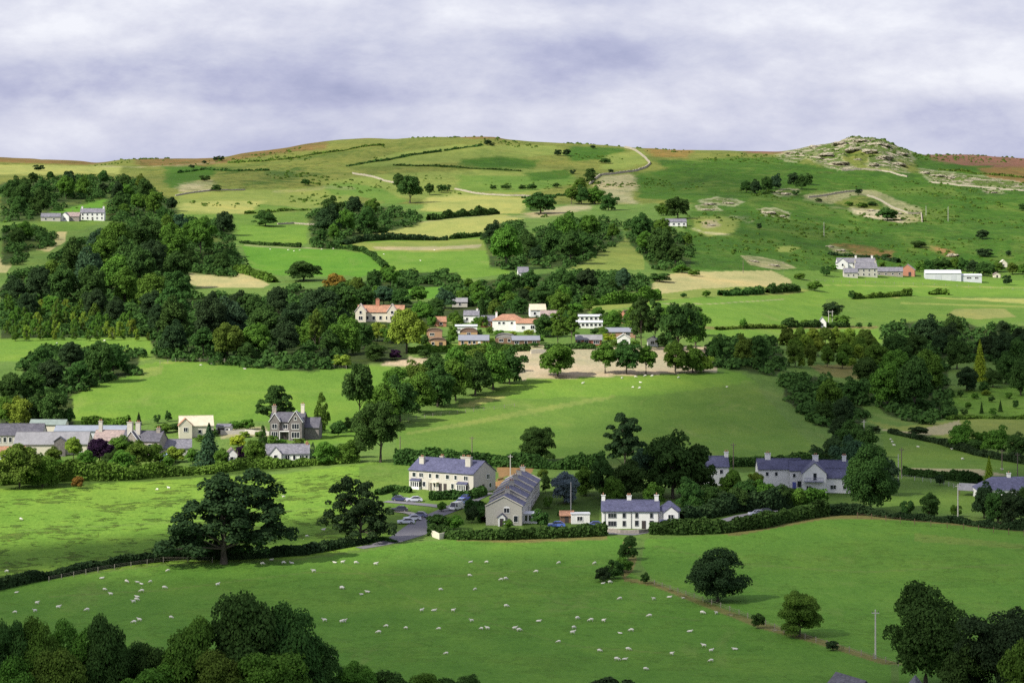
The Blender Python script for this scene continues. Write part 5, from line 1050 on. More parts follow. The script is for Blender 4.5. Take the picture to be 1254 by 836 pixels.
def lodge_park():
    e = house('country_house', 'large cream house with orange tiled roof and pale gables on the wooded slope', 466, 394, -2, 20, 9, 4.2, 6.8, CREAM, TERR, wins=grid_wins(20, 7, (1.0,), 1.1, 1.5), chim=[(-1.6, 4.5, 9.6, 1.6, 1.0, BRICKR)])
    for ox, w in ((-8.4, 4.5), (5.2, 4.2)): volume(e, w, 3, 4.6, 7.6, CREAM, TERR, 'y', ox=ox, oy=-2.6, wins=[('f', 0, 1, 1.6, 1.5), ('f', 0, 3.6, 1.0, 1.2)], wallname='gable_wall', roofname='gable_roof', verge=WHITE)
    house('cottage', 'small house with an orange roof tucked in trees left of the timber lodges', 540, 400, 6, 4.6, 5, 2.2, 4.0, BRICKR, TERR, wins=[('f', 0, .8, 1, 1)])
    house('cottage', 'white cottage half hidden by trees above the timber lodges', 577, 395, -4, 6.6, 5, 3.2, 5.0, WHITE, SL_G, wins=[('f', -1.8, 1, .9, 1.1), ('f', 1.4, 1, .9, 1.1)], chim=[(2.4, 2.5, 5.9, .8, .6)])
    e = house('timber_lodge', 'honey-coloured timber lodge with a shallow roof, front one of the stacked pair', 536, 425, 4, 6.6, 4.2, 2.5, 3.7, TIMBER, mat('brown_felt', (.20, .13, .10), .9, .2), 'curve', cat='lodge', wins=[('f', -1.9, .9, 1, 1.1)], doors=[('f', 1.2, 1.4, 2.0)])
    e = house('timber_lodge', 'reddish timber lodge standing just above the honey-coloured lodge', 532, 414, 0, 6.2, 4.2, 2.7, 4.1, mat('red_timber', (.38, .23, .15), .8, .2, 2, stretch=(1, 1, 6)), mat('brown_felt', (.2, .13, .1)), 'curve', cat='lodge', wins=[('f', -1, 1.1, 1.7, 1.0)])
    house('timber_lodge', 'timber lodge with a long blue-grey roof and white windows', 580, 423, -2, 12, 4.6, 2.2, 3.9, TIMBER, mat('blue_grey_roof', (.23, .245, .29), .7, .1, .5), cat='lodge', wins=[('f', a, .7, 1.0, 1.2) for a in (-4.4, -1.6, .2, 4.2)], doors=[('f', 2.2, 1.0, 1.9, FRAME)])
    house('timber_lodge', 'brown curved-roof lodge behind the long blue-grey roofed lodge', 574, 413, 0, 7, 4.2, 2.0, 3.9, TIMBER, mat('brown_felt', (.2, .13, .1)), 'curve', cat='lodge', wins=[('f', 0, 1.0, 1.4, .9)])
    house('static_caravan', 'white static caravan behind the curved-roof lodge', 571, 408, 2, 9, 3.4, 2.9, 3.3, WHITE, PALE_SHEET, cat='caravan', wins=[('f', a, 1.1, 1.2, .8) for a in (-3, 0, 3)])
    house('timber_lodge', 'dark brown curved-roof lodge below the orange-roofed white house', 618, 421, -3, 7.6, 4.5, 2.4, 4.2, DTIMBER, mat('grey_felt', (.26, .25, .24), .9, .2), 'curve', cat='lodge', wins=[('f', -1.4, .8, 1.6, 1.2), ('f', 1.8, .8, 1, 1.2)])
    house('timber_lodge', 'orange-brown lodge with a blue-grey roof beside the dark curved-roof lodge', 644, 423, 3, 11, 4.6, 2.2, 3.6, DTIMBER, mat('blue_grey_roof', (.23, .245, .29)), cat='lodge', wins=[('f', -3.6, .7, 1.6, 1.2), ('f', 0, .7, 1.0, 1.2), ('f', 3.4, .7, 1.4, 1.2)])
    e = house('villa', 'big white house with orange roofs and black fascia above the lodges', 622, 405, -3, 13, 8, 4.4, 6.8, WHITE, TERR, 'hip', wins=[('f', a, 2.8, 1.0, .9) for a in (-3.6, -1.8, 1.6)], chim=[(-5, 4, 7.6, .8, .8)])
    volume(e, 9, 5, 3.4, 5.0, WHITE, TERR, 'x', ox=8.0, oy=-3.2, wins=[('f', -1.5, 1, 1.2, 1.1), ('f', 2.4, 1, 1.6, 1.4)], wallname='wing_wall', roofname='wing_roof')
    house('cottage', 'slate-roofed cottage immediately left of the big orange-roofed white house', 599, 401, 8, 6, 5, 2.8, 4.8, BRICKR, SL_G, wins=[('f', 0, .9, 1, 1)])
    e = house('cottage', 'white cottage with a pale roof on the slope above the big white house', 659, 388, 6, 7, 6, 3.2, 5.4, WHITE, mat('lichen_roof', (.55, .5, .38)), wins=[('f', -1.5, 1, 1, 1.1), ('f', 1.5, 1, 1, 1.1)])
    house('cottage', 'white cottage with a reddish roof edge, lower right of the pale-roofed cottage', 673, 394, -4, 8, 5, 2.8, 4.6, WHITE, PINKR, wins=[('f', -2, .9, 1.2, 1.1), ('f', 2, .9, 1.2, 1.1)])
    house('static_caravan', 'long white static caravan under the tall pines', 719, 402, -2, 13, 4, 2.5, 3.0, WHITE, PALE_SHEET, cat='caravan', wins=[('f', -5.4 + 1.8 * k, 1.0, 1.1, 1.0) for k in range(7)])
    house('static_caravan', 'white static caravan one terrace above the long white one', 724, 394, 2, 11, 4, 2.4, 2.9, WHITE, PALE_SHEET, cat='caravan', wins=[('f', -4 + 2 * k, 1.0, 1.1, .9) for k in range(5)])
    house('timber_lodge', 'brown-walled lodge with a pale grey roof and white window frames beside the beige field', 721, 423, -2, 10.5, 4.6, 2.4, 4.0, mat('maroon_timber', (.26, .10, .07), .8, .2, 2), SHEET, cat='lodge', wins=[('f', -3.9, .6, 1.4, 1.5), ('f', -1, .6, 1.4, 1.5), ('f', 3, .8, 2.2, 1.1)])
    house('timber_lodge', 'long lodge with a dark blue roof behind yellow bushes near the pines', 760, 413, 0, 12.5, 4.5, 2.3, 3.7, mat('red_timber', (.38, .23, .15)), mat('blue_grey_roof', (.23, .245, .29)), cat='lodge', wins=[('f', -3, .8, 1.2, 1.1), ('f', 3, .8, 1.6, 1.1)])
    house('cottage', 'small white-gabled building in front of the dark blue roofed lodge', 764, 421, 0, 5, 4, 2.2, 3.8, WHITE, SL_D, 'y', verge=WHITE, wins=[('f', 0, .8, 1.4, 1.0)])
    house('summer_house', 'white gable-ended summer house right of the tall pines', 799, 424, -6, 4.4, 4, 2.6, 3.8, WHITE, SL_G, 'y', cat='summer house', wins=[('f', .0, .9, 1.3, 1.2)])
    house('outhouse', 'white outbuilding above a brown bank among bare trunks', 397, 420, 4, 5, 4, 2.4, 2.8, WHITE, PALE_SHEET, 'flat', cat='outhouse', wins=[('f', 0, .9, 1, .8)])
    house('cottage', 'grey-roofed cottage among the trees above the lodges, below the dark wood', 641, 340, 5, 5.5, 6, 2.8, 5.4, WHITE, SL_G, wins=[('f', 0, .8, 1, 1)])
    house('cottage', 'orange-roofed cottage glimpsed between trees right of the long static caravan', 763, 396, -20, 4.2, 6, 2.8, 5.6, BRICKR, TERR, 'y', wins=[('f', 0, 1, 1, 1)])
    house('cottage', 'pale cottage roof just visible in trees above the small orange roof', 563, 376, 0, 7, 5, 2.4, 4.0, BEIGE, SHEET, wins=[('f', 0, .8, 1, 1)])
def hill_farms():
    e = house('farmhouse', 'white two-storey farmhouse with a grey roof on the upper left hillside', 113, 270, 3, 15, 8, 5.0, 7.4, WHITE, SL_G, cat='farmhouse', wins=grid_wins(15, 5, (.9, 3.2), .9, 1.2), chim=[(-6.6, 4, 8.8, 1, .9), (6.8, 4, 8.8, 1, .9)], doors=[('f', .2, 1, 2)])
    e = house('farm_building', 'low stone farm range running left from the white hillside farmhouse', 88, 271, 0, 9, 8, 3.0, 5.4, STONE, PINKR, cat='farm building', wins=[('f', 0, .9, 1, 1)])
    house('farm_building', 'small white gabled farm building left of the hillside farmhouse', 79, 271, -5, 5.5, 6, 3.2, 5.4, WHITE, SL_G, 'y', cat='farm building', wins=[('f', 0, 1, 1.2, 1.2)])
    house('farm_building', 'grey-roofed pale farm building at the left end of the hillside farm', 62, 271, 4, 12, 7, 2.8, 4.8, BEIGE, SL_G, cat='farm building', wins=[('f', -3, .9, 1, 1), ('f', 2, .9, 1, 1)])
    e = house('bungalow', 'long low white bungalow beside the bend of the hill track', 825, 277, 1, 17, 7, 2.9, 4.7, WHITE, SL_G, wins=grid_wins(17, 5, (.8,), 1.4, 1.2))
    e = house('farmhouse', 'upper white farmhouse of the right-hand hill farm, with a long grey roof', 1049, 331, 2, 23, 7, 4.6, 7.2, WHITE, SL_G, cat='farmhouse', wins=grid_wins(23, 6, (3.0,), .9, 1.1), chim=[(0, 3.5, 8.8, 1.0, .8), (9.8, 3.5, 8.8, 1.1, .9)])
    volume(e, 6.5, 5, 4.4, 7.2, WHITE, SL_G, 'y', ox=-9, oy=-3.5, wins=[('f', 0, 2.8, 1.1, 1.2)], wallname='gable_wall', roofname='gable_roof')
    e = house('farmhouse', 'front two-storey white farmhouse of the right-hand hill farm', 1061, 339, 4, 13, 7.5, 5.0, 8.0, BEIGE, SL_G, cat='farmhouse', wins=grid_wins(13, 4, (.9, 3.2), .9, 1.1), chim=[(-6, 3.7, 9.4, .9, .9), (6, 3.7, 9.4, .9, .9)])
    house('farm_building', 'small grey-roofed annex left of the front hill farmhouse', 1042, 340, 0, 8, 6, 3.0, 5.2, BEIGE, SL_G, cat='farm building', wins=[('f', -1.5, .9, .9, 1), ('f', 1.5, .9, .9, 1)], chim=[(-3.4, 3, 6.6, .7, .7)])
    house('farm_building', 'long grey slate-roofed stone range right of the hill farmhouse', 1089, 338, -3, 16, 6, 2.8, 5.0, STONE, SL_G, cat='farm building', wins=grid_wins(16, 4, (.8,), 1, 1))
    house('farm_building', 'orange brick gabled barn at the right end of the hill farm', 1111, 338, -12, 8.5, 8, 3.6, 6.8, BRICKR, PINKR, 'y', cat='barn', doors=[('f', 1.5, 1.6, 2.4)])
    e = house('barn', 'long white modern barn on the edge of the meadow right of the hill farm', 1155, 343, -4, 21, 10, 4.0, 5.6, PALE_SHEET, PALE_SHEET, cat='barn', doors=[('f', -3, 4, 3.2, mat('grey_door', (.5, .52, .56), .7, .1)), ('f', 6, 3, 3, mat('grey_door', (.5, .52, .56)))])
    volume(e, 12, 8, 2.6, 3.4, PALE_SHEET, PALE_SHEET, 'x', ox=16.6, oy=1, wallname='lean_to_wall', roofname='lean_to_roof', wins=[('f', -1.5, .9, 2.6, .9), ('f', 3, .9, 2.0, .9)])
    house('cottage', 'tiny pale cottage among shrubs at the right edge of the hill', 1229, 327, 0, 4.5, 5, 2.4, 4.4, CREAM, CREAM, 'y', wins=[('f', 0, .9, .9, .9)])
    house('shed', 'tiny cream shed right of the long white modern barn', 1221, 340, 0, 4, 4, 1.9, 3.0, CREAM, PINKR, 'y', cat='shed', doors=[('f', 0, .9, 1.6)])
    house('cottage', 'little white gable end behind the roadside hedge beside the double pole', 1007, 401, -5, 3.6, 5, 2.4, 4.8, WHITE, SL_G, 'y', wins=[('f', 0, .9, .9, 1)])

# ------------------------------------------------------------------ vehicles, poles, sheep
def paint(name, col):
    m = mat('paint_' + name, col, .35, .03, 1.0, spec=.5); m.node_tree.nodes['Principled BSDF'].inputs['Coat Weight'].default_value = .5; return m
TYRE = mat('tyre_rubber', (.02, .02, .02), .8, .1, 4.0); RIM = mat('wheel_rim', (.45, .45, .46), .35, .1, 4.0, metal=.7); LAMP = mat('lamp_lens', (.75, .75, .72), .2, .02, 4.0, spec=.6); TAIL = mat('tail_lens', (.45, .03, .02), .3, .05, 4.0)
def car(u, v, rot, colname, col, label, van=False, group=None):
    e = empty('van' if van else 'car', ground(u, v), math.radians(rot), label, 'van' if van else 'car', group); hl = 2.15 if not van else 2.4
    P = paint(colname, col); m = MB(); hw = .86 if not van else .95
    low = [(-hl, .28), (-hl - .04, .62), (-hl + .08, .86), (-hl * .45, .93), (hl * .62, .95), (hl - .02, .88), (hl + .05, .6), (hl, .28)]
    top = [(-hl * .42, .93), (-hl * .10, 1.40), (hl * .55, 1.42), (hl * .86, .95)] if not van else [(-hl * .62, .93), (-hl * .42, 1.95), (hl * .97, 2.0), (hl, .95)]
    n = len(low); a = [(x, -hw + (.06 if z > .8 else 0), z) for x, z in low]; b = [(x, hw - (.06 if z > .8 else 0), z) for x, z in low]
    m.mesh_add(a + b, [tuple(range(n)), tuple(range(2 * n - 1, n - 1, -1))] + [(i, n + i, n + (i + 1) % n, (i + 1) % n) for i in range(n)])
    i0 = hw - .22; r = [(top[1][0], -i0, top[1][1]), (top[2][0], -i0, top[2][1]), (top[2][0], i0, top[2][1]), (top[1][0], i0, top[1][1])]
    m.mesh_add([(x, y, z + .01) for x, y, z in r] + [(x, y, z + .07) for x, y, z in r], [(0, 3, 2, 1), (4, 5, 6, 7), (0, 1, 5, 4), (1, 2, 6, 5), (2, 3, 7, 6), (3, 0, 4, 7)])
    for s in (-1, 1):   # pillars
        for (xa, za), (xb, zb) in ((top[0], top[1]), (top[3], top[2])):
            m.tube([(xa, s * (hw - .06), za), (xb, s * (i0 + .02), zb)], .05, 4)
    if van: m.box(-.5, hl * .95, -hw, hw, .95, 1.96)
    m.build('body', P, e)
    g = MB(); o_ = hw - .08; q = [(top[0][0], -o_, .9), (top[3][0], -o_, .9), (top[3][0], o_, .9), (top[0][0], o_, .9)]; r2 = [(x, y, z) for x, y, z in r]
    g.mesh_add(q + r2, [(4, 5, 6, 7), (0, 1, 5, 4), (1, 2, 6, 5), (2, 3, 7, 6), (3, 0, 4, 7)]); g.build('windows', GLASS, e)
    for x in (-hl * .62, hl * .62):
        for s in (-1, 1):
            w = MB(); w.tube([(x, s * (hw - .2), .32), (x, s * (hw + .02), .32)], .32, 14); wo = w.build('wheel', TYRE, e)
            w = MB(); w.tube([(x, s * (hw + .0), .32), (x, s * (hw + .035), .32)], .19, 10); w.build('rim', RIM, wo)
    for s in (-1, 1):
        w = MB(); w.box(-hl - .06, -hl + .12, s * (hw - .22) - .16, s * (hw - .22) + .16, .62, .78); w.build('headlight', LAMP, e)
        w = MB(); w.box(hl - .1, hl + .07, s * (hw - .18) - .12, s * (hw - .18) + .12, .62, .80); w.build('tail_light', TAIL, e)
    return e
POLEM = mat('pole_wood', (.17, .14, .11), .9, .3, 2.0); POLEP = mat('pale_pole', (.52, .50, .46), .8, .15, 2.0)
def pole(u, v, hpx, label, m=None, arms=1, double=False, group='utility poles'):
    p = ground(u, v); H = hpx / (F / p.y); e = empty('utility_pole', p, 0, label, 'pole', group); m = m or POLEM
    for x in ((-.9, .9) if double else (0,)):
        t = MB(); t.tube([(x, 0, -.6), (x, 0, H)], [.17, .12], 7); t.build('post', m, e)
    if arms:
        t = MB(); w = 1.5 if double else .7; t.box(-w, w, -.07, .07, H - .7, H - .55); t.build('crossarm', m, e); t = MB()
        for x in (-w + .12, 0, w - .12): t.tube([(x, 0, H - .55), (x, 0, H - .25)], .06, 5)
        t.build('insulator', DOORM, e)
    return e
FLEECE = mat('fleece', (.74, .71, .62), .95, .15, 5.0); SFACE = mat('sheep_face', (.55, .50, .42), .9, .15, 5.0)
def sheep_mesh(pose):
    bm = bmesh.new(); lay = bm.verts.layers.skin.verify(); vs = []
    def add(p, r, par=None):
        v = bm.verts.new(p); v[lay].radius = r if isinstance(r, tuple) else (r, r); v[lay].use_root = par is None
        if par is not None: bm.edges.new((par, v))
        vs.append(v); return v
    dz = -.38 if pose == 'lying' else 0
    c = add((0, 0, .62 + dz), (.27, .25)); r = add((.38, 0, .62 + dz), (.26, .24), c); r2 = add((.56, 0, .60 + dz), (.15, .15), r); add((.66, 0, .50 + dz), (.04, .05), r2)
    f = add((-.36, 0, .63 + dz), (.24, .23), c)
    if pose == 'grazing': n = add((-.62, 0, .50), (.12, .12), f); h = add((-.78, 0, .24), (.085, .085), n); add((-.88, 0, .08), (.05, .05), h)
    elif pose == 'lying': n = add((-.58, 0, .82 + dz), (.12, .12), f); h = add((-.72, 0, .92 + dz), (.09, .09), n); add((-.90, 0, .84 + dz), (.05, .05), h)
    else: n = add((-.58, 0, .82), (.12, .12), f); h = add((-.70, 0, 1.0), (.09, .09), n); add((-.90, 0, .92), (.05, .05), h)
    for s in (-1, 1): add((h.co.x + .06, s * .15, h.co.z + .04), (.03, .02), h)
    for base, x in ((f, -.36), (r, .40)):
        for s in (-1, 1):
            if pose == 'lying': a = add((x, s * .16, .18), (.09, .09), base); add((x - .22, s * .2, .06), (.04, .04), a)
            else: a = add((x + .02, s * .13, .38), (.085, .085), base); k = add((x + (.05 if x > 0 else -.01), s * .13, .22), (.045, .045), a); add((x, s * .13, .02), (.035, .035), k)
    me = bpy.data.meshes.new('tmp'); bm.to_mesh(me); bm.free(); ob = bpy.data.objects.new('tmp', me); COL.objects.link(ob)
    ob.modifiers.new('s', 'SKIN'); sb = ob.modifiers.new('d', 'SUBSURF'); sb.levels = 1; dg = bpy.context.evaluated_depsgraph_get(); dg.update()
    out = bpy.data.meshes.new_from_object(ob.evaluated_get(dg)); bpy.data.objects.remove(ob); out.name = 'sheep_' + pose
    out.materials.clear(); out.materials.append(FLEECE); out.materials.append(SFACE)
    for p in out.polygons:
        c = p.center; p.use_smooth = True
        if (c.z < .30 and pose != 'lying' and abs(c.x) < .5) or c.x < -.70: p.material_index = 1
    return out
SHEEP = {}
def sheep(items, place, group, seed=0):
    rng = random.Random(seed)
    its = sorted(items)
    # name them by rank from the left in bands running from far to near
    ys = sorted(v for _, v in its); nb = max(1, len(its) // 9); cuts = [ys[min(len(ys) - 1, int(len(ys) * (k + 1) / nb) - 1)] for k in range(nb)]
    bands = [[] for _ in range(nb)]
    for u, v in its:
        for k in range(nb):
            if v <= cuts[k] or k == nb - 1: bands[k].append((u, v)); break
    for k, band in enumerate(bands):
        for i, (u, v) in enumerate(band):
            pose = rng.choice(['grazing', 'grazing', 'standing', 'lying'])
            if pose not in SHEEP: SHEEP[pose] = sheep_mesh(pose)
            p = ground(u, v); o = bpy.data.objects.new('sheep', SHEEP[pose]); o.location = p
            o.rotation_euler = (0, 0, rng.choice([0, math.pi]) + rng.uniform(-.7, .7)); s = rng.uniform(.66, .86); o.scale = (s, s, s)
            bandw = '' if nb == 1 else (', %s row down' % ORD[k + 1])
            lab = '%s sheep, %s from left%s %s' % (pose, ORD[i + 1], bandw, place)
            props(o, lab, 'sheep', group); link(o)
# ------------------------------------------------------------------ woods
W_MAIN = [(0, 345), (20, 330), (60, 316), (75, 297), (125, 274), (215, 262), (250, 264), (283, 256), (286, 290), (302, 320), (285, 331), (232, 326), (226, 345), (246, 356), (330, 358), (365, 345), (420, 345), (434, 362), (430, 400), (415, 440), (380, 447), (290, 440), (190, 430), (183, 400), (100, 388), (0, 390)]
W_TOP = [(0, 217), (60, 210), (132, 209), (148, 214), (126, 236), (60, 252), (50, 263), (0, 263)]
W_TOPB = [(132, 222), (150, 213), (178, 214), (190, 228), (214, 240), (218, 262), (200, 268), (130, 262), (130, 240)]
W_CLUMP = [(3, 275), (30, 270), (66, 281), (66, 292), (34, 300), (28, 316), (2, 316)]
W_LOW = [(36, 424), (85, 417), (135, 418), (172, 424), (168, 450), (120, 462), (85, 478), (60, 486), (30, 470), (28, 440)]
W_MIDR = [(592, 275), (610, 266), (640, 264), (650, 285), (660, 272), (690, 262), (755, 262), (765, 285), (735, 300), (712, 316), (690, 322), (648, 318), (640, 326), (600, 318)]
W_RIDGE = [(765, 262), (800, 262), (848, 288), (846, 322), (800, 322), (788, 306), (768, 286)]
W_BAND = [(545, 345), (600, 335), (680, 326), (790, 330), (800, 345), (740, 356), (702, 372), (640, 372), (560, 368), (540, 360)]
W_GREY = [(380, 258), (402, 240), (440, 240), (516, 256), (514, 268), (440, 282), (404, 296), (382, 294)]
W_STRIP = [(412, 350), (470, 326), (560, 326), (562, 342), (484, 346), (486, 362), (436, 366)]
W_RDARK = [(1082, 396), (1110, 386), (1180, 384), (1205, 396), (1252, 390), (1262, 432), (1180, 436), (1090, 424)]
W_RMID = [(1058, 428), (1110, 424), (1160, 440), (1166, 500), (1130, 512), (1085, 500), (1056, 470)]
W_RLOW = [(958, 456), (1000, 452), (1050, 470), (1062, 505), (1040, 520), (1000, 512), (960, 480)]
W_LITE = [(964, 410), (1055, 412), (1072, 430), (1060, 442), (970, 440)]
W_EDGE = [(868, 412), (905, 405), (950, 408), (964, 440), (950, 452), (900, 446), (872, 440)]
W_FARMB = [(1122, 322), (1160, 316), (1200, 316), (1215, 330), (1205, 334), (1125, 330)]
WOODPOLY = [W_MAIN, W_TOP, W_TOPB, W_CLUMP, W_LOW, W_MIDR, W_RIDGE, W_BAND, W_GREY, W_STRIP, W_RDARK, W_RMID, W_RLOW, W_EDGE,
            [(0, 360), (184, 380), (184, 404), (0, 406)], [(430, 350), (560, 368), (720, 372), (720, 384), (560, 384), (500, 400), (500, 432), (400, 445), (420, 400)], [(0, 470), (90, 480), (92, 520), (0, 525)]]
make_ground()
make_shade_cloud()
undergrowth(WOODPOLY[:15])
hill_scrub()
rocks()
DK = ['dark green', 'dark green', 'mid green', 'very dark green']; MX = ['dark green', 'mid green', 'dark green', 'dark green', 'very dark green', 'olive green', 'dark green', 'mid green', 'very dark green', 'mid green', 'blue green']
wood('of upper left wood', W_TOP, 23, 21, 13, DK, 'trees of the upper left wood', seed=2)
wood('of wood beside hillside farmhouse', W_TOPB, 22, 21, 14, MX, 'trees of the wood beside the hillside farmhouse', seed=3)
wood('of clump below hillside farmhouse', W_CLUMP, 22, 20, 15, DK, 'trees of the clump below the hillside farmhouse', seed=4)
wood('of left hillside wood', W_MAIN, 38, 35, 20, MX, 'trees of the left hillside wood', seed=6)
wood('of plantation above strip field', [(0, 360), (60, 362), (140, 374), (186, 390), (186, 416), (0, 416)], 18, 15, 8.5, ['mid green', 'light green', 'mid green', 'olive green'], 'young trees of the plantation', kinds=('poplar',), seed=7, tall=1.2)
wood('of copse by sloping field', W_LOW, 36, 31, 17, DK, 'trees of the copse left of the sloping field', seed=8)
wood('of mid-hillside dark wood', W_MIDR, 34, 27, 16, DK, 'trees of the dark wood on the middle hillside', seed=9)
wood('of wood below hill bungalow', W_RIDGE, 27, 24, 16, DK, 'trees of the wood below the hill bungalow', seed=10)
wood('of tree belt above lodges', W_BAND, 32, 29, 15, MX, 'trees of the belt above the lodges', seed=11)
wood('of wedge wood on hillside', W_GREY, 27, 23, 15, DK, 'trees of the wedge wood on the hillside', seed=12)
wood('of dark strip above small field', W_STRIP, 25, 24, 14, MX, 'trees of the strip above the small green field', seed=13)
wood('of shaded right-hand wood', W_RDARK, 40, 34, 19, ['very dark green', 'dark green'], 'trees of the shaded wood on the right', seed=14, tall=1.1)
wood('of wood left of yellow conifer', W_RMID, 42, 35, 24, ['dark green', 'dark green', 'mid green', 'blue green'], 'trees of the wood left of the yellow conifer', seed=15)
wood('of middle field corner trees', W_RLOW, 42, 36, 22, ['very dark green', 'dark green', 'mid green'], 'trees of the line at the middle field corner', seed=16)
wood('of sunlit scrub behind middle field', [(952, 400), (1066, 402), (1080, 436), (1066, 450), (960, 448)], 21, 17, 10, ['olive green', 'light green', 'mid green'], 'trees of the sunlit scrub', seed=17)
wood('of trees ending the beige field', W_EDGE, 32, 30, 18, ['mid green', 'olive green', 'dark green'], 'trees at the end of the beige field', seed=18)
grove('in the row behind the modern barn', [(1126, 333, 13, 14, 'low', 'mid green'), (1136, 332, 15, 15, 'low', 'dark green'), (1147, 331, 15, 15, 'low', 'dark green'), (1158, 331, 16, 16, 'low', 'dark green'), (1169, 331, 17, 16, 'low', 'mid green'), (1180, 332, 17, 16, 'low', 'dark green'), (1192, 336, 18, 18, 'low', 'very dark green'), (1204, 338, 18, 18, 'low', 'dark green'), (1213, 336, 14, 14, 'low', 'dark green')], 'trees behind the modern barn')
# ------------------------------------------------------------------ single trees and small groups
FINE[0] = True
grove('along the bottom left edge', [(4, 905, 150, 70, 'low', 'dark green'), (48, 905, 152, 72, 'low', 'mid green'), (92, 900, 142, 70, 'broad', 'mid green'), (128, 905, 156, 74, 'low', 'dark green'), (165, 895, 112, 66, 'low', 'dark green'), (200, 900, 116, 60, 'low', 'dark green'), (236, 905, 150, 90, 'low', 'mid green'),
  (300, 900, 180, 126, 'low', 'dark green', 'big dark domed tree at the bottom left, tallest of the foreground trees'), (352, 900, 162, 100, 'low', 'dark green'), (330, 915, 120, 110, 'low', 'mid green'), (268, 915, 118, 90, 'low', 'olive green'), (395, 898, 112, 70, 'low', 'dark green'),
  (72, 925, 120, 90, 'low', 'olive green'), (20, 930, 110, 80, 'low', 'mid green'), (190, 925, 100, 90, 'low', 'mid green'), (435, 890, 78, 70, 'low', 'mid green'), (478, 885, 66, 64, 'low', 'dark green'), (520, 882, 60, 60, 'low', 'mid green'), (562, 880, 54, 54, 'low', 'dark green'), (596, 876, 42, 40, 'bush', 'dark green')], 'foreground trees at the bottom left')
FINE[0] = False
grove('at the bottom edge', [(747, 868, 46, 62, 'bush', 'very dark green', 'low round dark bush at the bottom edge, right of centre'), (633, 872, 40, 26, 'bush', 'dark green', 'small dark bush top at the bottom edge near the centre')], 'foreground bushes')
tree(1134, 840, 130, 102, 'low', 'dark green', 'tall dark tree with a pointed ragged crown at the bottom right', 'foreground trees at the bottom right', var=10)
tree(1222, 865, 120, 104, 'low', 'very dark green', 'broad very dark tree in the bottom right corner', 'foreground trees at the bottom right', var=11)
tree(1176, 866, 80, 60, 'low', 'dark green', 'low dark tree between the two big bottom right trees', 'foreground trees at the bottom right')
tree(1250, 880, 100, 60, 'low', 'mid green', 'tree cut by the right edge in the bottom corner', 'foreground trees at the bottom right')
# the spreading oak in the left field is three stems grown together
tree(274, 690, 114, 158, 'oak', 'very dark green', 'big broad ragged dark oak standing in the hedge between the two left fields', 'oaks of the left field', var=10, rz=0.0)
tree(442, 664, 80, 82, 'oak', 'very dark green', 'smaller dark oak between the left field and the car park lane', 'oaks of the left field', var=11, rz=3.3)
tree(879, 736, 66, 74, 'low', 'very dark green', 'neat round dark tree on the bank in the right pasture', 'trees on the pasture bank', var=10)
tree(979, 779, 54, 60, 'low', 'olive green', 'smaller olive-brown round tree lower on the pasture bank', 'trees on the pasture bank', var=11)
tree(928, 769, 22, 18, 'bush', 'dark green', 'small bush between the two round pasture trees', 'bushes on the pasture bank')
tree(1020, 796, 14, 18, 'bush', 'very dark green', 'tiny dark bush lowest on the pasture bank', 'bushes on the pasture bank')
tree(790, 714, 15, 12, 'bush', 'dark green', 'little bush at the top of the pasture bank', 'bushes on the pasture bank')
grove('down the field corner below the white roadside house', [(769, 686, 28, 22, 'bush', 'dark green'), (764, 700, 20, 26, 'bush', 'mid green'), (752, 708, 26, 22, 'bush', 'dark green'), (738, 712, 20, 20, 'bush', 'very dark green'), (745, 708, 18, 20, 'bush', 'dark green'), (772, 672, 20, 16, 'bush', 'dark green')], 'bushes in the field corner')
tree(466, 566, 76, 62, 'broad', 'dark green', 'tall dark tree at the left end of the middle field hedge', 'trees by the middle field', var=10)
tree(440, 512, 68, 46, 'broad', 'dark green', 'upright dark tree at the right end of the sloping field', 'trees by the middle field', var=2)
tree(658, 565, 44, 46, 'low', 'dark green', 'lone round tree in the middle field hedge above the stepped houses', 'trees by the middle field', var=11)
tree(765, 584, 78, 60, 'pine', 'very dark green', 'dark pine rising behind the long white roadside house', 'trees behind the white house')
grove('behind the long white roadside house', [(795, 604, 60, 52, 'broad', 'blue green'), (824, 610, 84, 72, 'low', 'dark green'), (852, 608, 66, 46, 'low', 'dark green'), (738, 610, 52, 40, 'broad', 'dark green'), (716, 606, 36, 28, 'low', 'mid green'), (772, 612, 50, 44, 'low', 'dark green'), (750, 618, 36, 30, 'low', 'mid green'), (800, 622, 36, 30, 'bush', 'mid green'), (845, 625, 42, 34, 'low', 'dark green')], 'trees behind the white house')
tree(691, 616, 40, 36, 'low', 'grey blue', 'pale grey-blue leaved tree beside the stepped row', 'trees behind the white house')
grove('in front of the right-hand cottages', [(868, 620, 28, 32, 'low', 'dark green'), (896, 612, 38, 32, 'low', 'mid green'), (915, 618, 32, 34, 'low', 'dark green'), (936, 618, 32, 34, 'low', 'mid green'), (956, 622, 30, 30, 'low', 'dark green'), (902, 626, 30, 34, 'low', 'dark green'), (975, 622, 28, 26, 'bush', 'mid green'), (925, 600, 26, 20, 'bush', 'light green')], 'garden trees of the right-hand cottages')
tree(1066, 626, 84, 70, 'low', 'dark green', 'big dark tree hiding the right side of the gabled cottage', 'trees by the right-hand cottages', var=10)
tree(1043, 590, 58, 44, 'low', 'blue green', 'bluish tree behind the big dark tree by the cottages', 'trees by the right-hand cottages')
tree(1084, 606, 54, 34, 'low', 'blue green', 'soft blue-green tree on the right flank of the big dark tree', 'trees by the right-hand cottages')
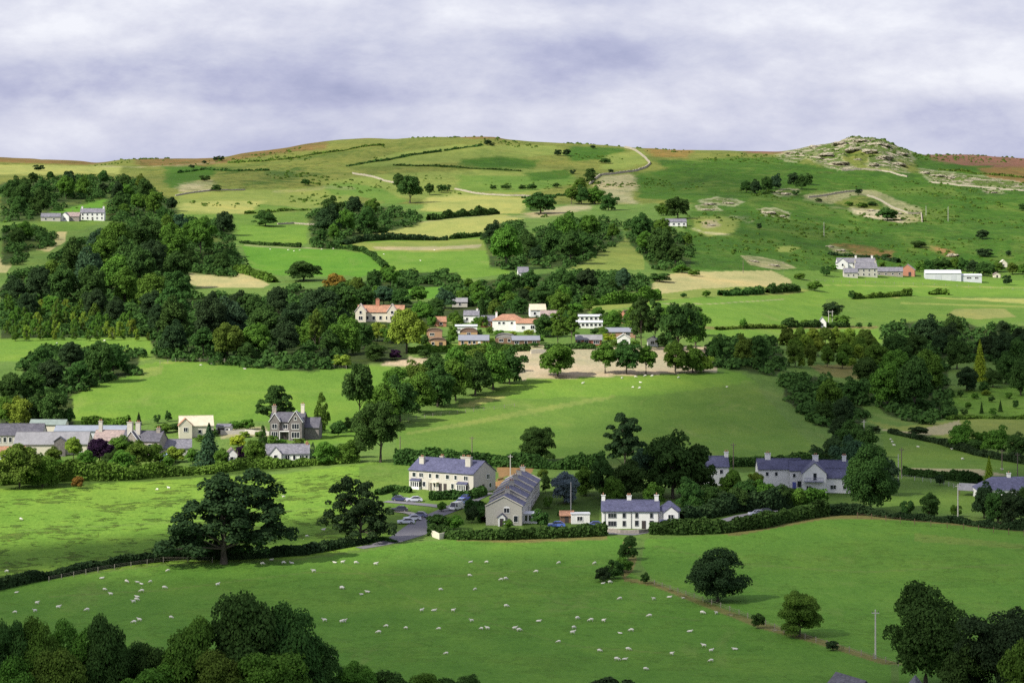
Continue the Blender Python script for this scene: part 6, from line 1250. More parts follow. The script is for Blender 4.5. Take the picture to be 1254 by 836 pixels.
grove('behind the right-hand cottages', [(1000, 566, 22, 22, 'low', 'very dark green'), (1022, 566, 34, 28, 'low', 'very dark green'), (1042, 556, 42, 36, 'low', 'dark green'), (1028, 538, 30, 30, 'low', 'very dark green'), (1060, 560, 40, 34, 'low', 'dark green')], 'trees behind the right-hand cottages')
grove('in the paddock left of the hipped bungalow', [(1138, 634, 32, 26, 'low', 'dark green'), (1112, 632, 22, 18, 'bush', 'dark green'), (1151, 594, 16, 12, 'bush', 'very dark green'), (1170, 632, 16, 16, 'bush', 'mid green')], 'bushes in the paddock')
grove('screening the hipped bungalow', [(1205, 634, 46, 30, 'low', 'very dark green'), (1222, 640, 42, 32, 'low', 'dark green'), (1240, 642, 44, 32, 'low', 'very dark green'), (1258, 640, 46, 30, 'low', 'dark green')], 'trees screening the bungalow')
tree(1211, 592, 34, 20, 'spruce', 'yellow green', 'small yellow-green conifer behind the hipped bungalow', 'conifers on the right')
tree(1200, 466, 50, 28, 'spruce', 'yellow green', 'bright yellow-green conifer glowing in the shaded wood', 'conifers on the right', var=1)
grove('in the hedge row of the far right field', [(1178, 550, 36, 32, 'low', 'mid green'), (1200, 549, 24, 24, 'bush', 'mid green'), (1222, 556, 36, 36, 'low', 'mid green'), (1246, 562, 34, 26, 'low', 'dark green'), (1195, 553, 18, 24, 'bush', 'dark green')], 'trees of the far right hedge row')
grove('along the right edge by the garden plot', [(1232, 470, 40, 28, 'low', 'dark green'), (1250, 484, 52, 30, 'low', 'dark green'), (1205, 480, 14, 14, 'bush', 'dark green')], 'trees at the right edge')
grove('in the sunny garden plot', [(1176, 486, 10, 9, 'bush', 'dark green'), (1186, 500, 9, 8, 'bush', 'mid green'), (1202, 506, 15, 7, 'spruce', 'dark green'), (1214, 492, 8, 9, 'bush', 'dark green'), (1225, 504, 15, 8, 'spruce', 'dark green'), (1236, 488, 9, 9, 'bush', 'mid green'), (1244, 500, 12, 8, 'bush', 'dark green'), (1194, 488, 8, 10, 'bush', 'mid green'), (1180, 508, 8, 10, 'bush', 'dark green'), (1216, 508, 10, 9, 'bush', 'mid green'), (1208, 484, 8, 12, 'bush', 'light green')], 'shrubs of the garden plot')
grove('of the dark trees around the yellow conifer', [(1172, 452, 42, 34, 'low', 'dark green'), (1184, 478, 30, 28, 'low', 'very dark green'), (1228, 446, 40, 34, 'low', 'very dark green'), (1248, 456, 44, 34, 'low', 'dark green'), (1216, 474, 24, 24, 'low', 'dark green'), (1160, 430, 36, 34, 'low', 'very dark green'), (1210, 440, 34, 32, 'low', 'very dark green'), (1262, 440, 40, 34, 'low', 'very dark green'), (1098, 444, 36, 36, 'low', 'dark green'), (1074, 452, 34, 32, 'low', 'mid green'), (1060, 470, 34, 34, 'low', 'dark green'), (1046, 494, 34, 32, 'low', 'dark green'), (1120, 440, 34, 34, 'low', 'dark green')], 'dark trees around the yellow conifer')
grove('on the bank below the shaded wood', [(1072, 530, 10, 14, 'bush', 'very dark green'), (1124, 533, 13, 26, 'bush', 'very dark green')], 'bushes on the bank')
# belt between the sloping field and the middle field
grove('of the diagonal belt above the middle field', [(470, 522, 54, 44, 'low', 'mid green'), (490, 516, 58, 44, 'low', 'dark green'), (513, 506, 52, 44, 'low', 'mid green'), (536, 498, 52, 44, 'low', 'dark green'), (558, 492, 54, 44, 'low', 'mid green'), (582, 484, 54, 46, 'low', 'dark green'), (604, 477, 54, 46, 'low', 'mid green'), (624, 470, 46, 36, 'low', 'dark green'),
  (486, 486, 38, 36, 'low', 'mid green'), (510, 478, 38, 40, 'low', 'olive green'), (535, 472, 40, 40, 'low', 'dark green'), (560, 466, 42, 40, 'low', 'mid green'), (588, 460, 38, 40, 'low', 'olive green'), (612, 456, 34, 36, 'low', 'mid green')], 'trees of the diagonal belt')
grove('standing in front of the beige field', [(683, 461, 41, 52, 'broad', 'mid green'), (741, 457, 38, 36, 'broad', 'mid green'), (767, 458, 42, 36, 'broad', 'dark green'), (791, 458, 36, 30, 'broad', 'mid green'), (827, 457, 40, 34, 'broad', 'mid green'), (848, 456, 34, 30, 'low', 'mid green'), (862, 456, 24, 26, 'bush', 'light green')], 'trees in front of the beige field')
grove('among the lodges and caravans', [(785, 428, 64, 34, 'pine', 'dark green'), (802, 424, 58, 32, 'pine', 'dark green'), (778, 424, 54, 32, 'pine', 'mid green'), (830, 436, 66, 50, 'broad', 'dark green'), (852, 430, 50, 34, 'broad', 'mid green'), (843, 410, 40, 36, 'low', 'dark green'), (683, 424, 44, 30, 'pine', 'mid green'), (700, 420, 40, 26, 'pine', 'mid green'), (668, 412, 28, 32, 'low', 'dark green'),
  (664, 380, 32, 36, 'low', 'dark green'), (686, 388, 34, 30, 'low', 'mid green'), (750, 405, 26, 24, 'low', 'mid green'), (733, 388, 14, 16, 'bush', 'mid green'), (736, 408, 9, 12, 'bush', 'olive green'), (590, 388, 28, 22, 'spruce', 'dark green'), (607, 388, 22, 24, 'low', 'olive green'), (592, 401, 16, 14, 'bush', 'mid green'), (560, 402, 18, 16, 'bush', 'mid green'),
  (555, 415, 18, 14, 'bush', 'mid green'), (514, 423, 15, 14, 'bush', 'yellow green'), (521, 412, 14, 12, 'bush', 'light green'), (648, 411, 9, 14, 'bush', 'light green'), (745, 418, 11, 18, 'bush', 'yellow green'), (600, 420, 7, 12, 'bush', 'mid green'), (635, 384, 22, 24, 'low', 'dark green'), (705, 386, 18, 20, 'bush', 'mid green'), (818, 398, 24, 24, 'low', 'mid green')], 'trees among the lodges')
grove('of the country house park', [(498, 433, 56, 48, 'round', 'light green'), (516, 398, 30, 30, 'round', 'mid green'), (535, 392, 28, 24, 'low', 'dark green'), (480, 420, 24, 24, 'low', 'mid green'), (462, 418, 24, 26, 'low', 'light green'), (446, 428, 34, 30, 'low', 'dark green'), (424, 434, 50, 36, 'low', 'mid green'), (404, 436, 34, 30, 'low', 'dark green'), (445, 376, 26, 30, 'low', 'dark green'), (470, 374, 24, 28, 'round', 'blue green'), (492, 376, 24, 24, 'low', 'dark green'),
  (512, 372, 22, 26, 'round', 'mid green'), (545, 378, 26, 26, 'low', 'blue green'), (566, 372, 18, 20, 'low', 'mid green'), (478, 393, 15, 14, 'bush', 'olive green'), (428, 390, 32, 28, 'broad', 'mid green'), (410, 356, 22, 28, 'low', 'golden brown'), (424, 362, 20, 24, 'low', 'olive green'), (372, 344, 25, 46, 'low', 'dark green'), (419, 450, 18, 26, 'bush', 'light green'), (460, 441, 22, 30, 'low', 'dark green'), (484, 440, 14, 16, 'bush', 'purple'), (520, 438, 12, 16, 'bush', 'dark green')], 'park trees of the country house')
tree(386, 430, 52, 20, 'pine', 'olive green', 'tall thin bare-trunked tree beside the white outbuilding', 'bare-trunked trees'); tree(391, 428, 46, 18, 'pine', 'olive green', 'second thin bare-trunked tree, just right of its twin', 'bare-trunked trees')
grove('tucked between the lodge park plots', [(548, 424, 9, 10, 'bush', 'dark green'), (556, 396, 16, 18, 'low', 'mid green'), (586, 412, 10, 12, 'bush', 'dark green'), (600, 410, 12, 10, 'bush', 'olive green'), (612, 411, 8, 14, 'bush', 'mid green'), (628, 412, 7, 12, 'bush', 'light green'), (660, 420, 12, 14, 'bush', 'mid green'), (655, 400, 14, 14, 'low', 'dark green'), (690, 408, 14, 16, 'low', 'mid green'), (742, 400, 18, 18, 'low', 'dark green'), (756, 398, 18, 16, 'low', 'olive green'), (776, 402, 22, 20, 'low', 'mid green'),
  (705, 412, 7, 12, 'bush', 'mid green'), (740, 425, 8, 12, 'bush', 'dark green'), (778, 425, 10, 12, 'bush', 'mid green'), (790, 400, 24, 22, 'low', 'dark green'), (812, 425, 18, 16, 'low', 'dark green'), (588, 375, 20, 24, 'low', 'mid green'), (606, 372, 20, 22, 'low', 'dark green'), (626, 376, 20, 22, 'low', 'mid green'), (646, 368, 18, 20, 'low', 'olive green'), (694, 368, 20, 24, 'low', 'dark green'), (722, 380, 14, 18, 'bush', 'mid green'), (530, 400, 14, 14, 'bush', 'mid green'), (520, 424, 16, 14, 'bush', 'dark green')], 'shrubs between the lodges')
grove('in the second planting between the lodges', [(530, 396, 16, 16, 'low', 'dark green'), (552, 420, 12, 12, 'bush', 'mid green'), (562, 398, 12, 14, 'bush', 'dark green'), (584, 400, 12, 14, 'low', 'mid green'), (605, 425, 8, 12, 'bush', 'dark green'), (612, 392, 18, 18, 'low', 'dark green'), (640, 398, 12, 14, 'bush', 'mid green'), (668, 402, 14, 16, 'low', 'mid green'), (676, 386, 14, 14, 'low', 'dark green'), (695, 398, 18, 16, 'low', 'dark green'), (712, 424, 6, 12, 'bush', 'mid green'), (728, 410, 10, 12, 'bush', 'dark green'), (752, 425, 9, 12, 'bush', 'olive green'), (740, 412, 12, 14, 'low', 'mid green'), (770, 400, 20, 18, 'low', 'dark green'), (806, 424, 12, 12, 'bush', 'mid green'), (633, 420, 8, 8, 'bush', 'mid green'), (594, 424, 7, 9, 'bush', 'olive green'), (524, 428, 10, 12, 'bush', 'mid green'), (655, 425, 7, 12, 'bush', 'dark green'), (682, 412, 16, 14, 'low', 'mid green')], 'second planting between the lodges')
# hillside singles
grove('on the open hillside above the small fields', [(325, 277, 20, 31, 'low', 'dark green'), (374, 227, 8, 12, 'round', 'dark green'), (264, 197, 6, 7, 'bush', 'very dark green'), (270, 197, 7, 9, 'bush', 'very dark green'), (47, 209, 8, 14, 'bush', 'very dark green'), (489, 232, 20, 20, 'broad', 'dark green'), (502, 249, 34, 34, 'broad', 'dark green'), (526, 239, 15, 14, 'broad', 'dark green'), (541, 236, 10, 12, 'broad', 'dark green'), (548, 234, 9, 10, 'bush', 'dark green'),
  (265, 234, 9, 12, 'bush', 'dark green'), (250, 222, 8, 14, 'bush', 'dark green'), (235, 206, 5, 8, 'bush', 'very dark green'), (250, 200, 4, 6, 'bush', 'very dark green')], 'trees on the open hillside')
grove('near the skyline', [(597, 178, 8, 10, 'bush', 'very dark green'), (603, 179, 5, 7, 'bush', 'very dark green'), (683, 191, 9, 10, 'bush', 'very dark green'), (694, 191, 10, 10, 'bush', 'very dark green'), (741, 200, 7, 14, 'bush', 'dark green'), (726, 182, 5, 7, 'bush', 'very dark green'), (748, 212, 6, 7, 'bush', 'very dark green'), (702, 213, 6, 8, 'bush', 'very dark green')], 'bushes near the skyline')
grove('of the scattered thicket beside the stone wall', [(722, 224, 16, 16, 'low', 'dark green'), (710, 232, 15, 18, 'low', 'mid green'), (700, 250, 22, 20, 'broad', 'mid green'), (712, 250, 24, 22, 'low', 'dark green'), (728, 250, 22, 24, 'low', 'mid green'), (745, 258, 22, 22, 'low', 'dark green'), (662, 262, 27, 40, 'broad', 'dark green'), (650, 258, 18, 20, 'broad', 'mid green'), (830, 268, 27, 32, 'broad', 'dark green'), (812, 264, 16, 18, 'low', 'mid green'), (724, 213, 8, 12, 'bush', 'dark green')], 'thicket beside the stone wall')
grove('in the low hedge line of the upper pasture', [(604, 232, 6, 9, 'bush', 'dark green'), (620, 232, 7, 14, 'bush', 'dark green'), (640, 232, 6, 10, 'bush', 'dark green'), (652, 232, 8, 12, 'bush', 'dark green'), (681, 230, 7, 9, 'bush', 'dark green')], 'bushes of the upper pasture')
grove('on the bracken hill below the crag', [(914, 236, 15, 14, 'low', 'dark green'), (925, 237, 18, 16, 'low', 'very dark green'), (938, 236, 20, 16, 'low', 'dark green'), (950, 232, 20, 16, 'low', 'blue green'), (972, 226, 15, 16, 'low', 'very dark green'), (982, 232, 19, 16, 'low', 'dark green'), (990, 226, 14, 12, 'low', 'dark green'), (1051, 238, 8, 10, 'bush', 'very dark green'), (1087, 270, 18, 28, 'bush', 'dark green'), (1203, 293, 14, 16, 'bush', 'very dark green'), (930, 281, 9, 7, 'bush', 'very dark green'), (975, 239, 7, 10, 'bush', 'dark green'),
  (1002, 247, 5, 9, 'bush', 'dark green'), (1040, 252, 6, 12, 'bush', 'mid green'), (1055, 254, 7, 14, 'bush', 'mid green'), (1068, 252, 6, 12, 'bush', 'dark green'), (1124, 303, 10, 20, 'bush', 'dark green'), (1252, 258, 10, 10, 'bush', 'dark green')], 'bushes on the bracken hill')
grove('around the hill farm', [(1012, 338, 14, 14, 'bush', 'dark green'), (1020, 332, 9, 12, 'bush', 'mid green'), (1080, 331, 12, 10, 'bush', 'mid green'), (1205, 314, 11, 22, 'bush', 'very dark green'), (1235, 314, 9, 7, 'bush', 'very dark green'), (1233, 349, 14, 11, 'bush', 'very dark green'), (1222, 333, 14, 18, 'low', 'mid green'), (1240, 336, 15, 16, 'low', 'olive green'), (1252, 336, 14, 16, 'low', 'mid green'), (1086, 316, 6, 12, 'bush', 'dark green'), (835, 334, 12, 22, 'bush', 'mid green'), (850, 338, 9, 16, 'bush', 'mid green'), (808, 345, 12, 30, 'bush', 'dark green')], 'shrubs around the hill farm')
grove('in the meadows below the hill farm', [(1019, 388, 19, 25, 'low', 'very dark green'), (997, 356, 14, 20, 'bush', 'mid green'), (980, 342, 9, 16, 'bush', 'mid green'), (1043, 366, 12, 8, 'bush', 'dark green'), (865, 364, 10, 11, 'bush', 'mid green'), (837, 364, 6, 10, 'bush', 'dark green'), (910, 402, 14, 10, 'bush', 'mid green'), (968, 399, 12, 20, 'bush', 'dark green'), (985, 399, 9, 12, 'bush', 'mid green'), (1000, 399, 9, 12, 'bush', 'mid green'), (1030, 399, 15, 24, 'bush', 'mid green'), (1052, 401, 7, 8, 'bush', 'dark green'), (1065, 401, 7, 6, 'bush', 'dark green'), (966, 355, 8, 12, 'bush', 'dark green')], 'meadow trees')
# left village trees
tree(338, 530, 58, 46, 'cedar', 'dark green', 'flat-topped dark cedar rising behind the stone manor house', 'village conifers')
tree(394, 530, 50, 27, 'cypress', 'mid green', 'fat conical cypress right of the stone manor house', 'village conifers')
tree(256, 570, 52, 46, 'spruce', 'blue green', 'broad blue-green spruce in the middle of the left village', 'village conifers')
tree(170, 520, 16, 11, 'spruce', 'very dark green', 'tiny dark conifer at the foot of the sloping field', 'village conifers')
tree(322, 546, 26, 14, 'cypress', 'dark green', 'small dark cypress in front of the manor house', 'village conifers'); tree(383, 568, 27, 10, 'cypress', 'blue green', 'narrow bluish cypress at the right end of the white bungalow', 'village conifers')
tree(122, 568, 32, 36, 'round', 'purple', 'round purple-leaved tree in the left village', 'purple trees'); tree(296, 566, 24, 16, 'bush', 'purple', 'small purple-leaved tree left of the white bungalow', 'purple trees')
grove('of the left village gardens', [(24, 598, 56, 56, 'low', 'olive green'), (52, 596, 42, 40, 'low', 'mid green'), (90, 562, 28, 22, 'round', 'light green'), (148, 562, 30, 30, 'low', 'mid green'), (170, 572, 34, 32, 'low', 'olive green'), (190, 570, 28, 26, 'low', 'mid green'), (150, 578, 28, 34, 'low', 'mid green'), (215, 566, 22, 26, 'bush', 'light green'), (236, 568, 22, 20, 'bush', 'mid green'), (312, 572, 34, 30, 'round', 'mid green'), (334, 546, 15, 14, 'bush', 'mid green'), (292, 548, 18, 22, 'bush', 'yellow green'), (200, 530, 13, 22, 'bush', 'mid green'),
  (216, 528, 12, 18, 'bush', 'dark green'), (193, 518, 12, 9, 'bush', 'dark green'), (206, 516, 14, 9, 'low', 'dark green'), (288, 527, 14, 20, 'bush', 'mid green'), (304, 526, 15, 18, 'bush', 'mid green'), (400, 568, 28, 36, 'low', 'mid green'), (424, 566, 28, 32, 'low', 'mid green'), (414, 534, 22, 22, 'bush', 'dark green'), (430, 528, 20, 20, 'bush', 'dark green'), (96, 598, 18, 16, 'bush', 'golden brown'), (72, 586, 24, 30, 'low', 'mid green'), (436, 560, 26, 24, 'bush', 'dark green'), (300, 535, 8, 14, 'bush', 'light green'), (12, 570, 22, 26, 'low', 'light green'), (36, 566, 20, 24, 'low', 'mid green'), (66, 568, 22, 22, 'low', 'olive green'), (106, 572, 22, 24, 'low', 'mid green'), (136, 574, 24, 24, 'low', 'dark green'), (178, 550, 12, 14, 'bush', 'mid green'), (206, 572, 16, 18, 'bush', 'mid green'), (228, 552, 14, 14, 'low', 'mid green'), (246, 540, 9, 14, 'bush', 'mid green'), (272, 572, 24, 20, 'low', 'mid green'), (262, 534, 10, 12, 'bush', 'dark green'), (318, 536, 10, 14, 'bush', 'mid green'), (366, 545, 10, 16, 'bush', 'olive green'), (345, 545, 9, 14, 'bush', 'mid green')], 'village garden trees')
grove('in the edge group below the copse', [(8, 520, 36, 32, 'low', 'mid green'), (24, 522, 38, 32, 'low', 'light green'), (44, 520, 40, 26, 'low', 'dark green'), (64, 521, 46, 40, 'low', 'dark green'), (84, 520, 24, 16, 'bush', 'dark green'), (12, 495, 40, 34, 'low', 'dark green'), (40, 490, 40, 36, 'low', 'dark green')], 'trees at the left edge')
grove('among the cars and gardens of the stepped houses', [(536, 648, 22, 28, 'bush', 'dark green'), (556, 648, 20, 26, 'bush', 'mid green'), (578, 640, 24, 18, 'bush', 'very dark green'), (541, 626, 14, 14, 'bush', 'mid green'), (622, 647, 13, 14, 'bush', 'mid green'), (662, 646, 26, 22, 'bush', 'dark green'), (668, 603, 26, 12, 'low', 'dark green'), (690, 634, 14, 16, 'bush', 'dark green'), (672, 622, 16, 12, 'bush', 'mid green'), (484, 612, 12, 9, 'bush', 'dark green'), (665, 586, 14, 14, 'bush', 'olive green')], 'garden shrubs of the stepped houses')
# ------------------------------------------------------------------ hedges
H = hedge
H('hedge', [(-30, 728), (30, 714), (90, 702), (150, 692), (220, 684), (300, 684), (370, 679), (430, 668), (458, 662)], 2.2, 1.9, 'very dark green', 'long dark hedge curving under the big oak between the two left fields', seed=1, lumps=.6)
H('hedge', [(-30, 594), (30, 592), (90, 588), (150, 587), (200, 583)], 4.5, 4.2, 'mid green', 'thick tall hedge in front of the left village', seed=2)
H('hedge', [(200, 583), (250, 580), (300, 574), (345, 572), (400, 568), (440, 566)], 3.5, 2.6, 'olive green', 'lower hedge running on in front of the white bungalow', seed=3)
H('hedge', [(484, 568), (540, 570), (600, 570), (640, 572)], 4.0, 3.4, 'dark green', 'dark hedge behind the beige terrace', seed=4)
H('hedge', [(640, 572), (690, 574), (740, 574)], 4.5, 3.6, 'dark green', 'dark hedge under the lone round tree, right of the stepped houses', seed=5)
H('hedge', [(528, 655), (560, 660), (620, 660), (680, 658), (742, 655)], 3.0, 2.6, 'dark green', 'clipped dark roadside hedge in front of the stepped houses', seed=6, lumps=.25)
H('hedge', [(796, 653), (830, 654), (880, 652), (930, 646), (975, 636), (1010, 631)], 3.6, 3.3, 'dark green', 'dark hedge along the lane right of the long white house', seed=7, lumps=.4)
H('hedge', [(832, 640), (870, 632), (900, 626), (940, 624), (975, 620)], 4, 4.0, 'very dark green', 'tall dark hedge behind the lane, left of the gabled cottage', seed=8)
H('hedge', [(975, 620), (990, 620), (1010, 618)], 3.0, 4.4, 'mid green', 'bright clipped hedge right below the gabled cottage balcony', seed=9, lumps=.15)
H('hedge', [(1010, 630), (1060, 630), (1110, 636), (1170, 640), (1220, 647), (1290, 652)], 2.6, 2.0, 'very dark green', 'ragged dark hedge along the top of the right pasture', seed=10, lumps=.8)
H('hedge', [(1106, 582), (1150, 586), (1200, 592)], 2.6, 2.2, 'dark green', 'hedge between the sloping right field and the paddock', seed=11)
H('hedge', [(1010, 566), (960, 570), (900, 571), (880, 571)], 3.0, 2.4, 'dark green', 'low dark hedge along the bottom of the middle field behind the cottages', seed=12)
H('hedge', [(462, 606), (480, 601), (503, 603)], 1.8, 1.6, 'dark green', 'curved garden hedge left of the beige terrace', seed=13, lumps=.2)
H('hedge', [(526, 612), (545, 611), (575, 611), (592, 606)], 2.6, 2.4, 'dark green', 'garden hedge directly in front of the beige terrace', seed=14, lumps=.25)
H('hedge', [(572, 626), (590, 628), (594, 640)], 3.0, 2.8, 'dark green', 'dark hedge beside the nearest stepped house', seed=15, lumps=.3)
H('hedge', [(420, 300), (440, 296), (470, 294), (500, 294), (548, 294)], 3.2, 2.6, 'very dark green', 'dark straight hedge across the middle hillside', seed=16)
H('hedge', [(552, 293), (575, 291), (590, 289)], 3.0, 2.4, 'dark green', 'short hedge right of the straight hillside hedge', seed=17)
H('hedge', [(400, 304), (425, 305), (447, 309), (458, 315), (472, 328)], 3.0, 2.2, 'dark green', 'curving hedge between two bright hillside fields', seed=18)
H('hedge', [(295, 298), (320, 300), (345, 301), (368, 303)], 3.0, 2.0, 'dark green', 'short hedge along the top of the lone tree field', seed=19)
H('hedge', [(525, 270), (560, 266), (585, 264), (608, 262)], 4.0, 4.0, 'dark green', 'bushy hedge beside the hillside track', seed=20, lumps=.9)
H('hedge', [(288, 333), (310, 337), (335, 346)], 4.0, 3.0, 'mid green', 'hedge curling round the straw field in the left wood', seed=21)
H('hedge', [(882, 362), (905, 361), (932, 359)], 4.5, 3.4, 'dark green', 'dense hedge in the straw meadow below the hill', seed=22)
H('hedge', [(940, 359), (960, 357), (975, 356)], 4.0, 3.0, 'dark green', 'short hedge right of the dense meadow hedge', seed=23, lumps=.9)
H('hedge', [(1046, 366), (1080, 364), (1115, 362)], 3.0, 2.4, 'olive green', 'low olive hedge across the meadow below the hill farm', seed=24)
H('hedge', [(1140, 361), (1150, 360), (1162, 361)], 3.5, 2.2, 'olive green', 'short clump of hedge right of the olive hedge', seed=25)
H('hedge', [(960, 400), (985, 400), (1010, 400), (1038, 400)], 3.0, 2.0, 'dark green', 'hedge by the lane with the double pole', seed=26)
H('hedge', [(716, 374), (750, 372), (790, 368), (806, 366)], 4.5, 4.0, 'mid green', 'thick hedge at the left end of the meadows', seed=27, lumps=.7)
H('hedge', [(600, 428), (630, 430), (648, 429)], 3.0, 2.2, 'dark green', 'clipped hedge below the dark curved-roof lodge', seed=28, lumps=.2)
H('hedge', [(668, 428), (700, 427), (728, 427)], 3.0, 2.0, 'dark green', 'clipped hedge at the top of the beige field', seed=29, lumps=.2)
H('hedge', [(500, 432), (530, 431), (575, 430), (600, 429)], 3.0, 2.2, 'mid green', 'hedge under the timber lodges', seed=30, lumps=.3)
H('hedge', [(1160, 514), (1200, 512), (1254, 513), (1290, 514)], 1.6, 1.2, 'olive green', 'low hedge below the sunny garden plot', seed=31)
H('hedge', [(1090, 530), (1150, 543), (1200, 558), (1254, 568), (1290, 574)], 2.2, 1.8, 'very dark green', 'dark hedge slanting down the far right field', seed=32)
H('hedge', [(300, 444), (340, 446), (400, 448), (424, 450)], 3.0, 2.0, 'dark green', 'hedge along the foot of the left hillside wood', seed=33)
H('hedge', [(100, 520), (130, 519), (158, 520)], 3.0, 2.4, 'mid green', 'hedge at the foot of the sloping field', seed=34)
H('hedge', [(878, 404), (940, 402), (962, 402)], 2.0, 1.2, 'olive green', 'thin hedge between the two lower meadows', seed=35)
H('hedge', [(455, 664), (470, 661), (486, 664)], 1.0, .8, 'dark green', 'scrap of hedge at the car park entrance', seed=36)
H('hedge', [(425, 204), (460, 198), (500, 191), (540, 186)], 2.4, 1.1, 'dark green', 'long low hedge slanting up the moor to the upper left of the skyline bushes', seed=41, lumps=1.3, dens=12)
H('hedge', [(545, 185), (570, 181), (590, 178)], 2.1, 1.0, 'dark green', 'short upper end of the moor hedge near the skyline', seed=42, lumps=1.3, dens=12)
H('hedge', [(482, 203), (530, 204), (580, 207), (640, 210)], 2.1, 1.0, 'dark green', 'level hedge across the moor under the bracken patch', seed=43, lumps=1.3, dens=12)
H('hedge', [(280, 200), (320, 198), (370, 192), (420, 185), (470, 178)], 2.1, 1.0, 'olive green', 'faint hedge line below the heather slope at upper left', seed=44, lumps=1.3, dens=12)
H('hedge', [(218, 212), (250, 208), (290, 210), (330, 209)], 2.1, 1.2, 'dark green', 'broken hedge on the moor above the stone wall', seed=45, lumps=1.3, dens=12)
H('hedge', [(640, 243), (660, 240), (700, 240), (712, 238)], 2.1, 1.2, 'dark green', 'hedge running into the thicket beside the stone wall', seed=46, lumps=1.3, dens=14)
H('hedge', [(300, 262), (340, 259), (380, 257)], 1.8, 1.0, 'olive green', 'low hedge behind the lone round hillside tree', seed=47, lumps=1.3, dens=14)
H('hedge', [(1150, 208), (1190, 212), (1254, 218)], 2.8, 1.1, 'olive green', 'heathery hedge bank above the shelf right of the crag', seed=48, lumps=1.3, dens=12)
H('hedge', [(1015, 312), (1045, 314), (1075, 316), (1100, 322)], 4.5, 2.0, 'very dark green', 'gorse bank behind the hill farm', seed=37, lumps=1.0)
# ------------------------------------------------------------------ walls, fences, roads
stone_wall([(765, 181), (776, 184), (784, 189), (791, 195), (796, 201), (790, 206), (778, 210), (755, 213), (735, 215), (727, 221), (722, 226)], 1.7, 1.3, 'pale dry stone wall curving down from the skyline above the brown patch', 'dry stone walls')
stone_wall([(432, 213), (450, 216), (470, 222), (487, 225)], 1.4, 1.1, 'pale stone wall slanting across the upper pasture to the lone tall trees', 'dry stone walls')
stone_wall([(557, 232), (580, 237), (600, 239), (625, 240), (650, 241)], 1.3, 1.0, 'pale stone wall under the little bushes of the upper pasture', 'dry stone walls')
stone_wall([(1031, 209), (1055, 208), (1080, 210), (1111, 217)], 1.4, 1.1, 'grey stone wall running along the foot of the crag', 'dry stone walls')
stone_wall([(340, 275), (360, 274), (385, 276)], 1.1, 1.0, 'short stone wall beside the lone round hillside tree', 'dry stone walls')
stone_wall([(1140, 224), (1180, 228), (1254, 234)], 1.3, 1.1, 'long stone wall along the rocky shelf right of the crag', 'dry stone walls')
stone_wall([(990, 242), (1010, 240), (1040, 235), (1056, 234)], 1.3, 1.0, 'stone wall round the left end of the old quarry enclosure', 'dry stone walls')
stone_wall([(1062, 240), (1078, 246), (1096, 256), (1112, 262), (1128, 262), (1129, 272)], 1.3, 1.0, 'stone wall round the right end of the old quarry enclosure', 'dry stone walls')
stone_wall([(215, 240), (240, 236), (262, 233), (300, 233)], 1.1, 1.0, 'stone wall above the pale upper left fields', 'dry stone walls')
stone_wall([(528, 656), (538, 660), (549, 658)], 1.5, .5, 'cream rendered garden wall at the car park corner', None, CREAM, 'garden_wall')
stone_wall([(741, 651), (760, 653), (782, 653), (797, 651)], 1.0, .4, 'low grey wall in front of the long white house', None, STONE, 'garden_wall')
stone_wall([(609, 588), (616, 586)], .5, .4, 'orange-brown garden terrace wall between the beige terrace and stepped houses', None, mat('orange_soil', (.30, .17, .08), .95, .2), 'garden_wall')
stone_wall([(270, 532), (300, 531), (330, 533)], 1.4, .5, 'pale garden wall beside the small white garage', None, BEIGE, 'garden_wall')
stone_wall([(650, 433), (668, 432)], 1.6, .5, 'short beige retaining wall above the beige field', None, CREAM, 'garden_wall')
post_fence([(196, 446), (215, 443), (260, 443), (320, 445), (380, 449), (424, 452)], 4.5, 1.5, 'pale post fence along the top of the sloping field', 'field fences')
post_fence([(1000, 345), (1060, 347), (1130, 349), (1200, 353), (1254, 356)], 6.0, 1.5, 'pale post fence across the meadow below the hill farm', 'field fences', col=None)
post_fence([(500, 515), (530, 510), (580, 504), (630, 498)], 4.0, 1.2, 'thin post fence crossing the upper middle field', 'field fences')
post_fence([(60, 712), (120, 700), (200, 688), (260, 688)], 4.0, 1.2, 'post and wire fence under the big oak hedge', 'field fences')
post_fence([(1050, 634), (1120, 642), (1180, 648), (1254, 656)], 4.0, 1.5, 'dark post fence along the top of the right pasture', 'field fences', col=DTIMBER)
post_fence([(792, 712), (850, 732), (905, 752), (960, 774), (1040, 798), (1100, 815)], 4.0, 1.1, 'old post fence on the pasture bank', 'field fences')
post_fence([(1104, 586), (1120, 588), (1150, 592), (1180, 600)], 3.0, 1.2, 'pale rail fence at the top of the paddock', 'field fences', col=POLEP)
ASPH = mat('asphalt', (.17, .165, .18), .9, .12, .8); GRAVEL = mat('gravel', (.30, .28, .25), .95, .2, 1.0)
ribbon('road', [(440, 671), (462, 667), (482, 662), (500, 655), (514, 648), (520, 642)], [3.0, 3.6, 5, 7, 9, 8], ASPH, 'grey lane sweeping up from the left hedge into the car park')
ribbon('road', [(520, 646), (522, 638), (530, 632), (545, 626), (562, 619), (580, 610), (596, 603)], [6, 5, 4.5, 5, 5.5, 5, 4], ASPH, 'lane with parked cars between the terrace and the stepped houses', lift=.10)
ribbon('road', [(472, 614), (500, 616), (530, 619), (552, 622)], [3, 3.5, 3.5, 4], ASPH, 'narrow drive in front of the beige terrace', lift=.13)
ribbon('road', [(738, 652), (775, 654), (800, 649), (830, 644), (870, 642), (905, 632), (940, 626), (980, 624), (1010, 625)], 3.0, ASPH, 'lane passing the long white house and the cottages')
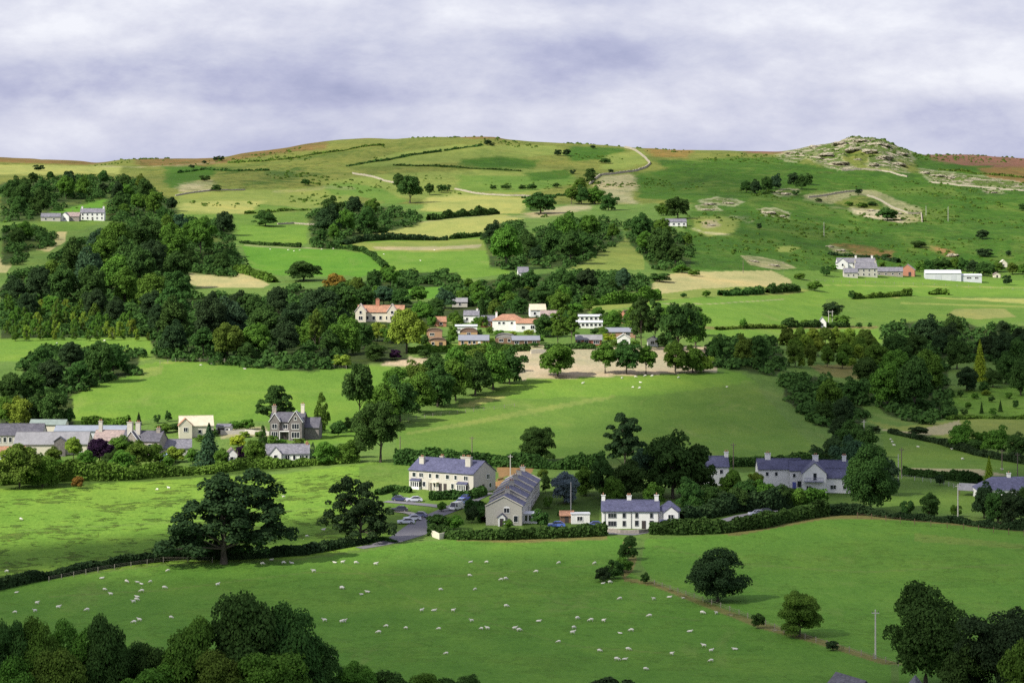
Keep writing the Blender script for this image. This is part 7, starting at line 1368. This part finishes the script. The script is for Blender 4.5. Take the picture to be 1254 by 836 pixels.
ribbon('path', [(484, 626), (500, 628), (520, 634)], [2.2, 2.6, 3], GRAVEL, 'gravel parking strip on the lawn', lift=.16)
# ------------------------------------------------------------------ buildings, cars, poles, sheep
near_houses(); village(); lodge_park(); hill_farms()
car(490, 613, 175, 'navy', (.04, .045, .12), 'dark navy car parked nose-in at the left end of the terrace drive'); car(507, 614, 5, 'silver', (.52, .54, .62), 'silver saloon in front of the left end of the beige terrace')
car(497, 641, 8, 'pale_silver', (.62, .65, .72), 'pale silver car nearest the viewer on the car park lawn'); car(513, 633, -12, 'slate_blue', (.16, .18, .30), 'dark slate-blue car just behind the pale silver one'); car(489, 626, 4, 'charcoal', (.06, .065, .08), 'low charcoal car on the lawn in the middle of the car park')
car(505, 637, 10, 'white', (.75, .76, .8), 'white car wedged between the pale silver and slate-blue cars')
car(558, 624, 60, 'van_white', (.80, .81, .80), 'white van at the head of the row of parked vehicles', van=True); car(564, 617, 62, 'light_blue', (.25, .38, .62), 'light blue car behind the white van'); car(570, 612, 60, 'royal_blue', (.10, .14, .50), 'royal blue car in the middle of the lane row'); car(576, 608, 60, 'cherry', (.45, .06, .16), 'cherry red car near the top of the lane row')
car(584, 604, 15, 'grey', (.30, .33, .37), 'grey car last in the row, beside the garden hedge'); car(681, 645, 5, 'cobalt', (.09, .16, .48), 'blue car beside the conservatory of the nearest stepped house'); car(727, 645, 0, 'deep_blue', (.08, .11, .36), 'deep blue car between the outhouse and the long white house')
car(936, 629, 14, 'black', (.025, .028, .045), 'black car on the lane below the right-hand cottages'); car(927, 631, 14, 'steel', (.33, .35, .45), 'steel grey car right behind the black car on the lane')
pole(578, 562, 28, 'dark pole standing behind the roof of the beige terrace'); pole(625, 582, 26, 'pale pole rising behind the stepped houses', POLEP); pole(699, 626, 36, 'thin pale pole beside the grey-blue tree', POLEP, arms=0); pole(898, 592, 50, 'dark pole between the trees left of the right-hand cottages'); pole(1104, 584, 36, 'dark pole at the hedge end beside the big dark tree')
pole(1100, 588, 32, 'pale pole just left of the dark hedge-end pole', POLEP, arms=0); pole(1227, 576, 26, 'dark pole in the sloping right field'); pole(1246, 584, 30, 'pole at the right edge above the bungalow'); pole(1173, 634, 42, 'pale pole in the paddock left of the carport', POLEP); pole(1072, 806, 60, 'tall pale wooden pole with a crossarm in the right pasture', POLEP); pole(1017, 396, 16, 'double wooden pole beside the dark round meadow tree', POLEP, double=True)
pole(910, 334, 16, 'lone pole at the top of the straw meadow', POLEM, arms=0); pole(1009, 290, 18, 'thin mast on the bracken hill left of the hill farm', POLEP, arms=0); pole(1161, 271, 18, 'thin mast on the bracken hill above the modern barn', POLEP, arms=0); pole(1134, 264, 12, 'short mast beside the quarry enclosure', POLEP, arms=0); pole(843, 638, 18, 'pale post at the lane edge right of the long white house', POLEP, arms=0); pole(194, 552, 26, 'pole among the left village roofs', POLEP); pole(89, 270, 14, 'pole at the hillside farmhouse', POLEM, arms=0); pole(1058, 530, 16, 'pole at the top of the sloping right field', POLEP); pole(490, 556, 22, 'pole at the left end of the middle field', POLEM, arms=0)
def conv(l, ox, oy, s): return [(ox + a / s, oy + b / s) for a, b in l]
front = conv([(25, 193), (60, 268), (372, 216), (614, 190), (463, 230), (503, 230), (518, 237), (550, 230), (383, 259), (405, 277), (518, 265), (602, 253), (502, 284), (500, 296), (488, 305), (136, 309), (55, 342), (128, 338), (214, 325), (318, 334), (510, 372), (490, 379), (626, 361), (796, 242), (960, 165), (992, 148), (1037, 162), (1067, 161), (1147, 193), (1225, 159), (1250, 253), (1187, 373), (1250, 377)], 0, 636, 2.986)
mid = conv([(59, 160), (108, 162), (180, 167), (57, 255), (128, 275), (150, 266), (417, 260), (543, 258), (526, 157), (585, 159), (523, 208), (638, 223), (655, 220), (348, 336), (392, 334), (463, 336), (657, 320), (64, 376), (218, 393), (190, 416), (290, 400), (410, 403), (530, 374), (566, 402), (588, 402), (688, 402), (704, 408), (437, 493), (18, 510)], 400, 636, 2.986)
rgt = conv([(766, 194), (849, 162), (980, 163), (1010, 235), (1036, 233), (1072, 293), (1196, 294), (775, 373), (917, 365), (966, 372), (1013, 374), (904, 399), (900, 418), (1180, 356), (1114, 409), (1074, 417), (848, 450), (998, 483), (1103, 478), (1062, 515), (1090, 512), (1167, 550)], 400, 636, 2.986) + conv([(54, 264), (102, 267), (167, 319), (213, 320), (123, 380), (171, 431), (196, 447), (277, 440), (63, 458), (195, 481)], 800, 636, 2.762)
sheep(front, 'of the front pasture, left part', 'sheep in the front pasture', 1); sheep(mid, 'of the front pasture, middle part', 'sheep in the front pasture', 2); sheep(rgt, 'of the front pasture, right part', 'sheep in the front pasture', 3)
sheep(conv([(77, 706), (575, 598), (617, 593), (1037, 625), (1183, 747), (1123, 769), (1245, 729)], 0, 400, 2.986) + [(417, 647)], 'in the rushy left field', 'sheep in the rushy field', 4)
sheep(conv([(937, 210), (1120, 224), (1145, 222), (1148, 205), (1130, 186), (1165, 182), (1190, 183), (1080, 190)], 400, 400, 2.986) + [(831, 463), (890, 474), (783, 476)], 'at the top of the middle field', 'sheep in the middle field', 5)
sheep(conv([(808, 392), (814, 404), (896, 407), (1010, 417), (1046, 450), (1180, 483), (803, 383)], 800, 400, 2.762), 'in the sloping right field', 'sheep in the sloping right field', 6)
sheep([(331, 306), (353, 307), (360, 308), (367, 307), (394, 306), (408, 305), (470, 312), (532, 307), (515, 320)], 'in the bright hillside fields', 'sheep in the hillside fields', 7)
sheep([(128, 418), (70, 421), (258, 446), (246, 448), (300, 452)], 'in the strip field and sloping field', 'sheep by the left wood', 8)
